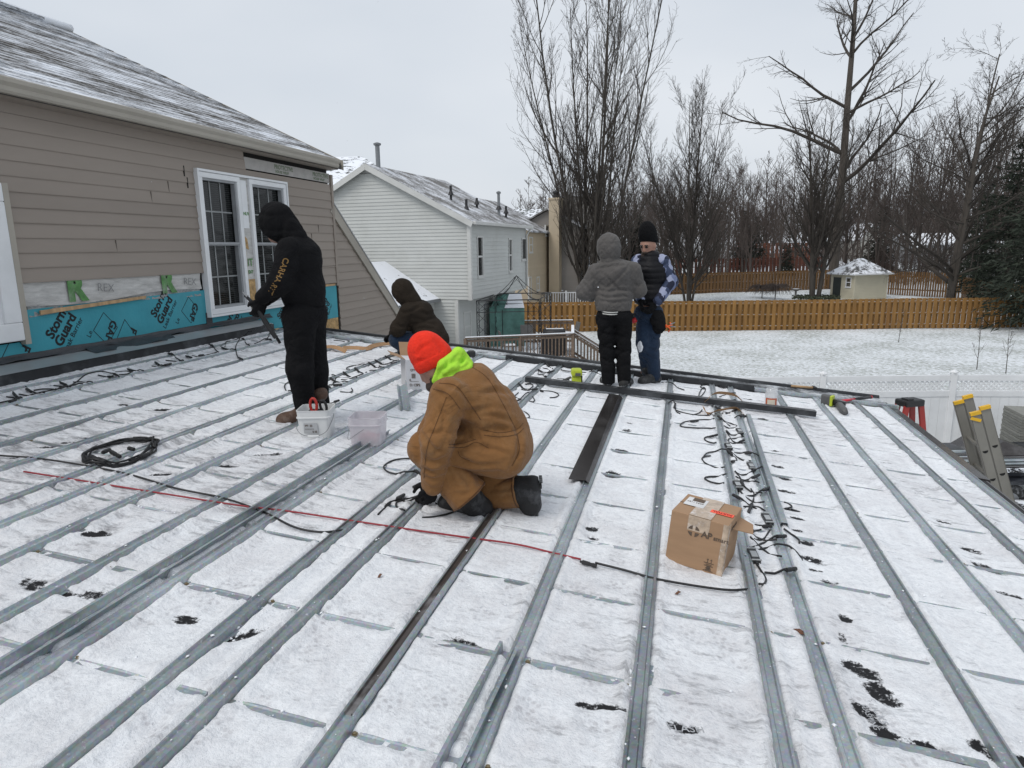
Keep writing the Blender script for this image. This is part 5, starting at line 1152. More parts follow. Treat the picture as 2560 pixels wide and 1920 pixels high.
# evergreens
M_needle = mat('dark spruce needles', (0.020, 0.028, 0.017), .85, 0, .5, 1.5)
M_needle2 = mat('distant evergreen', (0.022, 0.027, 0.019), .9, 0, .4, 1.0)
def conifer(seed, h, rad, layers=40, n=12, dens=22, leaf=.25, droop=.28, bare=.06):
    g = np.random.RandomState(seed); V = []; F = []; S = []; c = 0
    for i in range(layers):
        t = bare + (1 - bare)*(i + g.rand()*.6)/layers; z = h*t; R = rad*(1 - t)**.85*(0.8 + .35*g.rand()) + .12
        for k in range(int(n*(1 - .45*t))):
            a = g.rand()*6.283; L = R*(.7 + .4*g.rand()); d = np.array([math.cos(a), math.sin(a), -droop*(1 - t) + .25*t]); s0 = np.array([0, 0, z + g.randn()*.1]); S.append((*s0, .025, *(s0 + d*L), .006))
            m = max(3, int(dens*L/rad)); f = g.rand(m)**.7; P = s0 + d*L*f[:, None] + g.randn(m, 3)*np.array([.09, .09, .05])*(.6 + L*.4)
            D = d + g.randn(m, 3)*.55 + np.array([0, 0, -.25]); D /= np.linalg.norm(D, axis=1, keepdims=True); sd = np.cross(D, g.randn(m, 3)); sd /= np.linalg.norm(sd, axis=1, keepdims=True)
            l = leaf*(.6 + .8*g.rand(m))[:, None]; w = l*.2
            V.append(np.stack([P - sd*w, P + sd*w, P + D*l*1.5 + sd*w*.2, P + D*l*1.5 - sd*w*.2], 1).reshape(-1, 3)); F.append(np.arange(m*4).reshape(-1, 4) + c); c += m*4
    cv, cf = frusta(S, 3); V.append(cv); F.append(cf + c)
    me = np_mesh('crown', np.concatenate(V), np.concatenate(F)); tr = segs_mesh('trunk', [([(0, 0, -.2, .18*h/10, 0, 0, h*.97, .02)], 7)]); return tr, me
cA = conifer(1, 10.5, 3.4)
plant('spruce_tree', 'dark spruce overhanging the fence at the right edge', cA, base_at(2592, 38.5), (M_bark, M_needle))
plant('spruce_tree', 'large dark spruce standing behind the right end of the fence', cA, base_at(2510, 50), (M_bark, M_needle), 2.0, 1.12)
plant('spruce_tree', 'dark spruce half hidden behind the gnarled tree', cA, base_at(2440, 62), (M_bark, M_needle), 4.0, .95)
cB = conifer(2, 8, 2.2, 30, 11, 18, .3)
for (u, D, s, lb) in ((1960, 84, .55, 'small evergreen beside the dark red fence'), (2190, 84, 1.0, 'rounded evergreen right of the towering oak'), (1850, 96, 1.0, 'dark evergreen in the wood behind the fences'), (1880, 100, .9, 'dark evergreen in the wood behind the fences')):
    plant('evergreen_tree', lb, cB, base_at(u, D), (M_bark, M_needle2), u*.1, s, 0, 'dark evergreens in the wood' if 'wood' in lb else None)
cC = conifer(3, 5.5, .75, 30, 9, 10, .22, -.5, .02)
for (u, s) in ((1575, 1.15), (1594, 1.3), (1607, 1.05)): plant('arborvitae', 'narrow dark arborvitae between the two standing people', cC, base_at(u, 72), (M_bark, M_needle2), u, s, 0, 'narrow arborvitae trees')
# young bare saplings on the lawn
def sapling(seed, u, vb, h, label):
    p = at_z(u, vb, 0.0); p[2] = gz(p[0], p[1]); o = grow(seed, h, .02, 1, kids=(9, 3), ratio=(.3, .35), angle=(.6, .6), up=(.08, .05), first=.3, rmin=.005)
    plant('sapling', label, (segs_mesh('trunk', [(o[0], 5)]), segs_mesh('crown', [(o[1], 4), (o[2], 3)])), p, (M_bark, M_twig_r), seed)
sapling(1, 2246, 855, 1.9, 'thin sapling in the middle of the snowy lawn'); sapling(2, 2442, 926, 2.4, 'straight sapling just beyond the vinyl fence post'); sapling(5, 2515, 936, 2.2, 'branching sapling at the right edge of the lawn')
# weeping shrubs, ivy ring, low dry hydrangeas
def shrub(u, D, w, h, seed, label, m):
    g = random.Random(seed); S = []; b = np.array(base_at(u, D)); top = np.array([0, 0, h*.9])
    S.append((0, 0, -.1, .05, *top, .03))
    for k in range(240):
        a = g.uniform(0, 6.28); rr = w*math.sqrt(g.random()); p = top*g.uniform(.7, 1); q = np.array([math.cos(a)*rr*.6, math.sin(a)*rr*.6, h*g.uniform(.85, 1.05)]); e = np.array([math.cos(a)*rr, math.sin(a)*rr, h*g.uniform(.25, .8)]); S.append((*p, .014, *q, .010)); S.append((*q, .010, *e, .006))
    plant('weeping_shrub', label, (segs_mesh('trunk', [(S[:1], 6)]), segs_mesh('crown', [(S[1:], 3)])), b, (M_bark, m), 0, 1, 0, None, 'shrub')
shrub(1905, 58, 1.5, 1.15, 4, 'low weeping bare shrub in the back yard', M_twig_r); shrub(1938, 57, 1.5, 1.3, 5, 'larger weeping bare shrub left of the bird bath', M_twig_r)
def ivy():
    g = np.random.RandomState(4); c = np.array(base_at(2040, 57)); n = 900; a = g.rand(n)*6.28; r = 1.9*np.sqrt(g.rand(n)); P = np.stack([c[0] + r*np.cos(a), c[1] + r*.8*np.sin(a), c[2] + .05 + .25*g.rand(n)], 1)
    D = g.randn(n, 3); D /= np.linalg.norm(D, axis=1, keepdims=True); E_ = np.cross(D, g.randn(n, 3)); E_ /= np.linalg.norm(E_, axis=1, keepdims=True); s = .08
    V = np.stack([P - D*s, P + E_*s, P + D*s, P - E_*s], 1).reshape(-1, 3); me = np_mesh('ground_ivy', V, np.arange(n*4).reshape(-1, 4)); me.materials.append(mat('ivy leaves', (0.05, .06, .035), .8, 0, .5, 4)); tag(new_obj('ground_ivy', me), 'ring of dark ground ivy around the bare tree by the shed', 'ivy', kind='stuff')
ivy()
# far houses glimpsed through the wood
M_farw = mat('far house siding', (0.30, 0.31, 0.32), .7, 0, .05, .3); M_farw2 = mat('far pale siding', (0.42, 0.41, 0.38), .7, 0, .05, .3)
def far_house(u0, u1, ve, vp, D, m, label, ridge='along', wu=()):
    p = at_d(u0, ve, D); q = at_d(u1, ve, D); L = np.linalg.norm((q - p)[:2]); O = np.array([p[0], p[1], 0]); t = thing('far_house', label, 'house', (p[0], p[1], gz(p[0], p[1])))
    hbox(t, O, _rt, -FH, L, 7, gz(p[0], p[1]) - .5, p[2], at_d(u0, vp, D + 3.5)[2], m, M_roof_snow, ridge, .3); dots(t, O - FH*.03, _rt, -FH, wu, m_fr=M_farw2)
far_house(2285, 2420, 612, 585, 105, M_farw, 'grey house with a snowy roof glimpsed through the wood at right', wu=((2300, 2310, 618, 632), (2370, 2382, 618, 634)))
far_house(2150, 2215, 600, 560, 120, M_farw2, 'pale house with a gable seen between the oak and the right-hand trees', 'across', ((2165, 2175, 610, 625), (2190, 2200, 610, 625)))
far_house(1985, 2045, 622, 606, 118, M_farw, 'low house with a white roof seen left of the bare tree trunk', wu=((2000, 2012, 626, 634),))
far_house(1885, 1965, 632, 617, 112, M_farw2, 'low pale building with snowy roof above the red fence', wu=((1900, 1912, 636, 642),))
# ================================================================ people: smooth implicit bodies and clothes turned into meshes
def sd_eval(P, prims, k):
    d = None
    for pr in prims:
        if pr[0] == 'c':
            a, b, ra, rb = pr[1:]; a = np.array(a, np.float32); ba = np.array(b, np.float32) - a; ra = np.float32(ra); rb = np.float32(rb); L2 = max(ba @ ba, 1e-9)
            t = np.clip(((P - a) @ ba)/L2, 0, 1); q = P - a - t[..., None]*ba; q = np.sqrt((q*q).sum(-1)) - (ra + (rb - ra)*t)
        else:
            c, R, ax = pr[1:]; q = (P - np.array(c, np.float32)) @ np.array(ax, np.float32).T; R = np.array(R, np.float32)
            k0 = np.sqrt(((q/R)**2).sum(-1)); k1 = np.sqrt(((q/(R*R))**2).sum(-1)); q = k0*(k0 - 1)/np.maximum(k1, 1e-6)
        if d is None: d = q
        else:
            h = np.clip(0.5 + 0.5*(d - q)/k, 0, 1); d = d*(1 - h) + q*h - k*h*(1 - h)
    return d
def surface_net(Fv, org, h):
    s = Fv < 0; nx, ny, nz = Fv.shape
    corners = [(i, j, k) for i in (0, 1) for j in (0, 1) for k in (0, 1)]
    sl = lambda a, c: a[c[0]:nx - 1 + c[0], c[1]:ny - 1 + c[1], c[2]:nz - 1 + c[2]]
    cnt = sum(sl(s, c).astype(np.int8) for c in corners); act = (cnt > 0) & (cnt < 8)
    idx = np.full(act.shape, -1, np.int64); I = np.argwhere(act); idx[act] = np.arange(len(I))
    acc = np.zeros((len(I), 3)); n = np.zeros(len(I))
    val = {c: Fv[I[:, 0] + c[0], I[:, 1] + c[1], I[:, 2] + c[2]] for c in corners}
    for a in corners:
        for ax in range(3):
            if a[ax] == 0:
                b = tuple(1 if q == ax else a[q] for q in range(3)); va, vb = val[a], val[b]; m = (va < 0) != (vb < 0)
                t = np.where(m, va/np.where(np.abs(va - vb) < 1e-12, 1e-12, va - vb), 0); p = np.array(a, float)[None] + np.zeros((len(I), 3)); p[:, ax] += t; acc[m] += p[m]; n[m] += 1
    V = org + (I + acc/np.maximum(n, 1)[:, None])*h; faces = []
    for ax in range(3):
        o1, o2 = [q for q in range(3) if q != ax]
        sh = [nx, ny, nz]; A = [slice(1, -1)]*3; A[ax] = slice(0, sh[ax] - 1); Bs = list(A); Bs[ax] = slice(1, sh[ax])
        s0, s1 = s[tuple(A)], s[tuple(Bs)]; ed = np.argwhere(s0 != s1)
        if len(ed) == 0: continue
        fl = s0[tuple(ed.T)]; g = ed.copy(); g[:, o1] += 1; g[:, o2] += 1
        def ci(d1, d2): q = g.copy(); q[:, o1] -= d1; q[:, o2] -= d2; return idx[q[:, 0], q[:, 1], q[:, 2]]
        quad = np.stack([ci(1, 1), ci(0, 1), ci(0, 0), ci(1, 0)], 1); quad = quad[(quad >= 0).all(1)] if (quad < 0).any() else quad
        ok = len(quad) == len(fl); flip = (fl if ax != 1 else ~fl) if ok else np.ones(len(quad), bool); quad[~flip] = quad[~flip][:, ::-1]; faces.append(quad)
    return V, np.concatenate(faces)
def sd_part(name, prims, m, parent, k=0.04, res=0.012, cuts=(), carve=None, folds=0.0, ff=22.0, label=None, post=None):
    """cuts: (point, normal) keep the side where (p-point).normal < 0; carve: prims cut out; folds: height of sewn-in creases"""
    lo = np.full(3, 1e9); hi = -lo
    for pr in prims:
        if pr[0] == 'c':
            for q, r in ((pr[1], pr[3]), (pr[2], pr[4])): lo = np.minimum(lo, np.array(q) - r); hi = np.maximum(hi, np.array(q) + r)
        else: r = max(pr[2]); lo = np.minimum(lo, np.array(pr[1]) - r); hi = np.maximum(hi, np.array(pr[1]) + r)
    lo -= 3*res + folds + .02; hi += 3*res + folds + .02
    nn = np.maximum(np.ceil((hi - lo)/res).astype(int) + 1, 4)
    X = np.meshgrid(*[lo[i] + res*np.arange(nn[i]) for i in range(3)], indexing='ij'); P = np.stack(X, -1).astype(np.float32); X = [P[..., i] for i in range(3)]
    d = sd_eval(P, prims, k)
    if folds:
        x, y, z = X; wx = x + .05*np.sin(7*y + 5*z); wz = z + .04*np.sin(6*x + 2) + .035*np.sin(9*y + 1)
        v1 = (1 - np.abs(np.sin(ff*.95*(wz + .45*wx - .3*y) + 1.5*np.sin(4*x - 3*y + 2*z))))**2.5; v2 = (1 - np.abs(np.sin(ff*.80*(wz*.6 - .7*wx + .5*y) + 1.8*np.sin(3*y + 4*z))))**2.5
        m1 = .5 + .5*np.sin(8.3*x + 5.1*y + 3 + 2*np.sin(6*z)); m2 = .5 + .5*np.sin(6.7*y - 7.9*z + 1 + 2*np.sin(5*x)); w = -1.5*v1*m1 - 1.5*v2*m2
        d = d - folds*w
    if post is not None: d = post(P, d)
    for c in cuts:
        p0, n0 = c; n0 = np.array(n0, float); n0 /= np.linalg.norm(n0); d = np.maximum(d, (P - np.array(p0, float)) @ n0)
    if carve: d = np.maximum(d, -sd_eval(P, carve, .02))
    V, F = surface_net(d, lo, res); me = np_mesh(name, V, F); shade_smooth(me); me.materials.append(m)
    bm = bmesh.new(); bm.from_mesh(me); bmesh.ops.recalc_face_normals(bm, faces=bm.faces); bm.to_mesh(me); bm.free()
    o = new_obj(name, me); adopt(o, parent)
    if label: o['label'] = label
    return o
def crease(o, lines, A=.009, wpx=7.0):
    """press creases into cloth along lines seen on it (photograph points), with a soft ridge beside each"""
    me = o.data; n = len(me.vertices); co = np.empty(n*3); me.vertices.foreach_get('co', co); co = co.reshape(-1, 3); no = np.empty(n*3); me.vertices.foreach_get('normal', no); no = no.reshape(-1, 3)
    d = co - EYE; z = d @ FW; u = IW/2 + FPX*(d @ R2)/z; v = IH/2 - FPX*(d @ U2)/z; face = (no*d).sum(1) < 0; disp = np.zeros(n)
    for ln in lines:
        P = [np.array(p, float) for p in ln]; best = np.full(n, 1e9); side = np.zeros(n); tt = np.zeros(n)
        for i in range(len(P) - 1):
            ba = P[i + 1] - P[i]; L2 = max(ba @ ba, 1e-6); t = np.clip(((u - P[i][0])*ba[0] + (v - P[i][1])*ba[1])/L2, 0, 1); dx = u - P[i][0] - t*ba[0]; dy = v - P[i][1] - t*ba[1]; dd = np.hypot(dx, dy); m = dd < best
            best = np.where(m, dd, best); side = np.where(m, np.sign(dx*ba[1] - dy*ba[0]), side); tt = np.where(m, (i + t)/(len(P) - 1), tt)
        e = np.sin(np.pi*np.clip(tt*.9 + .05, 0, 1))**.5
        disp += e*A*(-np.exp(-(best/wpx)**2) + .6*np.exp(-((best - 1.9*wpx)/(1.1*wpx))**2)*np.where(side > 0, 1.0, .35))
    co = co + no*(np.where(face, disp, 0))[:, None]; me.vertices.foreach_set('co', co.ravel()); me.update()
def unit(v): v = np.array(v, float); return v/np.linalg.norm(v)
def fr(f, up=(0, 0, 1)):
    f = unit(f); s = unit(np.cross(np.array(up, float), f)); return np.array([f, s, np.cross(f, s)])     # forward, left, up
def head_prims(c, A, r=1.0):
    f, s, u = A; c = np.array(c, float)
    return [('e', c + u*.015*r, (.098*r, .078*r, .115*r), A), ('e', c + f*.030*r - u*.055*r, (.066*r, .056*r, .062*r), A), ('c', c + f*.092*r + u*.008*r, c + f*.112*r - u*.026*r, .011*r, .016*r),
            ('e', c + f*.084*r + u*.03*r, (.016*r, .05*r, .014*r), A), ('e', c + f*.083*r - u*.062*r, (.018*r, .03*r, .010*r), A), ('e', c + s*.08*r - u*.01*r, (.026*r, .012*r, .034*r), A), ('e', c - s*.08*r - u*.01*r, (.026*r, .012*r, .034*r), A)]
M_skin = mat('skin', (0.33, 0.18, 0.13), .55, 0, .12, 20, .1, 90, dirt=(.42, .17, .12), dirt_amt=.4)
M_eye = mat('eye', (0.02, 0.016, 0.014), .25); M_hair = mat('dark stubble', (0.05, .035, .028), .9)
def foot_in(J, sd, heel, toe):
    """put the body's foot inside the boot that stands at heel/toe"""
    heel = np.array(heel, float); toe = np.array(toe, float); d = unit(toe - heel); J['an_' + sd] = J['an_' + sd]*.0 + heel + d*.05 + (J['an_' + sd] - heel - d*.05)*1.0; J['toe_' + sd] = heel + (toe - heel)*.7 + np.array([0, 0, .045])
def body(parent, J, head_c, head_A, slim=.78):
    """continuous body under the clothes: J = dict of joints"""
    pr = head_prims(head_c, head_A); f, s, u = head_A
    pr += [('c', head_c - u*.08, J['neck'], .052, .058), ('c', J['neck'], J['chest'], .075, .13*slim + .01), ('c', J['chest'], J['waist'], .135*slim, .125*slim), ('c', J['waist'], J['pelvis'], .125*slim, .13*slim)]
    for sd in ('n', 'f'):
        pr += [('c', J['chest']*.4 + J['sh_' + sd]*.6, J['sh_' + sd], .06, .055), ('c', J['sh_' + sd], J['el_' + sd], .050, .038), ('c', J['el_' + sd], J['wr_' + sd], .038, .028), ('c', J['hip_' + sd], J['kn_' + sd], .078, .055), ('c', J['kn_' + sd], J['an_' + sd], .052, .038), ('c', J['an_' + sd], J['toe_' + sd], .030, .016)]
    return sd_part('body', pr, M_skin, parent, k=.03, res=.0135)
def hand(name, c, d, palm_n, thumb, m, parent, curl=.9, sc=1.0):
    """gloved hand: palm, four unequal bent fingers and a thumb leaving the side of the palm"""
    d = unit(d); n = np.array(palm_n, float); n = unit(n - d*(n @ d)); t = unit(np.cross(d, n)); t = t if t @ np.array(thumb) > 0 else -t; c = np.array(c, float)
    pr = [('e', c, (.052*sc, .046*sc, .020*sc), (d, t, n)), ('c', c - d*.05*sc, c - d*.085*sc, .034*sc, .036*sc)]
    for i, (o, L) in enumerate(((.033, .074), (.012, .082), (-.011, .076), (-.033, .060))):
        p = c + d*.040*sc + t*o*sc; a = .35*curl; dirs = []
        for seg, fr_ in enumerate((.45, .32, .26)):
            a2 = a + curl*.75*seg; q = p + (d*math.cos(a2) + n*math.sin(a2))*L*fr_*sc; pr.append(('c', p, q, (.0115 - .001*seg)*sc, (.0105 - .001*seg)*sc)); p = q
    p = c - d*.015*sc + t*.04*sc; q = p + (d*.55 + t*.6 + n*.5)*.036*sc; r_ = q + (d*.75 + n*.55)*.034*sc; pr += [('c', p, q, .014*sc, .0125*sc), ('c', q, r_, .0125*sc, .010*sc)]
    return sd_part(name, pr, m, parent, k=.009, res=.0055)
def boot(name, an, heel, toe, m, parent, r=.052, shaft=None, sole=None):
    an, heel, toe = (np.array(q, float) for q in (an, heel, toe)); d = unit(toe - heel); up = an - (heel + toe)/2; up = unit(up - d*(up @ d)); sd = np.cross(up, d); A = (d, sd, up); L = np.linalg.norm(toe - heel)
    sh = an if shaft is None else np.array(shaft, float)
    pr = [('c', heel + d*.02 + up*.05, toe - d*.05 + up*.042, r*.9, r*.84), ('e', toe - d*.06 + up*.040, (.08, r*.98, .055), A), ('c', heel + d*.045 + up*.07, sh + (sh - heel)*.15, r*1.05, r*1.15), ('c', heel + d*.07 + up*.10, toe - d*.09 + up*.055, r*.9, r*.75)]
    o = sd_part(name, pr, m, parent, k=.03, res=.009, cuts=[((heel + toe)/2 + up*.004, -up)])
    so = MB(); pts = []
    for i in range(18):
        a = 2*math.pi*i/18; w = (.046 if math.cos(a) > 0 else .040); pts.append((heel + toe)/2 + d*math.cos(a)*(L/2 + .012) + sd*math.sin(a)*w*1.15 - up*.016)
    so.prism(pts, up*.022); so.build('sole', sole or M_rubber, o)
    return o
M_rubber = mat('black rubber', (0.014, 0.014, 0.014), .7, 0, .3, 30, .3, 80, dirt=(.6, .62, .65), dirt_amt=.5)
M_glove = clothm('black glove knit', (0.012, 0.012, 0.013), .85, .3)
M_blackcloth = clothm('black sweatshirt fleece', (0.0095, 0.0095, 0.0105), .95, .25, 300, 6, .7)
M_blackpant = clothm('black work trousers', (0.0085, 0.0085, 0.0095), .9, .25, 200, 8, .6)

# ---------------------------------------------------------------- person in black hooded sweatshirt at the window
D1_ = on_roof(742, 1058)
D1_ = (D1_ - EYE) @ FH
J_ = lambda u, v, dd=0.0: at_d(u, v, D1_ + dd)
pA = thing('person', 'person in black hooded sweatshirt and trousers standing by the window holding a black tool', 'person', on_roof(760, 1050))
fA = unit(-_rt*.82 + FH*.5); AA = fr(fA)
J = dict(neck=J_(733, 603), chest=J_(745, 655), waist=J_(755, 735), pelvis=J_(762, 785), sh_n=J_(722, 622, -.17), el_n=J_(700, 706, -.22), wr_n=J_(657, 744, -.14), sh_f=J_(752, 618, .17), el_f=J_(712, 706, .24), wr_f=J_(664, 748, .02),
         hip_n=J_(748, 795, -.09), kn_n=J_(750, 925, -.11), an_n=J_(764, 1022, -.06), toe_n=J_(705, 1045, -.10), hip_f=J_(775, 795, .09), kn_f=J_(788, 925, .1), an_f=J_(800, 1010, .12), toe_f=J_(755, 1022, .16))
foot_in(J, 'n', on_roof(765, 1052), on_roof(694, 1058)); foot_in(J, 'f', on_roof(806, 1024), on_roof(748, 1030))
hA = J_(690, 566); hAA = fr(fA*.8 - np.array([0, 0, .6]))
body(pA, J, hA, hAA)
sweat = sd_part('sweatshirt', [('e', J_(747, 650), (.125, .205, .19), AA), ('e', J_(757, 715), (.135, .19, .17), AA), ('c', J_(758, 735), J_(762, 757), .155, .15), ('c', J['sh_n'], J['el_n'], .088, .076), ('c', J['el_n'], J['wr_n'], .075, .058), ('c', J['sh_f'], J['el_f'], .088, .074), ('c', J['el_f'], J['wr_f'], .074, .058), ('c', J_(733, 612), J_(748, 640), .10, .15)], M_blackcloth, pA, .06, .011, [(J_(762, 766), (0, 0, -1))], folds=.006, ff=22)
sd_part('hood', [('e', J_(688, 556), (.125, .112, .135), fr(fA*.9 - RN*.35)), ('c', J_(695, 545), J_(726, 585), .115, .10), ('c', J_(720, 580, 0), J_(748, 612), .10, .085)], M_blackcloth, pA, .05, .010, carve=[('e', np.array(hA) + hAA[0]*.175, (.09, .07, .09), hAA)], folds=.006, ff=30)
sd_part('trousers', [('e', J_(765, 785), (.145, .185, .13), AA), ('c', J['hip_n'], J['kn_n'], .125, .098), ('c', J['kn_n'], J['an_n'], .096, .080), ('c', J['hip_f'], J['kn_f'], .12, .095), ('c', J['kn_f'], J['an_f'], .094, .08)], M_blackpant, pA, .05, .011, [(J_(764, 1018), (0, 0, -1)), (J_(762, 752), (0, 0, 1))], folds=.007, ff=20)
M_bootbr = mat('brown leather', (0.085, 0.045, 0.028), .7, 0, .3, 18, .4, 60, dirt=(.25, .2, .17), dirt_amt=.5)
bz = on_roof(765, 1052); bt = on_roof(694, 1058)
boot('boot', J_(764, 1008, -.06), bz, bt, M_bootbr, pA, .056)
bz = on_roof(806, 1024); bt = on_roof(748, 1030); boot('boot', J_(800, 990, .12), bz, bt, M_bootbr, pA, .056)
hand('glove', J_(648, 762, -.13), unit(-_rt*.3 - RN*.9), FH*.6 - _rt*.5, -_rt, M_glove, pA, .9); hand('glove', J_(655, 762, .0), unit(-_rt*.3 - RN*.9), -FH*.8 - _rt*.3, -_rt, M_glove, pA, .9)
M_gold = mat('gold print', (0.23, 0.13, 0.035), .7)
# print down the sleeve, sits just outside the cloth
def wrap_on(o, part, off=.002):
    """lay flat letters onto the cloth"""
    from mathutils.bvhtree import BVHTree
    me = part.data; bv = BVHTree.FromPolygons([v.co[:] for v in me.vertices], [tuple(p.vertices) for p in me.polygons])
    for v in o.data.vertices:
        h = bv.ray_cast(v.co - Vector(FH)*.5, Vector(FH))
        if h[0] is not None: v.co = h[0] - Vector(FH)*off
for (u0, v0, u1, v1, txt) in ((706, 643, 686, 707, 'CARHA'), (684, 706, 664, 731, 'RTT')):
    a = J_(u0, v0, -.3); ex = unit(J_(u1, v1, -.3) - a); lt_ = lettering(txt, M_gold, pA, a, ex, np.cross(-FH, ex), .054, .0008, extrude=0.0)
    wrap_on(lt_, sweat)
# the tool and the leads hanging from the hands
M_cable = mat('black cable jacket', (0.010, 0.010, 0.011), .5)
M_conn = mat('black connector plastic', (0.014, 0.014, 0.015), .45, 0, .3, 40, .2, 60)
tl = thing('cable_cutter', 'black long-handled cutter held by the person in the black sweatshirt', 'tool', J_(650, 770, -.1))
MB().tube([J_(612, 738, -.14), J_(640, 765, -.13), J_(662, 806, -.12), J_(690, 845, -.12)], [.012, .014, .016, .018], 7).build('handle', M_conn, tl); MB().tube([J_(626, 760, -.10), J_(664, 800, -.08), J_(700, 858, -.05)], .012, 7).build('handle', M_conn, tl); MB().tube([J_(606, 730, -.14), J_(618, 742, -.14)], [.004, .014], 6).build('jaw', M_pipe, tl)

# ---------------------------------------------------------------- crouching person in dark brown jacket
D2_ = (on_roof(1045, 897) - EYE) @ FH; J_ = lambda u, v, dd=0.0: at_d(u, v, D2_ + dd)
pB = thing('person', 'person crouching in a dark brown hooded jacket and blue jeans near the far roof edge', 'person', on_roof(1045, 897))
fB = unit(-_rt*.8 + FH*.55); AB = fr(fB)
J = dict(neck=J_(1027, 762), chest=J_(1045, 785), waist=J_(1070, 828), pelvis=J_(1085, 850), sh_n=J_(1018, 780, -.15), el_n=J_(995, 822, -.2), wr_n=J_(985, 834, -.02), sh_f=J_(1060, 772, .18), el_f=J_(1030, 820, .3), wr_f=J_(990, 832, .25),
         hip_n=J_(1080, 855, -.1), kn_n=J_(992, 850, -.12), an_n=J_(1030, 888, -.1), toe_n=J_(1005, 897, -.12), hip_f=J_(1085, 853, .1), kn_f=J_(1000, 845, .2), an_f=J_(1045, 885, .2), toe_f=J_(1020, 890, .22))
for sd in ('n', 'f'): pz = J['an_' + sd]; hz = np.array([pz[0] + .05*_rt[0], pz[1] + .05*_rt[1], 0]); hz[2] = roof_z(hz[0]) + .016; foot_in(J, sd, hz, hz + fB*.25)
hB = J_(1003, 733); hBA = fr(fB*.8 - RN*.6)
body(pB, J, hB, hBA)
M_brownj = clothm('dark brown canvas', (0.026, 0.020, 0.015), .9, .22, 220, 6, .6)
M_jean = clothm('blue denim', (0.014, 0.028, 0.056), .9, .25, 320, 9, .5, fade=(.05, .08, .13), fade_amt=.35)
sd_part('jacket', [('e', J_(1045, 785), (.15, .23, .17), fr(fB + RN*-.4)), ('e', J_(1068, 822), (.16, .22, .18), fr(fB - RN*.3)), ('c', J_(1078, 840), J_(1087, 850), .19, .18), ('c', J['sh_n'], J['el_n'], .095, .085), ('c', J['el_n'], J['wr_n'], .085, .065), ('c', J['sh_f'], J['el_f'], .095, .085), ('c', J['el_f'], J['wr_f'], .08, .06), ('c', J_(1027, 765), J_(1045, 780), .11, .16)], M_brownj, pB, .06, .013, [(J_(1085, 853), (-.15*_rt[0], -.15*_rt[1], -1))], folds=.003, ff=24)
k2 = lambda *pts: [(950 + x/6.38, 660 + y/6.38) for x, y in pts]
crease(pB.children[-1], [k2((480, 760), (560, 720), (640, 690)), k2((520, 850), (700, 905), (900, 850)), k2((520, 955), (700, 935), (900, 975)), k2((540, 1045), (700, 1015), (860, 1040)), k2((300, 740), (380, 780), (460, 760)), k2((240, 960), (320, 1000), (420, 990)), k2((480, 850), (470, 960), (450, 1060)), k2((460, 560), (600, 560), (800, 600)), k2((620, 760), (760, 800), (900, 780))], .012, 4)
sd_part('hood', [('e', J_(1005, 728), (.13, .115, .145), fr(fB - RN*.4)), ('c', J_(1008, 722), J_(1028, 752), .12, .11), ('c', J_(1022, 748), J_(1038, 766), .11, .10)], M_brownj, pB, .05, .011, carve=[('e', np.array(hB) + hBA[0]*.14, (.10, .075, .10), hBA)], folds=.006, ff=28)
sd_part('jeans', [('e', J_(1085, 855), (.17, .2, .13), AB), ('c', J['hip_n'], J['kn_n'], .125, .09), ('c', J['kn_n'], J['an_n'], .088, .07), ('c', J['hip_f'], J['kn_f'], .12, .088), ('c', J['kn_f'], J['an_f'], .088, .07)], M_jean, pB, .04, .012, folds=.010, ff=26)
for sd, dd in (('n', -.11), ('f', .21)):
    pz = J['an_' + sd]; hz = np.array([pz[0] + .05*_rt[0], pz[1] + .05*_rt[1], 0]); hz[2] = roof_z(hz[0]) + .016; tz = hz + fB*.25; tz[2] = roof_z(tz[0]) + .016; boot('boot', pz, hz, tz, M_rubber, pB, .052); hand('glove', J['wr_' + sd] + fB*.07 - RN*.03, fB - RN*.5, -RN, _rt, M_glove, pB, .7)

# ---------------------------------------------------------------- person in grey quilted jacket, back to us
D3_ = (on_roof(1538, 968) - EYE) @ FH; J_ = lambda u, v, dd=0.0: at_d(u, v, D3_ + dd)
pC = thing('person', 'person in a grey quilted hooded jacket standing with their back turned', 'person', on_roof(1538, 968))
fC = unit(FH + _rt*.12); AC = fr(fC)
J = dict(neck=J_(1524, 652), chest=J_(1534, 700), waist=J_(1534, 752), pelvis=J_(1535, 785), sh_n=J_(1490, 680), el_n=J_(1462, 730, .02), wr_n=J_(1478, 742, .26), sh_f=J_(1582, 676), el_f=J_(1596, 724, .04), wr_f=J_(1572, 738, .3),
         hip_n=J_(1514, 795), kn_n=J_(1518, 880, .02), an_n=J_(1521, 953, 0), toe_n=J_(1512, 962, .12), hip_f=J_(1556, 795), kn_f=J_(1558, 880, .02), an_f=J_(1561, 955, -.02), toe_f=J_(1572, 965, .1))
foot_in(J, 'n', on_roof(1522, 968), on_roof(1507, 957)); foot_in(J, 'f', on_roof(1556, 973), on_roof(1575, 962))
hC = J_(1522, 624); hCA = fr(fC - RN*.35)
body(pC, J, hC, hCA)
def quilt(sc=.085, h=.007):
    def f(P, d):
        a = P @ _rt; z = P[..., 2]; q1 = np.abs(((a + z)/sc) % 1 - .5); q2 = np.abs(((a - z)/sc) % 1 - .5); return d - h*np.minimum(1, 5*np.minimum(q1, q2)) + h*.5
    return f
def puff(sc=.062, h=.014):
    def f(P, d): z = P[..., 2] + .012*np.sin(9*(P @ _rt)); return d - h*np.sqrt(np.abs(np.sin(math.pi*z/sc)))
    return f
M_greyj = clothm('grey quilted nylon', (0.088, 0.082, 0.078), .8, .15, 300, 8, .45)
M_greyq = M_greyj
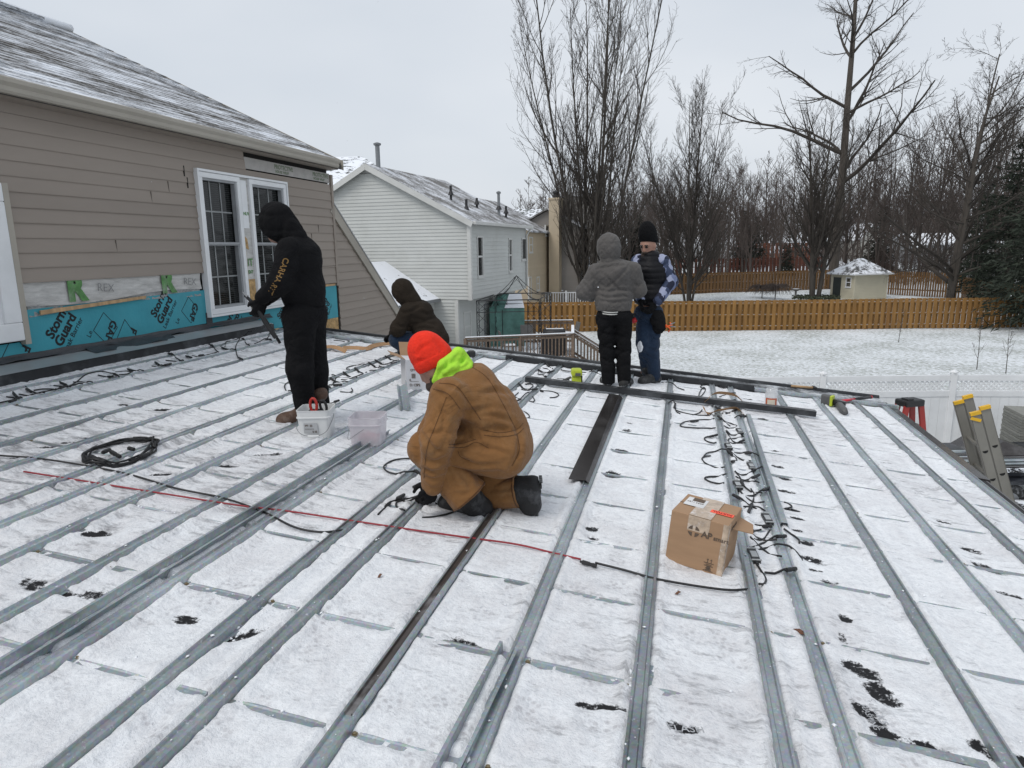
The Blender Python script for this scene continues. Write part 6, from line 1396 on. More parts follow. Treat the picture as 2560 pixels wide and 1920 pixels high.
sd_part('jacket', [('e', J_(1535, 690), (.14, .222, .17), AC), ('e', J_(1534, 738), (.15, .20, .17), AC), ('c', J_(1522, 762), J_(1546, 762), .145, .145), ('c', J['sh_n'], J['el_n'], .095, .085), ('c', J['el_n'], J['wr_n'], .085, .06), ('c', J['sh_f'], J['el_f'], .095, .082), ('c', J['el_f'], J['wr_f'], .08, .06), ('c', J_(1524, 655), J_(1534, 676), .10, .18)], M_greyj, pC, .06, .0095, [(J_(1534, 776), (0, 0, -1))], folds=.002, ff=26, post=quilt(.12, .006))
k3 = lambda *pts: [(1400 + x/3.77, 540 + y/3.77) for x, y in pts]
crease(pC.children[-1], [k3((350, 495), (480, 472), (650, 462)), k3((335, 690), (450, 715), (560, 692), (690, 705)), k3((345, 742), (450, 772), (600, 755), (690, 775)), k3((350, 795), (500, 815), (685, 792)), k3((430, 560), (560, 700), (650, 690)), k3((650, 480), (540, 590), (430, 690)), k3((230, 640), (280, 700), (330, 720)), k3((205, 700), (260, 760)), k3((700, 620), (735, 660), (752, 640)), k3((300, 560), (330, 620), (320, 680))], .010, 3.5)
sd_part('hood', [('e', J_(1522, 617), (.13, .122, .135), fr(fC - RN*.2)), ('c', J_(1522, 612), J_(1524, 646), .118, .112)], M_greyj, pC, .05, .0095, carve=[('e', np.array(hC) + hCA[0]*.15, (.1, .08, .1), hCA)], folds=.005, post=quilt(.10, .006))
sd_part('trousers', [('e', J_(1535, 788), (.15, .185, .12), AC), ('c', J['hip_n'], J['kn_n'], .112, .088), ('c', J['kn_n'], J['an_n'], .086, .074), ('c', J['hip_f'], J['kn_f'], .112, .088), ('c', J['kn_f'], J['an_f'], .086, .074)], M_blackpant, pC, .03, .011, [(J_(1530, 958), (0, 0, -1)), (J_(1535, 772), (0, 0, 1))], folds=.012, ff=22)
M_strap = mat('white striped strap', (.5, .5, .48), .7)
for k, v0 in enumerate((779, 784)): MB().tube([J_(1505 + q*3.2, v0 + 2.4*math.sin(q/15*3.14)**1.0, -.175 + .10*((q - 7.5)/7.5)**2) for q in range(16)], .006, 5).build('belt_stripe', M_strap, pC)
bz = on_roof(1516, 966); bt = on_roof(1510, 952); boot('boot', J_(1521, 945), on_roof(1522, 968), on_roof(1507, 957) , M_rubber, pC, .052); boot('boot', J_(1561, 948, -.02), on_roof(1556, 973), on_roof(1575, 962), M_rubber, pC, .052)
hand('glove', J['wr_n'] + fC*.08, fC, _rt, RN, M_glove, pC, .8); hand('glove', J['wr_f'] + fC*.08, fC, -_rt, RN, M_glove, pC, .8)

# ---------------------------------------------------------------- person in black vest with camouflage sleeves, facing us
D4_ = (on_roof(1628, 958) - EYE) @ FH; J_ = lambda u, v, dd=0.0: at_d(u, v, D4_ + dd)
pD = thing('person', 'person in black puffer vest over blue camouflage sleeves, black beanie and jeans', 'person', on_roof(1630, 958))
fD = unit(-FH*.8 - _rt*.6); AD = fr(fD)
J = dict(neck=J_(1627, 640), chest=J_(1625, 690), waist=J_(1620, 745), pelvis=J_(1622, 775), sh_n=J_(1655, 655, -.06), el_n=J_(1676, 705, -.05), wr_n=J_(1645, 752, -.16), sh_f=J_(1597, 655, .05), el_f=J_(1588, 710, .05), wr_f=J_(1600, 745, -.12),
         hip_n=J_(1636, 785, .02), kn_n=J_(1630, 862, -.06), an_n=J_(1636, 940, .0), toe_n=J_(1600, 957, -.16), hip_f=J_(1608, 785, .04), kn_f=J_(1608, 858, -.08), an_f=J_(1618, 930, .14), toe_f=J_(1590, 940, -.02))
foot_in(J, 'n', on_roof(1646, 958), on_roof(1599, 962)); foot_in(J, 'f', on_roof(1622, 942), on_roof(1587, 940))
hD = J_(1620, 613); hDA = fr(fD*.93 - RN*.34)
body(pD, J, hD, hDA)
for sg in (1, -1): sd_part('eye', [('e', np.array(hD) + hDA[0]*.102 + hDA[1]*.031*sg + hDA[2]*.012, (.012, .019, .010), hDA), ('e', np.array(hD) + hDA[0]*.106 + hDA[1]*.031*sg + hDA[2]*.034, (.012, .024, .008), hDA)], M_eye, pD, .004, .004)
sd_part('beard', [('e', np.array(hD) + hDA[0]*.074 - hDA[2]*.088, (.050, .062, .042), hDA), ('e', np.array(hD) + hDA[0]*.112 - hDA[2]*.046, (.018, .036, .012), hDA)], M_hair, pD, .01, .006)
M_beanie = clothm('black knit beanie', (0.009, 0.009, 0.010), .95, .25, 160, 20, .6)
sd_part('beanie', [('e', np.array(hD) + hDA[2]*.115 - hDA[0]*.025, (.118, .102, .155), hDA), ('e', np.array(hD) + hDA[2]*.03 - hDA[0]*.05, (.095, .102, .10), hDA)], M_beanie, pD, .03, .008, [(np.array(hD) + hDA[2]*.062 + hDA[0]*.06, -(hDA[2] + hDA[0]*-.45))])
sd_part('neck_gaiter', [('c', J_(1622, 636), J_(1628, 650), .082, .10)], M_beanie, pD, .02, .009)
M_vest = clothm('black puffer nylon', (0.012, 0.012, 0.014), .45, .2, 300, 10, .3)
sd_part('vest', [('e', J_(1625, 685), (.135, .19, .175), AD), ('e', J_(1621, 735), (.14, .18, .16), AD), ('c', J_(1626, 648), J_(1626, 670), .11, .17)], M_vest, pD, .05, .0095, [(J_(1621, 768), (0, 0, -1))], post=puff())
def camo():
    m, nt, b = nodes_of('blue camouflage cloth'); v = coords(nt, 'World', (1, 1, .8)); vo = N(nt, 'ShaderNodeTexVoronoi', Scale=16.0, Randomness=1.0); vo.distance = 'MANHATTAN'; nt.links.new(v, vo.inputs['Vector'])
    r = ramp(nt, vo.outputs['Color'], [(0.0, (0.010, 0.014, 0.035)), (0.42, (0.035, 0.05, 0.10)), (0.55, (0.15, 0.18, 0.30)), (.68, (.30, .33, .46))]); r.color_ramp.interpolation = 'CONSTANT'; nt.links.new(r.outputs['Color'], b.inputs['Base Color']); b.inputs['Roughness'].default_value = .85; return m
M_camo = camo()
for sd in ('n', 'f'): sd_part('sleeve', [('c', J['sh_' + sd], J['el_' + sd], .092, .082), ('c', J['el_' + sd], J['wr_' + sd], .082, .058)], M_camo, pD, .04, .0095, folds=.010, ff=30)
sd_part('jeans', [('e', J_(1622, 780), (.14, .175, .10), AD), ('c', J['hip_n'], J['kn_n'], .105, .085), ('c', J['kn_n'], J['an_n'], .084, .075), ('c', J['hip_f'], J['kn_f'], .10, .082), ('c', J['kn_f'], J['an_f'], .08, .07)], M_jean, pD, .03, .0105, folds=.010, ff=26)
sd_part('snow_patch', [('e', J['kn_f'] + fD*.075 - RN*.03, (.022, .035, .07), AD)], M_snow, pD, .01, .008, folds=.006, ff=60)
M_trail = mat('dark trail shoe', (0.022, 0.022, 0.022), .7, 0, .4, 30, .3, 50, dirt=(.2, .2, .2), dirt_amt=.5)
boot('shoe', J_(1637, 938, .0), on_roof(1646, 958), on_roof(1599, 962), M_trail, pD, .052); boot('shoe', J_(1618, 926, .10), on_roof(1622, 942), on_roof(1587, 940), M_trail, pD, .052)
hand('glove', J['wr_n'] + unit(-_rt*.6 - RN*.7)*.085, unit(-_rt*.6 - RN*.8), -_rt*.3 + FH*.8, -_rt - FH, M_glove, pD, .6); hand('glove', J['wr_f'] + unit(-FH*.6 - RN*.6)*.085, unit(-FH*.6 - RN*.6), _rt, RN, M_glove, pD, .6)
po = thing('tool_pouch', 'black hanging tool pouch with orange-handled pliers on the vest wearer', 'pouch', J_(1645, 800, -.15))
sd_part('bag', [('c', J_(1636, 780, -.10), J_(1650, 818, -.11), .06, .068), ('e', J_(1644, 802, -.10), (.06, .085, .14), fr(-FH))], M_glove, po, .05, .011, [(J_(1645, 775, -.13), (0, 0, 1))], folds=.01, ff=30)
M_orange = mat('orange rubber grip', (0.75, 0.11, 0.02), .5)
for a, b_, c in (((1664, 812), (1676, 822), (1671, 830)), ((1664, 818), (1680, 812), (1674, 806))): MB().tube([J_(*a, -.18), J_(*b_, -.18), J_(*c, -.17)], .009, 6).build('plier_grip', M_orange, po, smooth=True)
MB().tube([J_(1676, 815, -.18), J_(1690, 818, -.18)], [.010, .004], 6).build('plier_jaw', M_pipe, po); MB().tube([J_(1676, 811, -.18), J_(1688, 806, -.18)], [.010, .004], 6).build('plier_jaw', M_pipe, po)
dr = thing('red_tool', 'red tool hanging at the hip between the two standing people', 'tool', J_(1587, 802, -.1)); MB().tube([J_(1582, 796, -.1), J_(1588, 806, -.1)], .03, 8).build('housing', mat('red plastic', (.5, .02, .025), .4), dr, smooth=True); MB().tube([J_(1584, 783, -.1), J_(1583, 796, -.1)], .022, 8).build('grip', M_conn, dr, smooth=True)

# ---------------------------------------------------------------- kneeling person in tan overalls
D5_ = 3.76; J_ = lambda u, v, dd=0.0: at_d(u, v, D5_ + dd)
pE = thing('person', 'person kneeling in tan work coveralls with an orange beanie and neon yellow hood', 'person', on_roof(1220, 1275))
fE = unit(-_rt*.97 + FH*.22); AE = fr(fE)
J = dict(neck=J_(1122, 940), chest=J_(1165, 985), waist=J_(1245, 1062), pelvis=J_(1262, 1115), sh_n=J_(1122, 992, -.19), el_n=J_(1092, 1100, -.27), wr_n=J_(1084, 1196, -.22), sh_f=J_(1130, 980, .19), el_f=J_(1080, 1085, .24), wr_f=J_(1078, 1192, .02),
         hip_n=J_(1255, 1130, -.11), kn_n=J_(1066, 1122, -.12), an_n=J_(1168, 1240, -.16), toe_n=J_(1120, 1262, -.2), hip_f=J_(1262, 1130, .11), kn_f=J_(1198, 1240, .06), an_f=J_(1300, 1226, .0), toe_f=J_(1322, 1285, -.02))
hUp = unit(-_rt*.42 + RN*.91); hE = J_(1088, 915); f_h = unit(-_rt*.62 - RN*.42 + FH*.25); foot_in(J, 'n', on_roof(1218, 1284), on_roof(1108, 1262)); J['toe_f'] = J_(1328, 1262, -.02); sE = unit(np.cross(hUp, f_h)); hEA = np.array([f_h, sE, np.cross(f_h, sE)])
body(pE, J, hE, hEA)
sd_part('beard', [('e', np.array(hE) + hEA[0]*.068 - hEA[2]*.085, (.055, .064, .042), hEA), ('e', np.array(hE) - hEA[2]*.055 + hEA[0]*.01, (.055, .088, .038), hEA)], M_hair, pE, .015, .006)
def duck():
    m = clothm('tan duck canvas', (0.215, 0.103, 0.036), .9, .14, 420, 7, .5, fade=(.29, .175, .085), fade_amt=.45); return m
M_duck = duck(); M_seam = clothm('dark seam thread', (0.10, 0.045, 0.017), .9)
M_beacon = mat('fluorescent orange knit', (0.78, 0.028, 0.008), .95, 0, .14, 14, .8, 70, dirt=(.62, .02, .006), dirt_amt=.6); M_neon = mat('neon yellow fleece', (0.40, 0.74, 0.05), .95, 0, .12, 10, .7, 45, dirt=(.30, .60, .05), dirt_amt=.5)
tor = [('e', J_(1175, 985), (.185, .225, .165), fr(fE*.75 + RN*.66)), ('e', J_(1222, 1030), (.19, .215, .17), fr(fE*.65 + RN*.76)), ('e', J_(1252, 1085), (.165, .215, .185), AE), ('e', J_(1262, 1118), (.165, .22, .16), AE), ('c', J_(1135, 958), J_(1170, 975), .105, .17)]
cover = sd_part('coveralls', tor + [('c', J['sh_n'], J['el_n'], .108, .088), ('c', J['el_n'], J['wr_n'], .088, .064), ('c', J['sh_f'], J['el_f'], .105, .086), ('c', J['el_f'], J['wr_f'], .086, .062),
        ('c', J['hip_n'], J['kn_n'], .150, .100), ('c', J['kn_n'], J['kn_n']*.45 + J['an_n']*.55, .100, .090), ('c', J['hip_f'], J['kn_f'], .14, .100), ('c', J['kn_f'], J['kn_f']*.5 + J['an_f']*.5, .100, .092)], M_duck, pE, .035, .0085, folds=.004, ff=30)
kk = lambda *pts: [(960 + x/3.95, 900 + y/3.95) for x, y in pts]
crease(cover, [kk((760, 510), (900, 500), (1060, 470)), kk((720, 570), (840, 625), (960, 650)), kk((705, 605), (850, 660), (985, 700)), kk((440, 715), (510, 725), (580, 712)), kk((385, 740), (470, 860), (545, 915)), kk((610, 790), (565, 880), (480, 945)), kk((600, 960), (500, 1012), (410, 990)), kk((985, 700), (1050, 682), (1200, 690)), kk((1010, 620), (1030, 690)), kk((1060, 640), (1150, 662), (1225, 700)), kk((840, 690), (862, 770), (905, 805)), kk((905, 700), (932, 765), (985, 860), (1045, 895)), kk((960, 850), (1100, 885), (1235, 935)), kk((720, 925), (780, 985), (840, 1015)), kk((590, 1055), (740, 1090), (870, 1115), (1010, 1115), (1160, 1105)), kk((1290, 640), (1340, 760), (1330, 930), (1270, 1040)), kk((480, 290), (560, 330), (640, 400)), kk((390, 1080), (470, 1112), (570, 1090)), kk((380, 1150), (480, 1185), (580, 1165)), kk((300, 850), (345, 930), (350, 1000)), kk((330, 790), (350, 850), (345, 890)), kk((960, 330), (1090, 300), (1230, 330)), kk((1000, 540), (1120, 560), (1260, 600)), kk((640, 250), (760, 300), (850, 430)), kk((560, 480), (600, 560), (580, 680)), kk((780, 1000), (930, 1040), (1120, 1040)), kk((640, 830), (720, 815), (800, 790)), kk((700, 900), (850, 860), (950, 850))], .011, 6.5)
for (a_, b_, r0, r1, ext) in ((J['kn_n'], J_(1166, 1234, -.16), .104, .118, .03), (J['kn_f'], J_(1296, 1227, .0), .096, .100, .0)):
    ax_ = unit(b_ - a_); e_ = b_ + ax_*ext; sd_part('trouser_leg', [('c', a_ + (b_ - a_)*.35, e_ + ax_*.08, r0, r1)], M_duck, pE, .02, .0085, [(e_, ax_)], folds=.003, ff=34)
    crease([c for c in pE.children if c.name.startswith('trouser_leg')][-1], [kk((640, 1090), (680, 1180), (720, 1260)), kk((760, 1120), (830, 1200), (850, 1290)), kk((880, 1120), (930, 1180), (955, 1235)), kk((1000, 1200), (1130, 1160), (1280, 1150)), kk((985, 1270), (1130, 1292), (1265, 1262)), kk((1040, 1340), (1150, 1360), (1260, 1350)), kk((700, 1320), (790, 1330), (870, 1300))], .009, 6)
    MB().lathe(e_ - ax_*.012, [(r1*1.0, 0), (r1*1.02, .004), (r1*1.0, .008)], 20, np.array([unit(np.cross(ax_, RN)), np.cross(ax_, unit(np.cross(ax_, RN))), ax_])).build('hem_stitch', M_seam, pE)
# stitched seams standing proud of the cloth
def proj_seam(pts, dd0, name='seam', r=.0022):
    o = [c for c in pE.children if c.name.startswith('coveralls')][0]; me = o.data; from mathutils.bvhtree import BVHTree
    bv = BVHTree.FromPolygons([v.co[:] for v in me.vertices], [tuple(p.vertices) for p in me.polygons]); out = []
    P = [np.array(p, float) for p in pts]; dense = []; Q = [2*P[0] - P[1]] + P + [2*P[-1] - P[-2]]
    for i in range(1, len(Q) - 2):
        for t in np.linspace(0, 1, 13)[:-1]: dense.append(.5*((2*Q[i]) + (Q[i + 1] - Q[i - 1])*t + (2*Q[i - 1] - 5*Q[i] + 4*Q[i + 1] - Q[i + 2])*t*t + (3*Q[i] - Q[i - 1] - 3*Q[i + 1] + Q[i + 2])*t**3))
    dense.append(P[-1])
    for (u, v) in dense:
        d = ray(u, v); d /= np.linalg.norm(d); h = bv.ray_cast(Vector(EYE), Vector(d))
        if h[0] is not None: out.append(np.array(h[0]) + np.array(h[1])*.0005*(1 if h[1].dot(Vector(d)) < 0 else -1))
    if len(out) > 2: MB().tube(out, r, 4).build(name, M_seam, pE)
proj_seam([(1178, 916), (1218, 945), (1252, 1000), (1288, 1070)], 0); proj_seam([(1082, 972), (1120, 985), (1150, 1022)], 0); proj_seam([(1098, 958), (1140, 965), (1175, 1010), (1202, 1050)], 0)
proj_seam([(1208, 1075), (1250, 1082), (1290, 1074), (1308, 1058)], 0); proj_seam([(1210, 1088), (1252, 1092), (1290, 1086), (1310, 1070)], 0); proj_seam([(1292, 1086), (1298, 1125), (1280, 1165)], 0)
proj_seam([(1116, 993), (1090, 1060), (1068, 1120), (1060, 1195)], 0); proj_seam([(1120, 1118), (1160, 1118), (1190, 1106), (1222, 1120)], 0); proj_seam([(1145, 1128), (1152, 1142), (1175, 1152)], 0); proj_seam([(1122, 1112), (1158, 1108), (1190, 1098)], 0)
hd5 = sd_part('hood', [('c', J_(1088, 952, -.085), J_(1108, 912, -.10), .020, .026), ('c', J_(1108, 912, -.10), J_(1146, 884, -.04), .030, .034), ('c', J_(1146, 882, -.03), J_(1172, 908, -.01), .034, .024), ('c', J_(1120, 925, -.11), J_(1168, 916, -.05), .028, .030), ('c', J_(1092, 945, .09), J_(1112, 908, .10), .022, .028), ('c', J_(1112, 908, .10), J_(1150, 884, .03), .03, .034), ('e', J_(1136, 918, -.02), (.075, .105, .040), fr(fE*.8 + RN*.5)), ('c', J_(1100, 948, -.095), J_(1125, 940, -.12), .018, .022)], M_neon, pE, .022, .007, folds=.002, ff=34)
crease(hd5, [[(1148, 884), (1128, 908), (1102, 925), (1092, 948)], [(1172, 910), (1140, 930), (1112, 942)], [(1160, 890), (1150, 915)], [(1120, 900), (1112, 925)]], .010, 5)
sd_part('beanie', [('e', np.array(hE) + hEA[2]*.085 - hEA[0]*.012, (.112, .104, .128), hEA), ('e', np.array(hE) + hEA[2]*.035 - hEA[0]*.02, (.112, .104, .09), hEA)], M_beacon, pE, .03, .0075, [(np.array(hE) + hEA[2]*.012, -(hEA[2] - hEA[0]*.12))], folds=.0, ff=32)
crease([c for c in pE.children if c.name.startswith('beanie')][0], [[(1044, 884), (1056, 868), (1078, 858)], [(1085, 850), (1104, 872), (1110, 890)], [(1040, 905), (1060, 900)]], .007, 5)
sd_part('beanie_cuff', [('e', np.array(hE) + hEA[2]*.045 - hEA[0]*.014, (.120, .113, .095), hEA)], M_beacon, pE, .02, .0075, [(np.array(hE) + hEA[2]*.000, -(hEA[2] - hEA[0]*.12)), (np.array(hE) + hEA[2]*.066, hEA[2] - hEA[0]*.12)])
sd_part('collar', [('c', J_(1100, 962, -.07), J_(1125, 938, -.1), .028, .03), ('c', J_(1100, 962, .07), J_(1128, 938, .1), .028, .03), ('c', J_(1098, 966, -.06), J_(1096, 968, .06), .028, .028)], clothm('brown knit collar', (.05, .022, .015)), pE, .02, .008)
for sd in ('n', 'f'):
    p = J['wr_' + sd]; a = unit(p - J['el_' + sd]); sd_part('cuff', [('c', p - a*.03, p + a*.045, .062, .058)], M_duck, pE, .01, .008)
hand('glove', J_(1080, 1228, -.20), unit(-RN - _rt*.15), FH*.5 - _rt*.6, -_rt, M_glove, pE, 1.35, 1.0); hand('glove', J_(1068, 1222, -.02), unit(-RN - _rt*.2), -FH*.6 - _rt*.3, -_rt, M_glove, pE, 1.35, 1.0)
M_bootk = mat('black insulated boot', (0.011, 0.011, 0.012), .75, 0, .35, 14, .5, 30, dirt=(.35, .36, .38), dirt_amt=.25)
boot('boot', J_(1170, 1238, -.16), on_roof(1218, 1284), on_roof(1108, 1262), M_bootk, pE, .068, J_(1160, 1225, -.155))
sd_part('boot', [('c', J_(1300, 1226, 0), J_(1328, 1222, -.01), .088, .075), ('c', J_(1332, 1222, -.01), J_(1326, 1262, -.02), .070, .062), ('e', J_(1326, 1262, -.02), (.055, .062, .060), AE)], M_bootk, pE, .03, .0085, [(J_(1352, 1240), unit(_rt + RN*.12))], folds=.004)
sl_ = MB(); 
for i in range(7):
    t = i/6; c = J_(1350 - 10*t, 1198 + 82*t, -.02); sl_.box(c + _rt*.004, (.018, .095 - .02*abs(t - .4), .018), (_rt, FH, RN))
sl_.build('sole', M_rubber, pE)
# ================================================================ things lying on the roof
ZR = np.array([ROOF_S, 0, 1.0]); ZR /= np.linalg.norm(ZR)
def spline(pts, n=8):
    """smooth path through points (Catmull-Rom)"""
    P = [np.array(p, float) for p in pts]
    if len(P) < 3: return P
    Q = [2*P[0] - P[1]] + P + [2*P[-1] - P[-2]]; out = []
    for i in range(1, len(Q) - 2):
        for k in range(n):
            t = k/n; out.append(.5*((2*Q[i]) + (Q[i + 1] - Q[i - 1])*t + (2*Q[i - 1] - 5*Q[i] + 4*Q[i + 1] - Q[i + 2])*t*t + (3*Q[i] - Q[i - 1] - 3*Q[i + 1] + Q[i + 2])*t**3))
    out.append(P[-1]); return out
def rz_on(p, r=.006):
    """height of whatever lies under the cable: snow, or a rail"""
    z = .016 + r; x = p[0]
    for rx in RAILS:
        d = abs(x - rx)
        if d < .075: z = max(z, .038 + r - max(0, d - .03)*.45)
    return z
def lay(pts, lift=0.0, r=.006, n=8, ride=True):
    """photograph points of a cable -> path resting on the roof, riding over the rails"""
    P = [on_roof(u, v, .02 + (q[0] if q else 0)) for (u, v, *q) in pts]; L = [(q[0] if q else 0.0) for (u, v, *q) in pts]
    P = [np.array([p[0], p[1], l]) for p, l in zip(P, L)]; S = spline(P, n); return [np.array([s[0], s[1], roof_z(s[0]) + (rz_on(s, r) if ride else .025 + r) + max(0, s[2]) + lift]) for s in S]
def connector(parent, a, b, r=.0115):
    a = np.array(a, float); b = np.array(b, float); d = unit(b - a); L = np.linalg.norm(b - a)
    o = MB().tube([a, a + d*L*.12, a + d*L*.14, a + d*L*.55, a + d*L*.57, a + d*L*.72, a + d*L*.74, b - d*L*.02, b], [r*.55, r*.6, r, r, r*.8, r*.8, r*.95, r*.9, r*.45], 8).build('connector', M_conn, parent); return o
M_silver = mat('silver label', (.45, .46, .46), .4, .5)
def lead(label, pts, conns=(), group=None, r=.0058, m=None, name='cable_lead', cat='cable', ride=True):
    """one cable; conns = list of (index along pts start, end) short plug bodies given as photograph point pairs"""
    path = lay(pts, 0, r, 8, ride); t = thing(name, label, cat, path[0], 0, group)
    MB().tube(path, r, 6).build('cable', m or M_cable, t, smooth=True)
    for (a, b) in conns:
        pa, pb = on_roof(a[0], a[1], .03), on_roof(b[0], b[1], .03); pa[2] = roof_z(pa[0]) + rz_on(pa, .011) + (a[2] if len(a) > 2 else 0); pb[2] = roof_z(pb[0]) + rz_on(pb, .011) + (b[2] if len(b) > 2 else 0); connector(t, pa, pb)
    return t
M_red = mat('red cable jacket', (0.26, 0.012, 0.022), .5)
# --- long runs across the roof
lead('long red cable crossing the rails from the left edge to the inline plug', [(60, 1183), (200, 1205), (420, 1240), (600, 1268), (720, 1282), (860, 1303), (960, 1318), (1040, 1330), (1160, 1347), (1290, 1365), (1380, 1386), (1452, 1403)], r=.0050, m=M_red, name='red_cable', ride=False)
lead('black cable leading from the inline plug to the right under the cardboard box', [(1488, 1412), (1560, 1430), (1640, 1452), (1740, 1470), (1820, 1480), (1872, 1478)], [((1450, 1402), (1492, 1414))], name='black_cable', ride=False)
lead('black cable half buried in snow at the left, below the coil', [(0, 1143), (95, 1150), (225, 1170), (330, 1192), (440, 1225), (560, 1250), (660, 1285), (735, 1322), (800, 1335), (860, 1330)], name='black_cable', ride=False)
# --- right-hand pair of rails: leads and plugs
G1 = 'black leads between the paired rails behind the box'
X = lambda x, y, *q: (1640 + x/6.38, 940 + y/6.38, *q)
Yy = lambda x, y, *q: (1720 + x/5.53, 1180 + y/5.53, *q)
lead('black lead looped left of the paired rails with a plug on the loop', [X(930, 705), X(760, 698), X(560, 715), X(430, 745), X(385, 790), X(440, 815), X(620, 830), X(860, 835), X(950, 855)], [(X(550, 722), X(675, 702))])
lead('short black loop with a plug left of the paired rails', [X(985, 965), X(840, 968), X(775, 990), X(790, 1030), X(860, 1060), X(965, 1078)], [(X(835, 970), X(980, 962))])
lead('large black loop sweeping over both paired rails', [X(870, 1275), X(770, 1290), X(735, 1330), X(800, 1400), X(940, 1460), X(1090, 1500)]); lead('wide black ring of cable arching over the right-hand rail', [X(740, 1310), X(820, 1230), X(980, 1208), X(1150, 1225), X(1320, 1310), X(1500, 1420)], [(X(1130, 1225), X(1215, 1280))])
lead('black lead curving around the loose grey strip', [X(1240, 1228), X(1380, 1235), X(1520, 1265), X(1660, 1320), X(1715, 1400), X(1690, 1480), X(1560, 1545), X(1380, 1580), X(1250, 1565)], [(X(1410, 1245), X(1525, 1262))])
for i, (p, c) in enumerate((([X(1250, 690), X(1340, 660), X(1430, 650)], [(X(1330, 668), X(1435, 650))]), ([X(1180, 800), X(1080, 740), X(990, 670)], [(X(980, 665), X(1045, 715))]), ([X(1080, 740), X(1200, 760), X(1290, 820), X(1180, 835), X(1080, 832)], ()), ([X(1360, 930), X(1240, 945), X(1160, 930), X(1115, 900)], [(X(1120, 900), X(1175, 935))]), ([X(1150, 945), X(1190, 1010), X(1260, 1060), X(1420, 1105)], ()), ([X(1400, 1005), X(1280, 995), X(1170, 1020), X(1145, 1070)], ()), ([X(1160, 1085), X(1260, 1075), X(1330, 1055)], [(X(1320, 1055), X(1405, 1052))]),
        ([X(1180, 1300), X(1260, 1310), X(1285, 1350), X(1220, 1400)], [(X(1205, 1405), X(1245, 1375))]), ([X(1060, 620), X(1150, 595), X(1230, 570)], [(X(1215, 575), X(1330, 545))]), ([X(1010, 350), X(1080, 310), X(1270, 300)], ()), ([X(1060, 430), X(1180, 410)], [(X(1175, 412), X(1265, 408))]), ([X(1180, 600), X(1100, 580), X(990, 540)], [(X(940, 515), X(1000, 560))]), ([X(900, 130), X(990, 160), X(1110, 210)], ()), ([X(790, 215), X(710, 175), X(760, 140), X(850, 138)], ()), ([X(620, 365), X(720, 320), X(790, 220), X(750, 185), X(690, 280), X(690, 370)], ()), ([X(90, 105), X(250, 140), X(330, 180), X(450, 225)], ()), ([X(385, 605), X(320, 560), X(300, 450), X(270, 420), X(190, 470)], [(X(290, 520), X(310, 440))]), ([X(310, 545), X(450, 590), X(640, 625), X(880, 632)], ()), ([X(585, 625), X(690, 590), X(735, 540)], ()), ([X(1120, 1610), X(900, 1605), X(790, 1620), X(780, 1650)], ()))):
    lead('short black lead with plug lying between the paired rails behind the box', p, c, G1)
G2 = 'black leads right of the box'
lead('small black hook of cable on snow above the cardboard box', [Yy(380, 70), Yy(260, 72), Yy(240, 100), Yy(330, 145), Yy(500, 175)]); lead('black hook of cable emerging right of the loose grey strip', [Yy(1330, 420), Yy(1410, 455), Yy(1430, 490), Yy(1340, 510)])
lead('longest black lead looping right of the rails beside the box', [Yy(905, 1110), Yy(1050, 1060), Yy(1240, 1050), Yy(1440, 1090), Yy(1560, 1180), Yy(1570, 1235), Yy(1540, 1255)])
lead('black lead dropping from the last small unit to the snow', [Yy(925, 1285), Yy(1010, 1390), Yy(1075, 1480), Yy(1050, 1570), Yy(980, 1605)])
lead('black lead ending in a fat plug across the right-hand rail', [Yy(1060, 1392), Yy(1200, 1405), Yy(1340, 1400)], [(Yy(1335, 1402), Yy(1495, 1382))])
for p, c in (([Yy(650, 20), Yy(720, 90), Yy(760, 180), Yy(880, 280), Yy(1020, 335)], [(Yy(730, 115), Yy(770, 190))]), ([Yy(670, 150), Yy(800, 115), Yy(890, 90)], [(Yy(885, 98), Yy(985, 70))]), ([Yy(655, 98), Yy(780, 118), Yy(900, 150), Yy(980, 190)], ()), ([Yy(715, 295), Yy(820, 370), Yy(930, 430), Yy(1055, 462)], ()), ([Yy(820, 335), Yy(930, 325), Yy(1040, 290)], [(Yy(1025, 290), Yy(1140, 235))]), ([Yy(870, 235), Yy(915, 320), Yy(900, 410)], [(Yy(890, 420), Yy(835, 565))]), ([Yy(950, 515), Yy(850, 460), Yy(730, 400)], [(Yy(735, 405), Yy(615, 350))]), ([Yy(770, 510), Yy(850, 480), Yy(960, 490), Yy(1060, 575)], ()), ([Yy(920, 735), Yy(1030, 750)], [(Yy(1025, 745), Yy(1160, 790))]), ([Yy(1010, 800), Yy(910, 825)], [(Yy(910, 822), Yy(840, 828))]), ([Yy(815, 835), Yy(940, 905), Yy(1100, 960), Yy(1225, 990)], ()), ([Yy(905, 945), Yy(1040, 930), Yy(1130, 840)], ()), ([Yy(860, 935), Yy(1000, 1040), Yy(1140, 1150), Yy(1290, 1225)], ()), ([Yy(870, 1100), Yy(1000, 1000), Yy(1220, 935)], [(Yy(1210, 935), Yy(1355, 922))]), ([Yy(1320, 825), Yy(1440, 870), Yy(1530, 940), Yy(1540, 985)], ()), ([Yy(800, 755), Yy(860, 738)], ())):
    lead('short black lead with plug lying between the paired rails beside the box', p, c, G2)
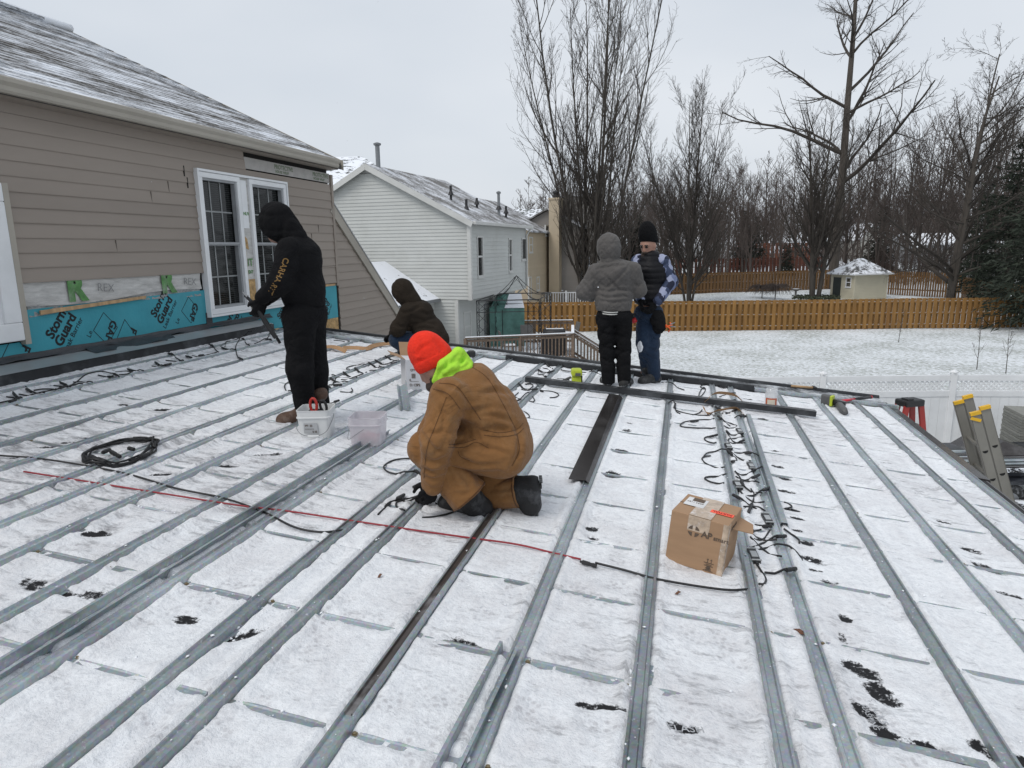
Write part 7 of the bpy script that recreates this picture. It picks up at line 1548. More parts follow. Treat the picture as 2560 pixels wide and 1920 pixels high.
# --- small electronic units clipped to the rails
def unit_box(u, v, label, ang_=0.0, group=None):
    p = on_roof(u, v, .03); p[2] = roof_z(p[0]) + .035; t = thing('shutdown_unit', label, 'electronic unit', p, ang_, group); R = np.array(Matrix.Rotation(ang_, 3, 'Z')); ax = [R[:, 0], R[:, 1], ZR]
    MB().box(p, (.045, .16, .024), ax).build('case', M_conn, t, bevel=.005); MB().box(p + ZR*.013, (.032, .07, .001), ax).build('label_plate', M_silver, t)
    for sg in (-1, 1): MB().box(p + R[:, 1]*sg*.07 + ZR*.012, (.05, .012, .004), ax).build('clip', M_silver, t); MB().tube([p + R[:, 1]*sg*.08, p + R[:, 1]*sg*.10], .009, 6).build('gland', M_conn, t)
unit_box(1849, 1080, 'small black electronic unit on the rail near the grey strip', .1); unit_box(1821, 1118, 'small black electronic unit on the left paired rail', .1); unit_box(1878, 1168, 'small black electronic unit under the wide cable ring', .1); unit_box(1844, 1215, 'small black electronic unit just above the box', .1); unit_box(1918, 1300, 'small black electronic unit beside the open box flap', .1); unit_box(1884, 1392, 'lowest small black electronic unit right of the box', .1)
tgp = on_roof(1866, 1148, .02); MB().box(tgp + ZR*.012, (.07, .10, .001), (unit(np.cross(E2, ZR)), E2, ZR)).build('paper_tag', M_white_vinyl); o = bpy.data.objects['paper_tag']; tag(o, 'white paper tag lying by the wide cable ring', 'tag')
# --- middle cluster beyond the kneeling person
Zz = lambda x, y, *q: (1220 + x/7.373, 880 + y/7.373, *q)
for p, c, lb in (([Zz(1190, 325), Zz(1130, 270), Zz(1080, 230)], [(Zz(1075, 225), Zz(1115, 260))], None), ([Zz(940, 350), Zz(990, 310), Zz(1090, 310), Zz(1135, 360), Zz(1130, 425)], (), None), ([Zz(930, 350), Zz(925, 410), Zz(1000, 410), Zz(1100, 395)], [(Zz(1090, 395), Zz(1220, 372))], None), ([Zz(920, 345), Zz(1000, 370), Zz(1090, 380)], [(Zz(920, 342), Zz(1000, 365))], None), ([Zz(1010, 410), Zz(1040, 480), Zz(1080, 485)], [(Zz(1040, 478), Zz(1085, 482))], None),
        ([Zz(1010, 718), Zz(1150, 725), Zz(1270, 760), Zz(1300, 805), Zz(1230, 838), Zz(1140, 845)], [(Zz(960, 722), Zz(1020, 718))], 'black cable curl lying right of the middle rails'), ([Zz(610, 1090), Zz(700, 1120), Zz(760, 1180), Zz(740, 1220), Zz(640, 1228)], (), 'small cable curl beside the kneeling person\'s back'), ([Zz(820, 850), Zz(860, 890), Zz(830, 920), Zz(760, 930)], (), None), ([Zz(560, 605), Zz(640, 670), Zz(760, 700), Zz(830, 640), Zz(780, 580), Zz(690, 600)], [(Zz(560, 600), Zz(640, 660))], None), ([Zz(620, 690), Zz(760, 730), Zz(880, 715)], [(Zz(810, 725), Zz(910, 715))], None), ([Zz(385, 735), Zz(460, 800), Zz(560, 870), Zz(610, 915)], [(Zz(385, 735), Zz(470, 800))], None), ([Zz(440, 840), Zz(480, 890), Zz(600, 920), Zz(480, 940)], (), None), ([Zz(600, 900), Zz(690, 800), Zz(760, 790)], (), None), ([Zz(470, 830), Zz(540, 770), Zz(560, 750)], (), None), ([Zz(1270, 497), Zz(1400, 500), Zz(1500, 520)], (), None), ([Zz(1340, 340), Zz(1600, 365), Zz(1900, 390), Zz(2080, 425)], (), 'thin black cable lying along the far edge rail')):
    lead(lb or 'short black lead in the tangle by the left end of the dark trim', p, c, None if lb else 'black leads at the end of the dark trim')
# --- cluster between the two left people
A_ = lambda x, y, *q: (780 + x/5.53, 820 + y/5.53, *q)
for p, c in (([A_(740, 530), A_(600, 520), A_(490, 545), A_(485, 585), A_(520, 602)], ()), ([A_(600, 575), A_(690, 620), A_(760, 635)], [(A_(590, 572), A_(650, 605))]), ([A_(435, 635), A_(540, 680), A_(625, 715)], [(A_(430, 630), A_(500, 660))]), ([A_(250, 715), A_(370, 750), A_(500, 775)], [(A_(245, 712), A_(330, 740))]), ([A_(160, 655), A_(250, 660), A_(325, 690)], ()), ([A_(400, 715), A_(520, 718), A_(640, 690), A_(710, 645)], ()), ([A_(270, 810), A_(310, 740), A_(360, 700), A_(560, 690)], ()), ([A_(165, 780), A_(220, 830), A_(265, 865)], [(A_(170, 785), A_(250, 845))]), ([A_(230, 790), A_(410, 805)], [(A_(280, 790), A_(415, 810))]), ([A_(390, 885), A_(500, 895), A_(560, 870), A_(545, 835)], ()), ([A_(790, 500), A_(870, 540), A_(960, 570)], [(A_(780, 495), A_(870, 530))]), ([A_(870, 465), A_(960, 500), A_(1080, 515), A_(1170, 500)], [(A_(870, 462), A_(960, 490))]), ([A_(1010, 410), A_(1100, 440), A_(1170, 470)], [(A_(1010, 408), A_(1090, 435))]), ([A_(930, 520), A_(950, 560), A_(1000, 570)], ()), ([A_(790, 600), A_(830, 615), A_(890, 610)], ()), ([A_(1180, 340), A_(1240, 380), A_(1310, 420)], [(A_(1180, 335), A_(1290, 385))]), ([A_(1010, 500), A_(1100, 490), A_(1200, 470)], ()), ([A_(300, 170), A_(400, 180), A_(520, 210)], ()), ([A_(190, 1055), A_(260, 1042), A_(310, 1035)], [(A_(300, 1038), A_(380, 1028))])):
    lead('short black lead with plug along the rail pair behind the buckets', p, c, 'black leads behind the buckets')
# --- leads along the house wall
B_ = lambda x, y, *q: (x/4.608, 860 + y/4.608, *q)
for p, c in (([B_(75, 610), B_(150, 620), B_(230, 650)], ()), ([B_(150, 560), B_(200, 610), B_(260, 655)], [(B_(150, 560), B_(195, 605))]), ([B_(0, 712), B_(120, 685), B_(240, 655)], [(B_(105, 690), B_(190, 668))]), ([B_(300, 515), B_(400, 560), B_(520, 595)], [(B_(300, 515), B_(360, 545))]), ([B_(220, 580), B_(350, 600), B_(480, 585), B_(640, 555), B_(620, 525), B_(500, 520), B_(390, 535)], ()), ([B_(640, 560), B_(700, 530)], [(B_(685, 535), B_(780, 505))]), ([B_(690, 440), B_(760, 480), B_(815, 525)], [(B_(690, 440), B_(760, 465))]), ([B_(620, 480), B_(720, 490), B_(790, 500)], ()), ([B_(780, 500), B_(880, 440, .02), B_(1000, 350, .05), B_(1160, 318, .06), B_(1290, 345, .03), B_(1370, 400)], ()), ([B_(840, 440), B_(950, 440), B_(1070, 470)], ()), ([B_(800, 500), B_(880, 485), B_(960, 490)], ()), ([B_(1130, 360), B_(1220, 380), B_(1300, 395)], [(B_(1235, 382), B_(1305, 398))]), ([B_(1310, 345), B_(1345, 375), B_(1375, 405)], [(B_(1310, 345), B_(1350, 380))]), ([B_(1370, 385), B_(1480, 370), B_(1530, 330), B_(1460, 315), B_(1330, 325)], ()), ([B_(1465, 285), B_(1560, 310), B_(1660, 335)], [(B_(1470, 285), B_(1530, 305))]), ([B_(1750, 255), B_(1830, 265), B_(1890, 275)], ()), ([B_(1785, 205), B_(1830, 240), B_(1880, 275)], [(B_(1785, 205), B_(1830, 235))]), ([B_(1890, 270), B_(1970, 250)], [(B_(1890, 268), B_(1975, 248))]), ([B_(1940, 110), B_(2030, 160), B_(2120, 215)], [(B_(1935, 108), B_(1985, 135))]), ([B_(1910, 190), B_(2020, 200), B_(2120, 215)], ()), ([B_(2140, 135), B_(2200, 165)], [(B_(2140, 135), B_(2210, 175))])):
    lead('short black lead with plug along the rail nearest the house wall', p, c, 'black leads along the house wall')
C_ = lambda x, y, *q: (480 + x/2.976, 780 + y/2.976, *q)
for p, c in (([C_(0, 325), C_(60, 335), C_(130, 315), C_(200, 310)], [(C_(50, 338), C_(85, 325))]), ([C_(125, 235), C_(165, 270), C_(200, 305)], [(C_(125, 235), C_(160, 265))]), ([C_(220, 262), C_(270, 280), C_(330, 295)], [(C_(220, 262), C_(255, 275))]), ([C_(375, 195), C_(400, 230), C_(430, 265)], [(C_(372, 192), C_(392, 215))]), ([C_(245, 260), C_(260, 235), C_(330, 205), C_(410, 165, .05), C_(500, 120, .25), C_(590, 105, .42)], ()), ([C_(360, 360), C_(335, 320), C_(325, 260), C_(350, 210, .04), C_(375, 190, .04)], [(C_(340, 335), C_(378, 362))]), ([C_(410, 240), C_(480, 245), C_(560, 195, .1), C_(600, 130, .4)], ()), ([C_(545, 200), C_(595, 225)], [(C_(540, 198), C_(590, 215))]), ([C_(740, 608), C_(700, 585), C_(690, 545), C_(730, 515)], ())):
    lead('black lead dangling near the feet of the person at the window', p, c, 'black leads by the person at the window')
K_ = lambda x, y, *q: (960 + x/3.95, 900 + y/3.95, *q)
lead('black loop of cable left of the kneeling person', [K_(310, 970), K_(120, 985), K_(20, 1030), K_(0, 1070), K_(60, 1115), K_(220, 1138), K_(310, 1128)], [(K_(300, 1112), K_(380, 1135))])
for p, c in (([K_(385, 1205), K_(300, 1250)], [(K_(370, 1212), K_(290, 1252))]), ([K_(0, 1460), K_(80, 1400), K_(220, 1372), K_(330, 1380), K_(420, 1370)], [(K_(310, 1392), K_(400, 1362))]), ([K_(205, 1525), K_(130, 1460), K_(125, 1410), K_(200, 1385)], ()), ([K_(190, 1400), K_(280, 1408), K_(380, 1380)], ()), ([K_(375, 1560), K_(500, 1550), K_(620, 1525), K_(720, 1490)], ()), ([K_(440, 1360), K_(480, 1400), K_(520, 1425)], ()), ([K_(130, 1360), K_(190, 1330)], [(K_(120, 1372), K_(200, 1325))]), ([K_(-60, 1530), K_(-20, 1490), K_(60, 1420)], ())):
    lead('black lead at the gloved hands of the kneeling person', p, c, 'black leads at the kneeling person')
# --- coil of cable on the left
ck = thing('cable_coil', 'coil of black cable with plugs lying on the left rails', 'cable', on_roof(300, 1135)); g = random.Random(3)
def coil_pt(a, k): return (300 + (88 + k)*math.cos(a) + 6*math.sin(2*a), 1137 - 9*math.sin(a)*1.0 + (20 + .15*k)*math.sin(a)*-1 - 16*math.cos(a)*1.0)
for j in range(5):
    ph = g.uniform(0, 6.28); pts = [coil_pt(ph + 2*math.pi*q/22*(.75 + .25*g.random() if j > 2 else 1), g.uniform(-9, 9)) for q in range(22)]
    P = lay(pts, .006*j, .007, 4); MB().tube(P, .0066, 6).build('cable', M_cable, ck, smooth=True)
for (a, b) in (((226, 1140), (248, 1152)), ((275, 1128), (300, 1142)), ((320, 1120), (335, 1124)), ((255, 1132), (275, 1124)), ((350, 1143), (378, 1132)), ((236, 1150), (262, 1156))): connector(ck, on_roof(*a, .06), on_roof(*b, .06), .014)

# ================================================================ sheet-metal pieces lying loose
lc = thing('loose_channel', 'loose upturned galvanised channel lying against a rail at the bottom edge', 'metal channel', on_roof(1210, 1780))
def u_channel(p0, p1, w=.05, h=.035, t=.0025, m=None, name='channel', parent=None, up=ZR, lipw=.010):
    p0 = np.array(p0, float); p1 = np.array(p1, float); d = unit(p1 - p0); s = unit(np.cross(d, up)); u = np.cross(s, d)
    pr = [(-w/2, 0), (w/2, 0), (w/2 + .006, h), (w/2 + .006 + lipw, h), (w/2 + .006 + lipw, h + t), (w/2 + .006 - t, h + t), (w/2 - t, t), (-w/2 + t, t), (-w/2 - .006 + t, h + t), (-w/2 - .006 - lipw, h + t), (-w/2 - .006 - lipw, h), (-w/2 - .006, h)]
    n = len(pr); vs = [p0 + s*a + u*b for a, b in pr] + [p1 + s*a + u*b for a, b in pr]; fs = [(i, (i + 1) % n, n + (i + 1) % n, n + i) for i in range(n)]
    return MB().add(vs, fs).build(name, m or M_galv, parent)
u_channel(on_roof(1272, 1632, .012), on_roof(1085, 2005, .012), .05, .04, parent=lc)
lc2 = thing('loose_channel', 'upturned open galvanised channel laid beside a rail, running to the lower left corner', 'metal channel', on_roof(500, 1400)); x_ = -2.185
u_channel((x_, 0.2, roof_z(x_) + .012), (x_, 4.65, roof_z(x_) + .012), .05, .04, parent=lc2)
lc3 = thing('loose_strip', 'loose galvanised strip lying along the right paired rail behind the box', 'metal strip', on_roof(1900, 1170))
u_channel(on_roof(1871, 1035, .05), on_roof(1961, 1308, .05), .038, -.03, .0025, parent=lc3, lipw=.008)
lc4 = thing('loose_strip', 'short galvanised channel leaning on a rail behind the white bucket', 'metal strip', on_roof(1015, 1020))
pa, pb = on_roof(1018, 1028, .015), on_roof(1008, 962, .16); u_channel(pa, pb, .07, .03, .0025, parent=lc4, up=-FH, lipw=.010)
lc5 = thing('loose_sheet', 'bent pale galvanised sheet beside the end of the dark trim', 'metal sheet', on_roof(1285, 965))
q = [on_roof(u, v, .045) for u, v in ((1262, 978), (1275, 975), (1307, 948), (1303, 943))]; MB().prism([q[0], q[1], q[2], q[3], on_roof(1290, 948, .05), on_roof(1272, 962, .05)], ZR*.003).build('sheet', M_galv, lc5)
# long dark trim across the rails, on top of them
tr = thing('dark_trim', 'long dark charcoal metal trim lying across the rails', 'metal trim', on_roof(1680, 1000))
a, b = on_roof(1312, 953, .05), on_roof(2040, 1040, .05); d = unit(b - a); s = unit(np.cross(ZR, d)); 
if s[1] < 0: s = -s
for nm, o0, o1, z0, z1 in (('flange', 0, .004, 0.0, .055), ('face', .004, .085, .051, .055)):
    vs = []
    for P in (a, b):
        for (k, z) in ((o0, z0), (o1, z0), (o1, z1), (o0, z1)): vs.append(P + s*k + ZR*(z - .01))
    MB().add(vs, [(0, 1, 2, 3), (7, 6, 5, 4), (0, 4, 5, 1), (1, 5, 6, 2), (2, 6, 7, 3), (3, 7, 4, 0)]).build(nm, M_black_metal if nm == 'flange' else mat('scuffed dark metal', (0.030, 0.030, 0.032), .4, .3, .3, 12, .1, 40, dirt=(.55, .56, .58), dirt_amt=.5), tr)
bt_ = thing('bronze_trim', 'glossy dark bronze metal strip lying on a rail right of the kneeling person', 'metal trim', on_roof(1490, 1090))
pts = [on_roof(u, v, .042) for u, v in ((1421, 1198), (1463, 1202), (1548, 988), (1522, 985))]; pts2 = [on_roof(u, v, .042) for u, v in ((1463, 1202), (1474, 1207), (1556, 992), (1548, 988))]
MB().prism(pts, ZR*.003).build('face', M_bronze, bt_); MB().prism([pts2[0] + ZR*.003, pts2[1] - ZR*.01, pts2[2] - ZR*.01, pts2[3] + ZR*.003], ZR*.002 + np.array([.002, 0, 0])).build('flange', M_bronze, bt_)
# kraft paper straps
M_kraft = mat('kraft paper', (0.40, 0.235, 0.12), .8, 0, .12, 12, .3, 40)
def ribbon(pts, w, parent, m=M_kraft, upz=.8):
    P = spline(pts, 8); vs = []; fs = []
    for i, p in enumerate(P):
        d = unit(P[min(i + 1, len(P) - 1)] - P[max(i - 1, 0)]); s = unit(np.cross(d, ZR)); u = unit(ZR*upz + s*math.sqrt(max(0, 1 - upz*upz))); vs += [p - u*w/2, p + u*w/2, p + u*w/2 + s*.0015, p - u*w/2 + s*.0015]
    for i in range(len(P) - 1):
        for k in range(4): fs.append((i*4 + k, i*4 + (k + 1) % 4, i*4 + 4 + (k + 1) % 4, i*4 + 4 + k))
    return MB().add(vs, fs).build('strip', m, parent)
ks = thing('paper_strip', 'curled brown kraft paper strip looped around the dark trim', 'paper strip', on_roof(1810, 1010)); O_ = lambda x, y, z: on_roof(1640 + x/6.38, 940 + y/6.38, z)
ribbon([O_(800, 395, .08), O_(860, 320, .08), O_(960, 270, .09), O_(1120, 275, .09), O_(1270, 310, .09), O_(1380, 400, .08)], .05, ks, upz=.75); ribbon([O_(760, 490, .06), O_(790, 570, .05), O_(850, 600, .04), O_(960, 555, .05), O_(1100, 530, .06), O_(1230, 510, .06), O_(1330, 540, .05), O_(1420, 635, .04)], .045, ks, upz=.75)
ks2 = thing('paper_strip', 'brown kraft paper strip lying behind the person at the window', 'paper strip', on_roof(870, 870)); A3 = lambda x, y, z: on_roof(740 + x/5.53, 740 + y/5.53, z)
ribbon([A3(1320, 655, .05), A3(1180, 665, .06), A3(1060, 690, .06), A3(980, 725, .05), A3(820, 715, .05), A3(650, 715, .05)], .06, ks2, upz=.6); ribbon([A3(690, 770, .04), A3(640, 740, .06), A3(570, 715, .07), A3(480, 700, .06), A3(360, 715, .04), A3(330, 745, .03), A3(420, 760, .03)], .07, ks2, upz=.45)
wb = thing('wood_offcut', 'small wood offcut near the crouching person', 'wood', on_roof(985, 887)); MB().box(on_roof(986, 887, .03), (.09, .05, .03), (unit(np.cross(E2, ZR)), E2, ZR)).build('block', M_wood, wb)

# ================================================================ boxes, buckets, tools
M_card = mat('brown corrugated cardboard', (0.345, 0.215, 0.125), .85, 0, .06, 5, .08, 60, (1, 1, 6), dirt=(.27, .165, .095), dirt_amt=.4)
M_cardink = mat('dark box print', (0.10, .072, .052), .8)
M_tape = mat('clear tape', (0.46, 0.36, 0.27), .18, 0, .25, 30, .2, 40, dirt=(.75, .75, .76), dirt_amt=.8)
b0, b1, b2 = on_roof(1657, 1408, .012), on_roof(1802, 1444, .012), on_roof(1855, 1397, .012)
bx = thing('cardboard_box', 'brown cardboard box with printed logo and orange sticker standing on the snow', 'box', (b0 + b1 + b2)/3)
bu = unit(b1 - b0); bL = np.linalg.norm(b1 - b0); bw_ = unit(b2 - b1); bmid = unit(bu - bw_); bz_ = unit(np.cross(bu, bw_)); bperp = np.cross(bz_, bmid); bw_ = unit(-bmid + bperp); bu = unit(bmid + bperp); b0 = b1 - bu*bL; bW = np.linalg.norm(b2 - b1); bw_ = unit(bw_); bn = np.cross(bu, bw_); bn = bn if bn[2] > 0 else -bn; bH = .28
Bp = lambda a, b, c: b0 + bu*a + bw_*b + bn*c
bxm = MB().box(Bp(bL/2, bW/2, bH/2), (bL, bW, bH), (bu, bw_, bn)).build('carton', M_card, bx, bevel=.004)
for k in (.5,): MB().box(Bp(bL/2, bW/2, bH + .0015), (bL*.998, .003, .002), (bu, bw_, bn)).build('flap_seam', M_cardink, bx)
MB().box(Bp(bL*.50, bW/2, bH + .003), (.11, bW*.998, .0012), (bu, bw_, bn)).build('tape', M_tape, bx)
MB().box(Bp(bL*.50, -.0012, bH*.86), (.11, .0012, bH*.28), (bu, bw_, bn)).build('tape', M_tape, bx); MB().box(Bp(bL + .0012, bW*.05, bH*.5), (.0012, .045, bH*.99), (bu, bw_, bn)).build('tape', M_tape, bx); MB().box(Bp(bL*.965, -.0012, bH*.5), (.03, .0012, bH*.99), (bu, bw_, bn)).build('tape', M_tape, bx)
sl1 = MB().box(Bp(bL*.26, bW*.62, bH + .0045), (bL*.36, bW*.42, .001), (bu, bw_, bn)).build('shipping_label', mat('white paper', (.62, .62, .62), .7), bx)
lettering('|||||||||||', M_cardink, sl1, Bp(bL*.40, bW*.78, bH + .0055), -bu, -bw_, .05, .001, spacing=.7); lettering('0034 1187', M_cardink, sl1, Bp(bL*.40, bW*.62, bH + .0055), -bu, -bw_, .02)
MB().box(Bp(bL*.78, bW*.42, bH + .0045), (.115, .038, .001), (bu, bw_, bn)).build('orange_sticker', mat('orange sticker', (.95, .12, .06), .6, 0, .03), bx); lettering('PARTIAL', mat('dark red ink', (.3, .01, .01), .6), bx, Bp(bL*.78 + .05, bW*.42 + .010, bH + .0055), -bu, -bw_, .026, .0005)
lg = MB(); cx_, cz_ = .55*bL, bH*.72
for k in range(4):
    a = math.pi/4 + k*math.pi/2; n_ = 6; pts = [Bp(cx_ - .035 + .010*math.cos(a), -.0013, cz_ + .010*math.sin(a))]
    for q in range(n_ + 1): t = a - .55 + 1.1*q/n_; pts.append(Bp(cx_ - .035 + .030*math.cos(t), -.0013, cz_ + .030*math.sin(t)))
    lg.prism(pts, -bw_*.0008)
lg.build('logo', M_cardink, bx)
lettering('AP', M_cardink, bx, Bp(cx_ + .005, -.0022, cz_ - .018), bu, bn, .045, .0012); lettering('smart', M_cardink, bx, Bp(cx_ + .065, -.0022, cz_ - .018), bu, bn, .033, .0006)
lettering('AP smart', M_cardink, bx, Bp(bL + .0022, bW*.25, bH*.80), bw_, bn, .030, .0006)
ar = MB()
for k in (0, 1):
    x0 = bL*.74 + .018*k; ar.box(Bp(x0, -.0016, bH*.24), (.003, .0008, .022), (bu, bw_, bn)); ar.prism([Bp(x0 - .006, -.0013, bH*.26), Bp(x0 + .006, -.0013, bH*.26), Bp(x0, -.0013, bH*.285)], -bw_*.0008)
for z, w in ((.20, .05), (.17, .03), (.145, .045), (.10, .03), (.07, .03), (.05, .05)): ar.box(Bp(bL*.765, -.0016, bH*z), (w, .0008, .003), (bu, bw_, bn))
ar.box(Bp(bL*.765, -.0016, bH*.115), (.018, .0008, .02), (bu, bw_, bn)); ar.build('handling_marks', M_cardink, bx)
MB().prism([Bp(bL, bW*.35, bH*.80), Bp(bL, bW*.98, bH*.80), Bp(bL + .07, bW*.98, bH*.72), Bp(bL + .09, bW*.66, bH*.68)], bn*.004).build('open_flap', M_card, bx)
# white printed carton behind the kneeling person
M_cartw = mat('white carton', (.56, .56, .58), .7, 0, .04, 6)
c0, c1 = on_roof(1017, 978, .014), on_roof(1100, 978, .014); cb = thing('white_carton', 'open white carton printed with barcodes behind the kneeling person', 'box', (c0 + c1)/2); cu = unit(c1 - c0); cL = np.linalg.norm(c1 - c0); cw_ = unit(np.cross(RN, cu)); Cp = lambda a, b, c: c0 + cu*a + cw_*b + RN*c; cH = .31
MB().box(Cp(cL/2, .15, cH/2), (cL, .30, cH), (cu, cw_, RN)).build('carton', M_cartw, cb, bevel=.003)
MB().prism([Cp(0, 0, cH), Cp(0, .3, cH), Cp(-.13, .28, cH + .05), Cp(-.13, .02, cH + .05)], RN*.004).build('flap', M_card, cb); MB().prism([Cp(0, .3, cH), Cp(cL, .3, cH), Cp(cL, .36, cH + .13), Cp(0, .36, cH + .13)], cw_*.004).build('flap', M_card, cb)
for (x0, z0, t, sz) in ((.05, .14, '|||||', .05), (.04, .20, 'QTY 40', .03), (.22, .10, '|||||', .05), (.22, .05, '|||||', .05), (.22, .16, '|||||', .05), (.03, .10, 'E:______', .03), (.03, .05, 'D:  C5P2', .035)): lettering(t, M_cardink, cb, Cp(x0, -.001, z0), cu, RN, sz, .0008, spacing=.8)
# buckets
def rounded(w, d, r, n=4):
    out = []
    for cx, cy, a0 in ((w/2 - r, d/2 - r, 0), (-w/2 + r, d/2 - r, 90), (-w/2 + r, -d/2 + r, 180), (w/2 - r, -d/2 + r, 270)):
        for k in range(n + 1): a = math.radians(a0 + 90*k/n); out.append((cx + r*math.cos(a), cy + r*math.sin(a)))
    return out
def loft(mb, c, ax, rings):
    """rings: (w, d, r, z)"""
    n = None; vs = []; fs = []
    for (w, d, r, z) in rings:
        P = rounded(w, d, r); n = len(P)
        for (x, y) in P: vs.append(c + ax[0]*x + ax[1]*y + ax[2]*z)
    for i in range(len(rings) - 1):
        for k in range(n): fs.append((i*n + k, i*n + (k + 1) % n, (i + 1)*n + (k + 1) % n, (i + 1)*n + k))
    fs.append(tuple(range(n - 1, -1, -1))); fs.append(tuple(range((len(rings) - 1)*n, len(rings)*n))); return mb.add(vs, fs)
def bucket(c, rz, w, d, h, m, name, label, cat='bucket'):
    t = thing(name, label, cat, c); R = np.array(Matrix.Rotation(rz, 3, 'Z')); ax = [R[:, 0], R[:, 1], RN]
    loft(MB(), c, ax, [(w*.88, d*.88, .03, .0), (w*.97, d*.97, .035, h*.72), (w*1.03, d*1.03, .035, h*.73), (w*1.03, d*1.03, .035, h*.77), (w*.98, d*.98, .035, h*.78), (w, d, .035, h*.97), (w*1.02, d*1.02, .035, h*.98), (w*1.02, d*1.02, .035, h), (w*.965, d*.965, .033, h), (w*.95, d*.95, .033, h*.8), (w*.85, d*.85, .03, .012)]).build('tub', m, t, smooth=False)
    return t, ax
M_plw = mat('white polypropylene', (.66, .67, .67), .35, 0, .05, 5)
cbk = on_roof(795, 1088, .012); bk, ax = bucket(cbk, .30, .245, .235, .215, M_plw, 'white_bucket', 'square white plastic bucket with scissors beside the brown boots')
P = lambda x, y, z: cbk + ax[0]*x + ax[1]*y + RN*z
lb_ = MB().box(P(-.02, -.1165, .085), (.10, .001, .075), ax).build('bucket_label', mat('grey paper label', (.42, .43, .44), .6), bk); lettering('SPS  ||||', M_cardink, lb_, P(-.062, -.1172, .10), ax[0], RN, .018, .0006); lettering('MODULE 25', M_cardink, lb_, P(-.062, -.1172, .075), ax[0], RN, .012); lettering('||| ||||', M_cardink, lb_, P(-.01, -.1172, .055), ax[0], RN, .016, .0005)
MB().tube(spline([P(-.125, 0, .165), P(-.13, -.09, .10), P(-.09, -.135, .05), P(0, -.14, .03), P(.09, -.135, .06), P(.125, -.06, .13), P(.128, 0, .165)], 6), .0022, 5).build('wire_handle', M_pipe, bk); MB().tube([P(-.04, -.141, .032), P(.04, -.141, .032)], .008, 8).build('grip', M_plw, bk)
scs = thing('scissors', 'scissors with red and black handles standing in the white bucket', 'scissors', P(.02, .02, .1)); M_redp = mat('red plastic handle', (.45, .03, .02), .4)
def ring_(c, a, b, u, w, r, m, nm, par, n=18): MB().tube([c + u*a*math.cos(2*math.pi*k/n) + w*b*math.sin(2*math.pi*k/n) for k in range(n + 1)], r, 7, cap=False).build(nm, m, par, smooth=True)
ring_(P(-.012, -.02, .235), .024, .052, unit(_rt*.9 - RN*.1), RN, .011, M_redp, 'handle', scs); ring_(P(.052, .01, .22), .022, .045, unit(_rt + RN*.25), unit(RN - _rt*.25), .010, M_conn, 'handle', scs); MB().beam(P(0, 0, .19), P(.01, .02, .06), .02, .005).build('blade', M_pipe, scs); MB().beam(P(.03, .01, .19), P(.0, .03, .06), .02, .005).build('blade', M_pipe, scs)
for q in range(5): connector(bk, P(-.06 + .03*q, -.03 + .02*(q % 2), .17), P(-.05 + .02*q, .05, .185), .012)
# translucent bucket with red wire scraps
def clearplastic():
    m, nt, b = nodes_of('cloudy clear plastic'); v = coords(nt, 'World'); n = N(nt, 'ShaderNodeTexNoise', Scale=14.0, Detail=4.0); nt.links.new(v, n.inputs['Vector']); nt.links.new(ramp(nt, n.outputs['Fac'], [(.3, (.60, .57, .62)), (.7, (.72, .70, .74))]).outputs['Color'], b.inputs['Base Color']); b.inputs['Roughness'].default_value = .3; b.inputs['Alpha'].default_value = .55; return m
cb2 = on_roof(923, 1108, .012); bk2, ax2 = bucket(cb2, .20, .245, .235, .215, clearplastic(), 'clear_bucket', 'cloudy translucent plastic bucket holding red scraps'); Q = lambda x, y, z: cb2 + ax2[0]*x + ax2[1]*y + RN*z
MB().tube(spline([Q(-.125, 0, .155), Q(-.127, -.10, .06), Q(-.06, -.135, .10), Q(0, -.13, .14)], 6), .0022, 5).build('wire_handle', M_pipe, bk2)
g = random.Random(8); scr = thing('wire_scraps', 'heap of red wire scraps inside the translucent bucket', 'scraps', Q(0, 0, .02)); M_scr = mat('red wire scraps', (.42, .05, .09), .6, 0, .3, 40)
sd_part('heap', [('e', Q(0, 0, .035), (.085, .08, .045), ax2)], M_scr, scr, .02, .009, folds=.012, ff=70)
for q in range(16): a = Q(g.uniform(-.08, .08), g.uniform(-.08, .08), g.uniform(.06, .09)); MB().tube([a, a + np.array([g.uniform(-.03, .03), g.uniform(-.03, .03), g.uniform(.0, .015)])], .004, 5).build('scrap', M_scr, scr)
# cordless tools
M_lime = mat('lime plastic', (.42, .50, .03), .45, 0, .1, 20); M_grey_p = mat('grey plastic', (.09, .09, .09), .5)
dp_ = on_roof(1441, 958, .02); d1 = thing('cordless_drill', 'lime green cordless tool standing on the snow behind the dark trim', 'drill', dp_); E_ = [unit(_rt), unit(FH), RN]
MB().box(dp_ + RN*.04, (.105, .09, .075), E_).build('battery', M_lime, d1, bevel=.012); MB().box(dp_ + RN*.125, (.12, .13, .085), E_).build('housing', M_lime, d1, bevel=.022); MB().tube([dp_ - _rt*.06 + RN*.07, dp_ - _rt*.15 + RN*.03], .014, 6).build('strap', M_conn, d1); MB().box(dp_ - FH*.07 + RN*.11 + _rt*.01, (.06, .008, .035), E_).build('badge', M_grey_p, d1, bevel=.003); MB().box(dp_ + _rt*.058 + RN*.05, (.012, .08, .085), E_).build('bumper', M_conn, d1, bevel=.004)
e0 = on_roof(2065, 1012, .02); d2 = thing('cordless_drill', 'black and lime cordless impact driver lying on its side near the far right corner', 'drill', e0); dx = unit(on_roof(2110, 1022, .02) - e0); 
MB().box(e0 + RN*.06, (.10, .08, .11), (dx, np.cross(RN, dx), RN)).build('battery', M_grey_p, d2, bevel=.014); MB().box(e0 + RN*.06 + dx*.06, (.03, .085, .115), (dx, np.cross(RN, dx), RN)).build('trim', M_lime, d2, bevel=.008)
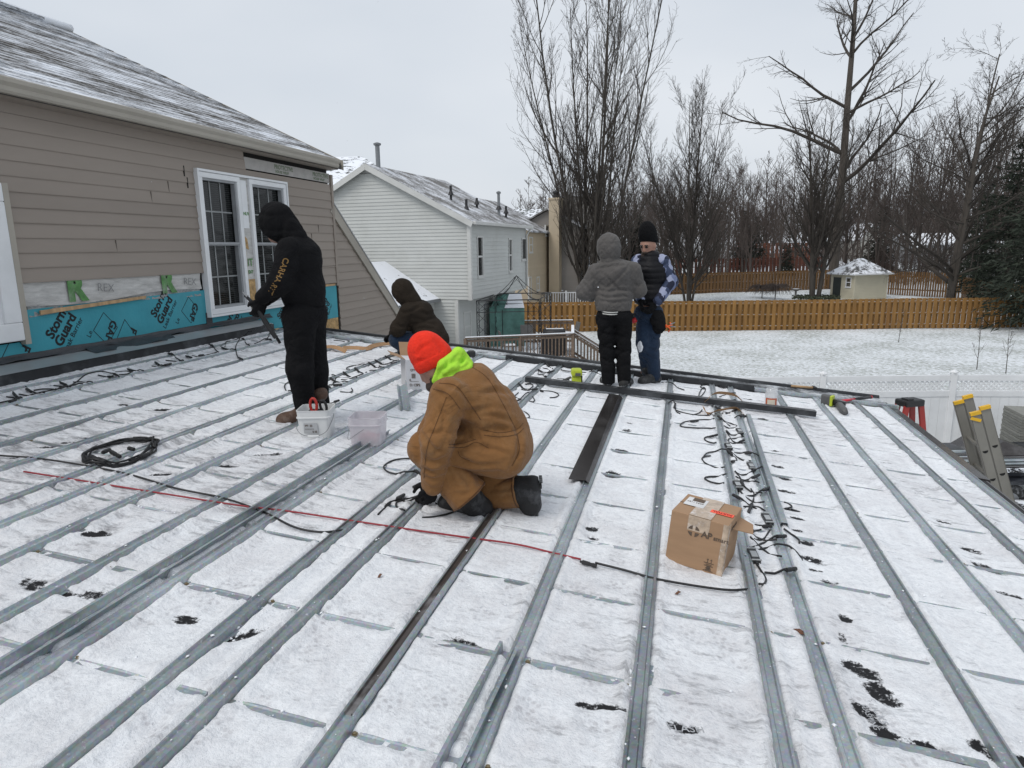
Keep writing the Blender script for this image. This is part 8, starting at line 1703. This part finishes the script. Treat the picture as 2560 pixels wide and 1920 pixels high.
MB().tube([e0 + RN*.05 + dx*.07, e0 + RN*.05 + dx*.2], [.032, .028], 10).build('grip', M_conn, d2, smooth=True); hx = on_roof(2108, 1025, .05); hy = on_roof(2090, 1002, .05); MB().tube([hy, hy + (hx - hy)*.2, hx, hx + (hx - hy)*.25], [.02, .040, .042, .03], 12).build('motor', M_grey_p, d2, smooth=True); MB().tube([hy, hy - unit(hx - hy)*.07], [.018, .012], 8).build('chuck', M_grey_p, d2)
pr_ = thing('red_pry_bar', 'red and black handled hammer lying at the far right corner', 'hammer', on_roof(2130, 1000)); a, b, c = on_roof(2100, 1003, .05), on_roof(2136, 998, .05), on_roof(2176, 993, .05); MB().tube([a, b], .015, 8).build('handle', mat('red fibreglass', (.55, .02, .045), .4), pr_, smooth=True); MB().tube([b, c], .018, 8).build('grip', M_conn, pr_, smooth=True); MB().tube([a - unit(np.cross(b - a, ZR))*.05, a + unit(np.cross(b - a, ZR))*.06], .018, 8).build('head', M_pipe, pr_); MB().tube([c, c + unit(c - b)*.02], .020, 8).build('pommel', mat('red cap', (.5, .02, .03), .4), pr_)
hm = thing('wooden_hammer', 'wooden-handled hammer lying in the far gutter', 'hammer', on_roof(2010, 967)); a, b = at_z(1978, 965, roof_z(1.4) + .06), at_z(2032, 969, roof_z(1.6) + .06); MB().tube([a, b], .014, 8).build('handle', M_wood, hm, smooth=True); MB().box(b + unit(b - a)*.02, (.035, .11, .035), (unit(b - a), unit(np.cross(ZR, b - a)), ZR)).build('head', M_conn, hm, bevel=.008)
jp = on_roof(1927, 1017, .02); jr = thing('glass_jar', 'clear glass jar with an orange-bordered label behind the dark trim', 'jar', jp)
def jarglass():
    m, nt, b = nodes_of('jar glass'); v = coords(nt, 'World'); n = N(nt, 'ShaderNodeTexNoise', Scale=9.0); nt.links.new(v, n.inputs['Vector']); nt.links.new(ramp(nt, n.outputs['Fac'], [(.3, (.7, .72, .74)), (.7, (.85, .86, .88))]).outputs['Color'], b.inputs['Base Color']); b.inputs['Roughness'].default_value = .05; b.inputs['Alpha'].default_value = .45; return m
MB().lathe(jp, [(.062, 0), (.066, .01), (.066, .15), (.058, .175), (.058, .20), (.052, .20), (.052, .172), (.060, .148), (.060, .012)], 20).build('glass', jarglass(), jr, smooth=True)
fwd = unit(-np.array([jp[0], jp[1], 0])); jt = unit(np.cross(RN, fwd))
def jar_arc(z0, z1, r, a0, a1, m, nm, n=10):
    vs = []; fs = []
    for k in range(n + 1): a = a0 + (a1 - a0)*k/n; q = jp + (fwd*math.cos(a) + jt*math.sin(a))*r; vs += [q + RN*z0, q + RN*z1]
    for k in range(n): fs.append((2*k, 2*k + 2, 2*k + 3, 2*k + 1))
    return MB().add(vs, fs).build(nm, m, jr)
jar_arc(.015, .105, .0668, -.95, .95, mat('orange label border', (.45, .10, .04), .6, 0, .5, 120), 'label_border'); jar_arc(.03, .09, .0674, -.62, .62, mat('cream label', (.66, .60, .5), .6), 'label_face')
pl = thing('putty_knife', 'small brown handled blade lying under the glass jar', 'tool', on_roof(1925, 1022)); MB().tube([on_roof(1905, 1021, .03), on_roof(1945, 1025, .03)], .012, 6).build('handle', M_kraft, pl)
bt2 = on_roof(1178, 893, .03); bb2 = thing('battery_pack', 'black tool battery behind the neon hood', 'battery', bt2); MB().box(bt2 + RN*.04, (.11, .08, .07), E_).build('case', M_conn, bb2, bevel=.01); MB().box(bt2 + RN*.08, (.07, .06, .015), E_).build('terminal', M_grey_p, bb2, bevel=.004)
# dead leaves and offcuts of wire
M_leaf = mat('dead leaf', (.13, .055, .03), .8, 0, .3, 60)
def leaf(u, v, s, label):
    p = on_roof(u, v, .022); g = random.Random(u); a = g.uniform(0, 6); d = np.array([math.cos(a), math.sin(a), .1]); w = np.array([-math.sin(a), math.cos(a), 0]); pts = [p - d*s, p - d*s*.2 + w*s*.5, p + d*s*.3 + w*s*.3 + RN*.008, p + d*s, p + d*s*.2 - w*s*.4 + RN*.006, p - d*s*.4 - w*s*.45]
    o = MB().prism(pts, RN*.0015).build('dead_leaf', M_leaf); tag(o, label, 'leaf')
leaf(2000, 1580, .03, 'reddish dead leaf beside the right paired rail'); leaf(1695, 1483, .018, 'small brown leaf below the long black cable'); leaf(1405, 957, .05, 'brown oak leaf stuck on the left end of the dark trim'); leaf(1700, 992, .03, 'brown leaf on the dark trim left of the paper strip'); leaf(950, 1440, .016, 'tiny brown leaf between the two middle rails'); leaf(2030, 1571, .016, 'tiny brown leaf on top of the right paired rail')

# ================================================================ ladders and the trailer beyond the eave
M_alu = mat('grey aluminium', (.235, .225, .20), .45, .35, .12, 5, .05, 60, (1, 1, .3)); M_yel = mat('yellow plastic', (.72, .42, .02), .45); M_hole = mat('dark opening', (.01, .01, .01), .9)
ld = thing('extension_ladder', 'aluminium extension ladder with yellow caps leaning at the eave', 'ladder', (4.1, 7.4, 0))
tx, ty = at_d(2437, 1030, 6.6), None; Ltop = tx; lean = .34; dn = unit(np.array([lean, 0, -1.0])); nrm = unit(np.array([1.0, 0, lean]))
def lad(off_n, y, top, par, w=.088, far=False):
    a = np.array([Ltop[0], y, Ltop[2]]) + nrm*off_n + dn*top; Lr = (a[2] - .02)/-dn[2]; b = a + dn*Lr
    r = MB(); r.beam(a, b, .028 if False else .006, w, up=nrm)
    for sg in (-1, 1): r.beam(a + nrm*sg*w/2 + np.array([0, .012, 0]), b + nrm*sg*w/2 + np.array([0, .012, 0]), .030, .005, up=nrm)
    o = r.build('side_rail', M_alu, par); MB().beam(a - dn*.004, a + dn*.03, .04, w*1.08, up=nrm).build('end_cap', M_yel, o)
    return a, b, o
y0, y1 = Ltop[1], Ltop[1] + .42
for (on, top, sec) in ((0, 0.0, 0), (.095, -.035, 1)):
    a0, e0_, r0 = lad(on, y0, top, ld); a1, e1_, r1 = lad(on, y1, top - .02, ld); k = .30 + (.12 if sec == 0 else .12)
    while k < 3.3:
        MB().tube([a0 + dn*k, a1 + dn*k], .017, 8).build('rung', M_alu, ld); pts = []
        for q in range(9): t = math.pi + math.pi*q/8; pts.append(a0 + dn*k + nrm*.026*math.cos(t) + dn*(-.026*math.sin(t)) - np.array([0, .0035, 0]))
        MB().prism(pts, (0, -.0015, 0)).build('rung_end', M_hole, r0); k += .305
MB().beam(np.array([Ltop[0], y0 - .01, Ltop[2]]) + dn*.05 - nrm*.05, np.array([Ltop[0], y0 - .01, Ltop[2]]) + dn*.1 + nrm*.03, .012, .03, up=nrm).build('latch', M_yel, ld)
M_redf = mat('red fibreglass rail', (.34, .025, .02), .45, 0, .12, 8, dirt=(.2, .03, .02), dirt_amt=.4)
sp_ = at_d(2275, 1000, 8.6); stl = thing('step_ladder', 'red fibreglass step ladder with black top beyond the roof corner', 'ladder', (sp_[0], sp_[1], 0)); sx_, sy_ = unit(_rt + FH*.25), unit(FH - _rt*.25); sy_[2] = 0
S_ = lambda a, b, z: np.array([sp_[0], sp_[1], 0]) + sx_*a + sy_*b + RN*z; zt_ = sp_[2]
MB().box(S_(0, 0, zt_ - .03), (.30, .20, .09), (sx_, sy_, RN)).build('top_cap', M_conn, stl, bevel=.02); MB().box(S_(-.07, -.03, zt_ + .022), (.10, .11, .03), (sx_, sy_, RN)).build('tool_tray', M_conn, stl, bevel=.008)
for (a, b, a2, b2) in ((-.11, -.07, -.62, -.22), (.11, -.07, .62, -.22), (-.11, .07, -.55, .24), (.11, .07, .62, .24)):
    MB().beam(S_(a, b, zt_ - .05), S_(a2, b2, 0), .075, .03, up=sy_).build('rail', M_redf, stl)
for k in range(1, 8):
    t = k*.12; z = zt_*(1 - t); MB().beam(S_(.11 + .51*t, -.07 - .15*t, z), S_(.11 + .51*t, .07 + .17*t, z), .08, .03).build('tread', M_alu, stl)
# black equipment trailer parked beyond the eave
M_trk = mat('black painted steel', (.014, .016, .022), .35, .2, .2, 6, .05, 40, dirt=(.4, .42, .45), dirt_amt=.15); M_tread = snowy('snowy tread plate', (.02, .02, .022), .55, 5, .6, fine=40.0)
t0 = at_z(2470, 1300, 0.0); tl_ = thing('utility_trailer', 'black utility trailer loaded with long metal strips beyond the eave', 'trailer', t0); tx_, ty_ = unit(_rt), unit(FH); Tq = lambda a, b, z: np.array([t0[0], t0[1], 0]) + tx_*a + ty_*b + RN*z
tt = [at_d(u, v, 12.6) for u, v in ((2430, 1150), (2560, 1150))]; zb_ = tt[0][2]
MB().box(Tq(1.2, 1.2, zb_ - .05), (3.6, 1.9, .10), (tx_, ty_, RN)).build('bed', M_trk, tl_, bevel=.01); MB().box(Tq(1.2, .24, zb_ + .03), (3.4, .05, .07), (tx_, ty_, RN)).build('side_rail', M_tread, tl_)
fd = [(-.75, .38), (-.55, .72), (.25, .72), (.45, .38), (.38, .38), (.2, .66), (-.5, .66), (-.68, .38)]; MB().prism([Tq(.55 + a, .02, b) for a, b in fd], ty_*.3).build('fender', M_trk, tl_)
w_ = MB().lathe(Tq(.4, .06, .33), [(.2, 0), (.33, .02), (.33, .2), (.2, .22)], 22, (tx_, RN, ty_)).build('wheel', M_rubber, tl_, smooth=False); MB().lathe(Tq(.4, .05, .33), [(.02, 0), (.17, .01), (.2, .03)], 14, (tx_, RN, ty_)).build('rim', M_pipe, w_)
MB().box(Tq(.45, -.12, .36), (1.5, .26, .05), (tx_, ty_, RN)).build('step', M_tread, tl_); MB().box(Tq(.45, -.25, .22), (1.5, .04, .22), (tx_, ty_, RN)).build('bumper', M_trk, tl_, bevel=.01); MB().lathe(Tq(.62, -.275, .26), [(.045, 0), (.045, .01), (.02, .02)], 12, (tx_, RN, -ty_)).build('marker_lamp', mat('amber lens', (.5, .2, .04), .3), tl_); MB().box(Tq(.2, -.274, .26), (.25, .008, .03), (tx_, ty_, RN)).build('reflector', M_silver, tl_)
for a in (.98, 1.9): MB().box(Tq(a, .2, .55), (.12, .06, .62), (tx_, ty_, RN)).build('stake', M_trk, tl_)
ldm = thing('metal_bundle', 'bundle of long metal strips stacked on the black trailer', 'metal strips', Tq(.6, .8, zb_)); g = random.Random(4)
for k in range(9): a = Tq(-1.35 + g.uniform(-.1, .1), .4 + .11*k, zb_ + .05 + .02*(k % 4)); b = Tq(2.9, .4 + .11*k + g.uniform(-.05, .05), zb_ + .06 + .02*(k % 4)); MB().beam(a, b, .10, .012).build('strip', M_galv if k % 3 else M_bronze, ldm)
MB().prism([Tq(.35, .9, zb_ + .10), Tq(1.6, .9, zb_ + .10), Tq(1.0, 1.2, zb_ + .30)], ty_*.9).build('bent_sheet', M_bronze, ldm)
ac = at_d(2552, 1080, 14.0); acu = thing('slatted_bin', 'grey slatted board stack at the right edge by the white fence', 'board stack', (ac[0] + .4, ac[1], 0)); zt2 = at_d(2548, 1032, 14)[2]
for k in range(int(zt2/.06)): MB().box((ac[0] + .45, ac[1] + .4, .03 + .06*k), (.95 + .02*(k % 2), .9, .052)).build('slat', mat('grey boards', (.20, .20, .18), .7, rand=.12), acu)

# ================================================================ snowflakes in the air
def flakes():
    g = np.random.RandomState(21); VV = []; FF = []; n = 0
    ov = np.array([(1, 0, 0), (-1, 0, 0), (0, 1, 0), (0, -1, 0), (0, 0, 1), (0, 0, -1)], float); of = np.array([(0, 2, 4), (2, 1, 4), (1, 3, 4), (3, 0, 4), (2, 0, 5), (1, 2, 5), (3, 1, 5), (0, 3, 5)])
    for i in range(420):
        p = np.array([g.uniform(-9, 8), g.uniform(2.0, 16), g.uniform(3.0, 9.0)]); VV.append(ov*(.0022 + .002*g.rand()) + p); FF.append(of + n); n += 6
    me = np_mesh('falling_snow', np.concatenate(VV), np.concatenate(FF)); shade_smooth(me); me.materials.append(MATS['loose snow']); tag(new_obj('falling_snow', me), 'small snowflakes falling through the air over the roof', 'snowflakes', kind='stuff')
flakes()
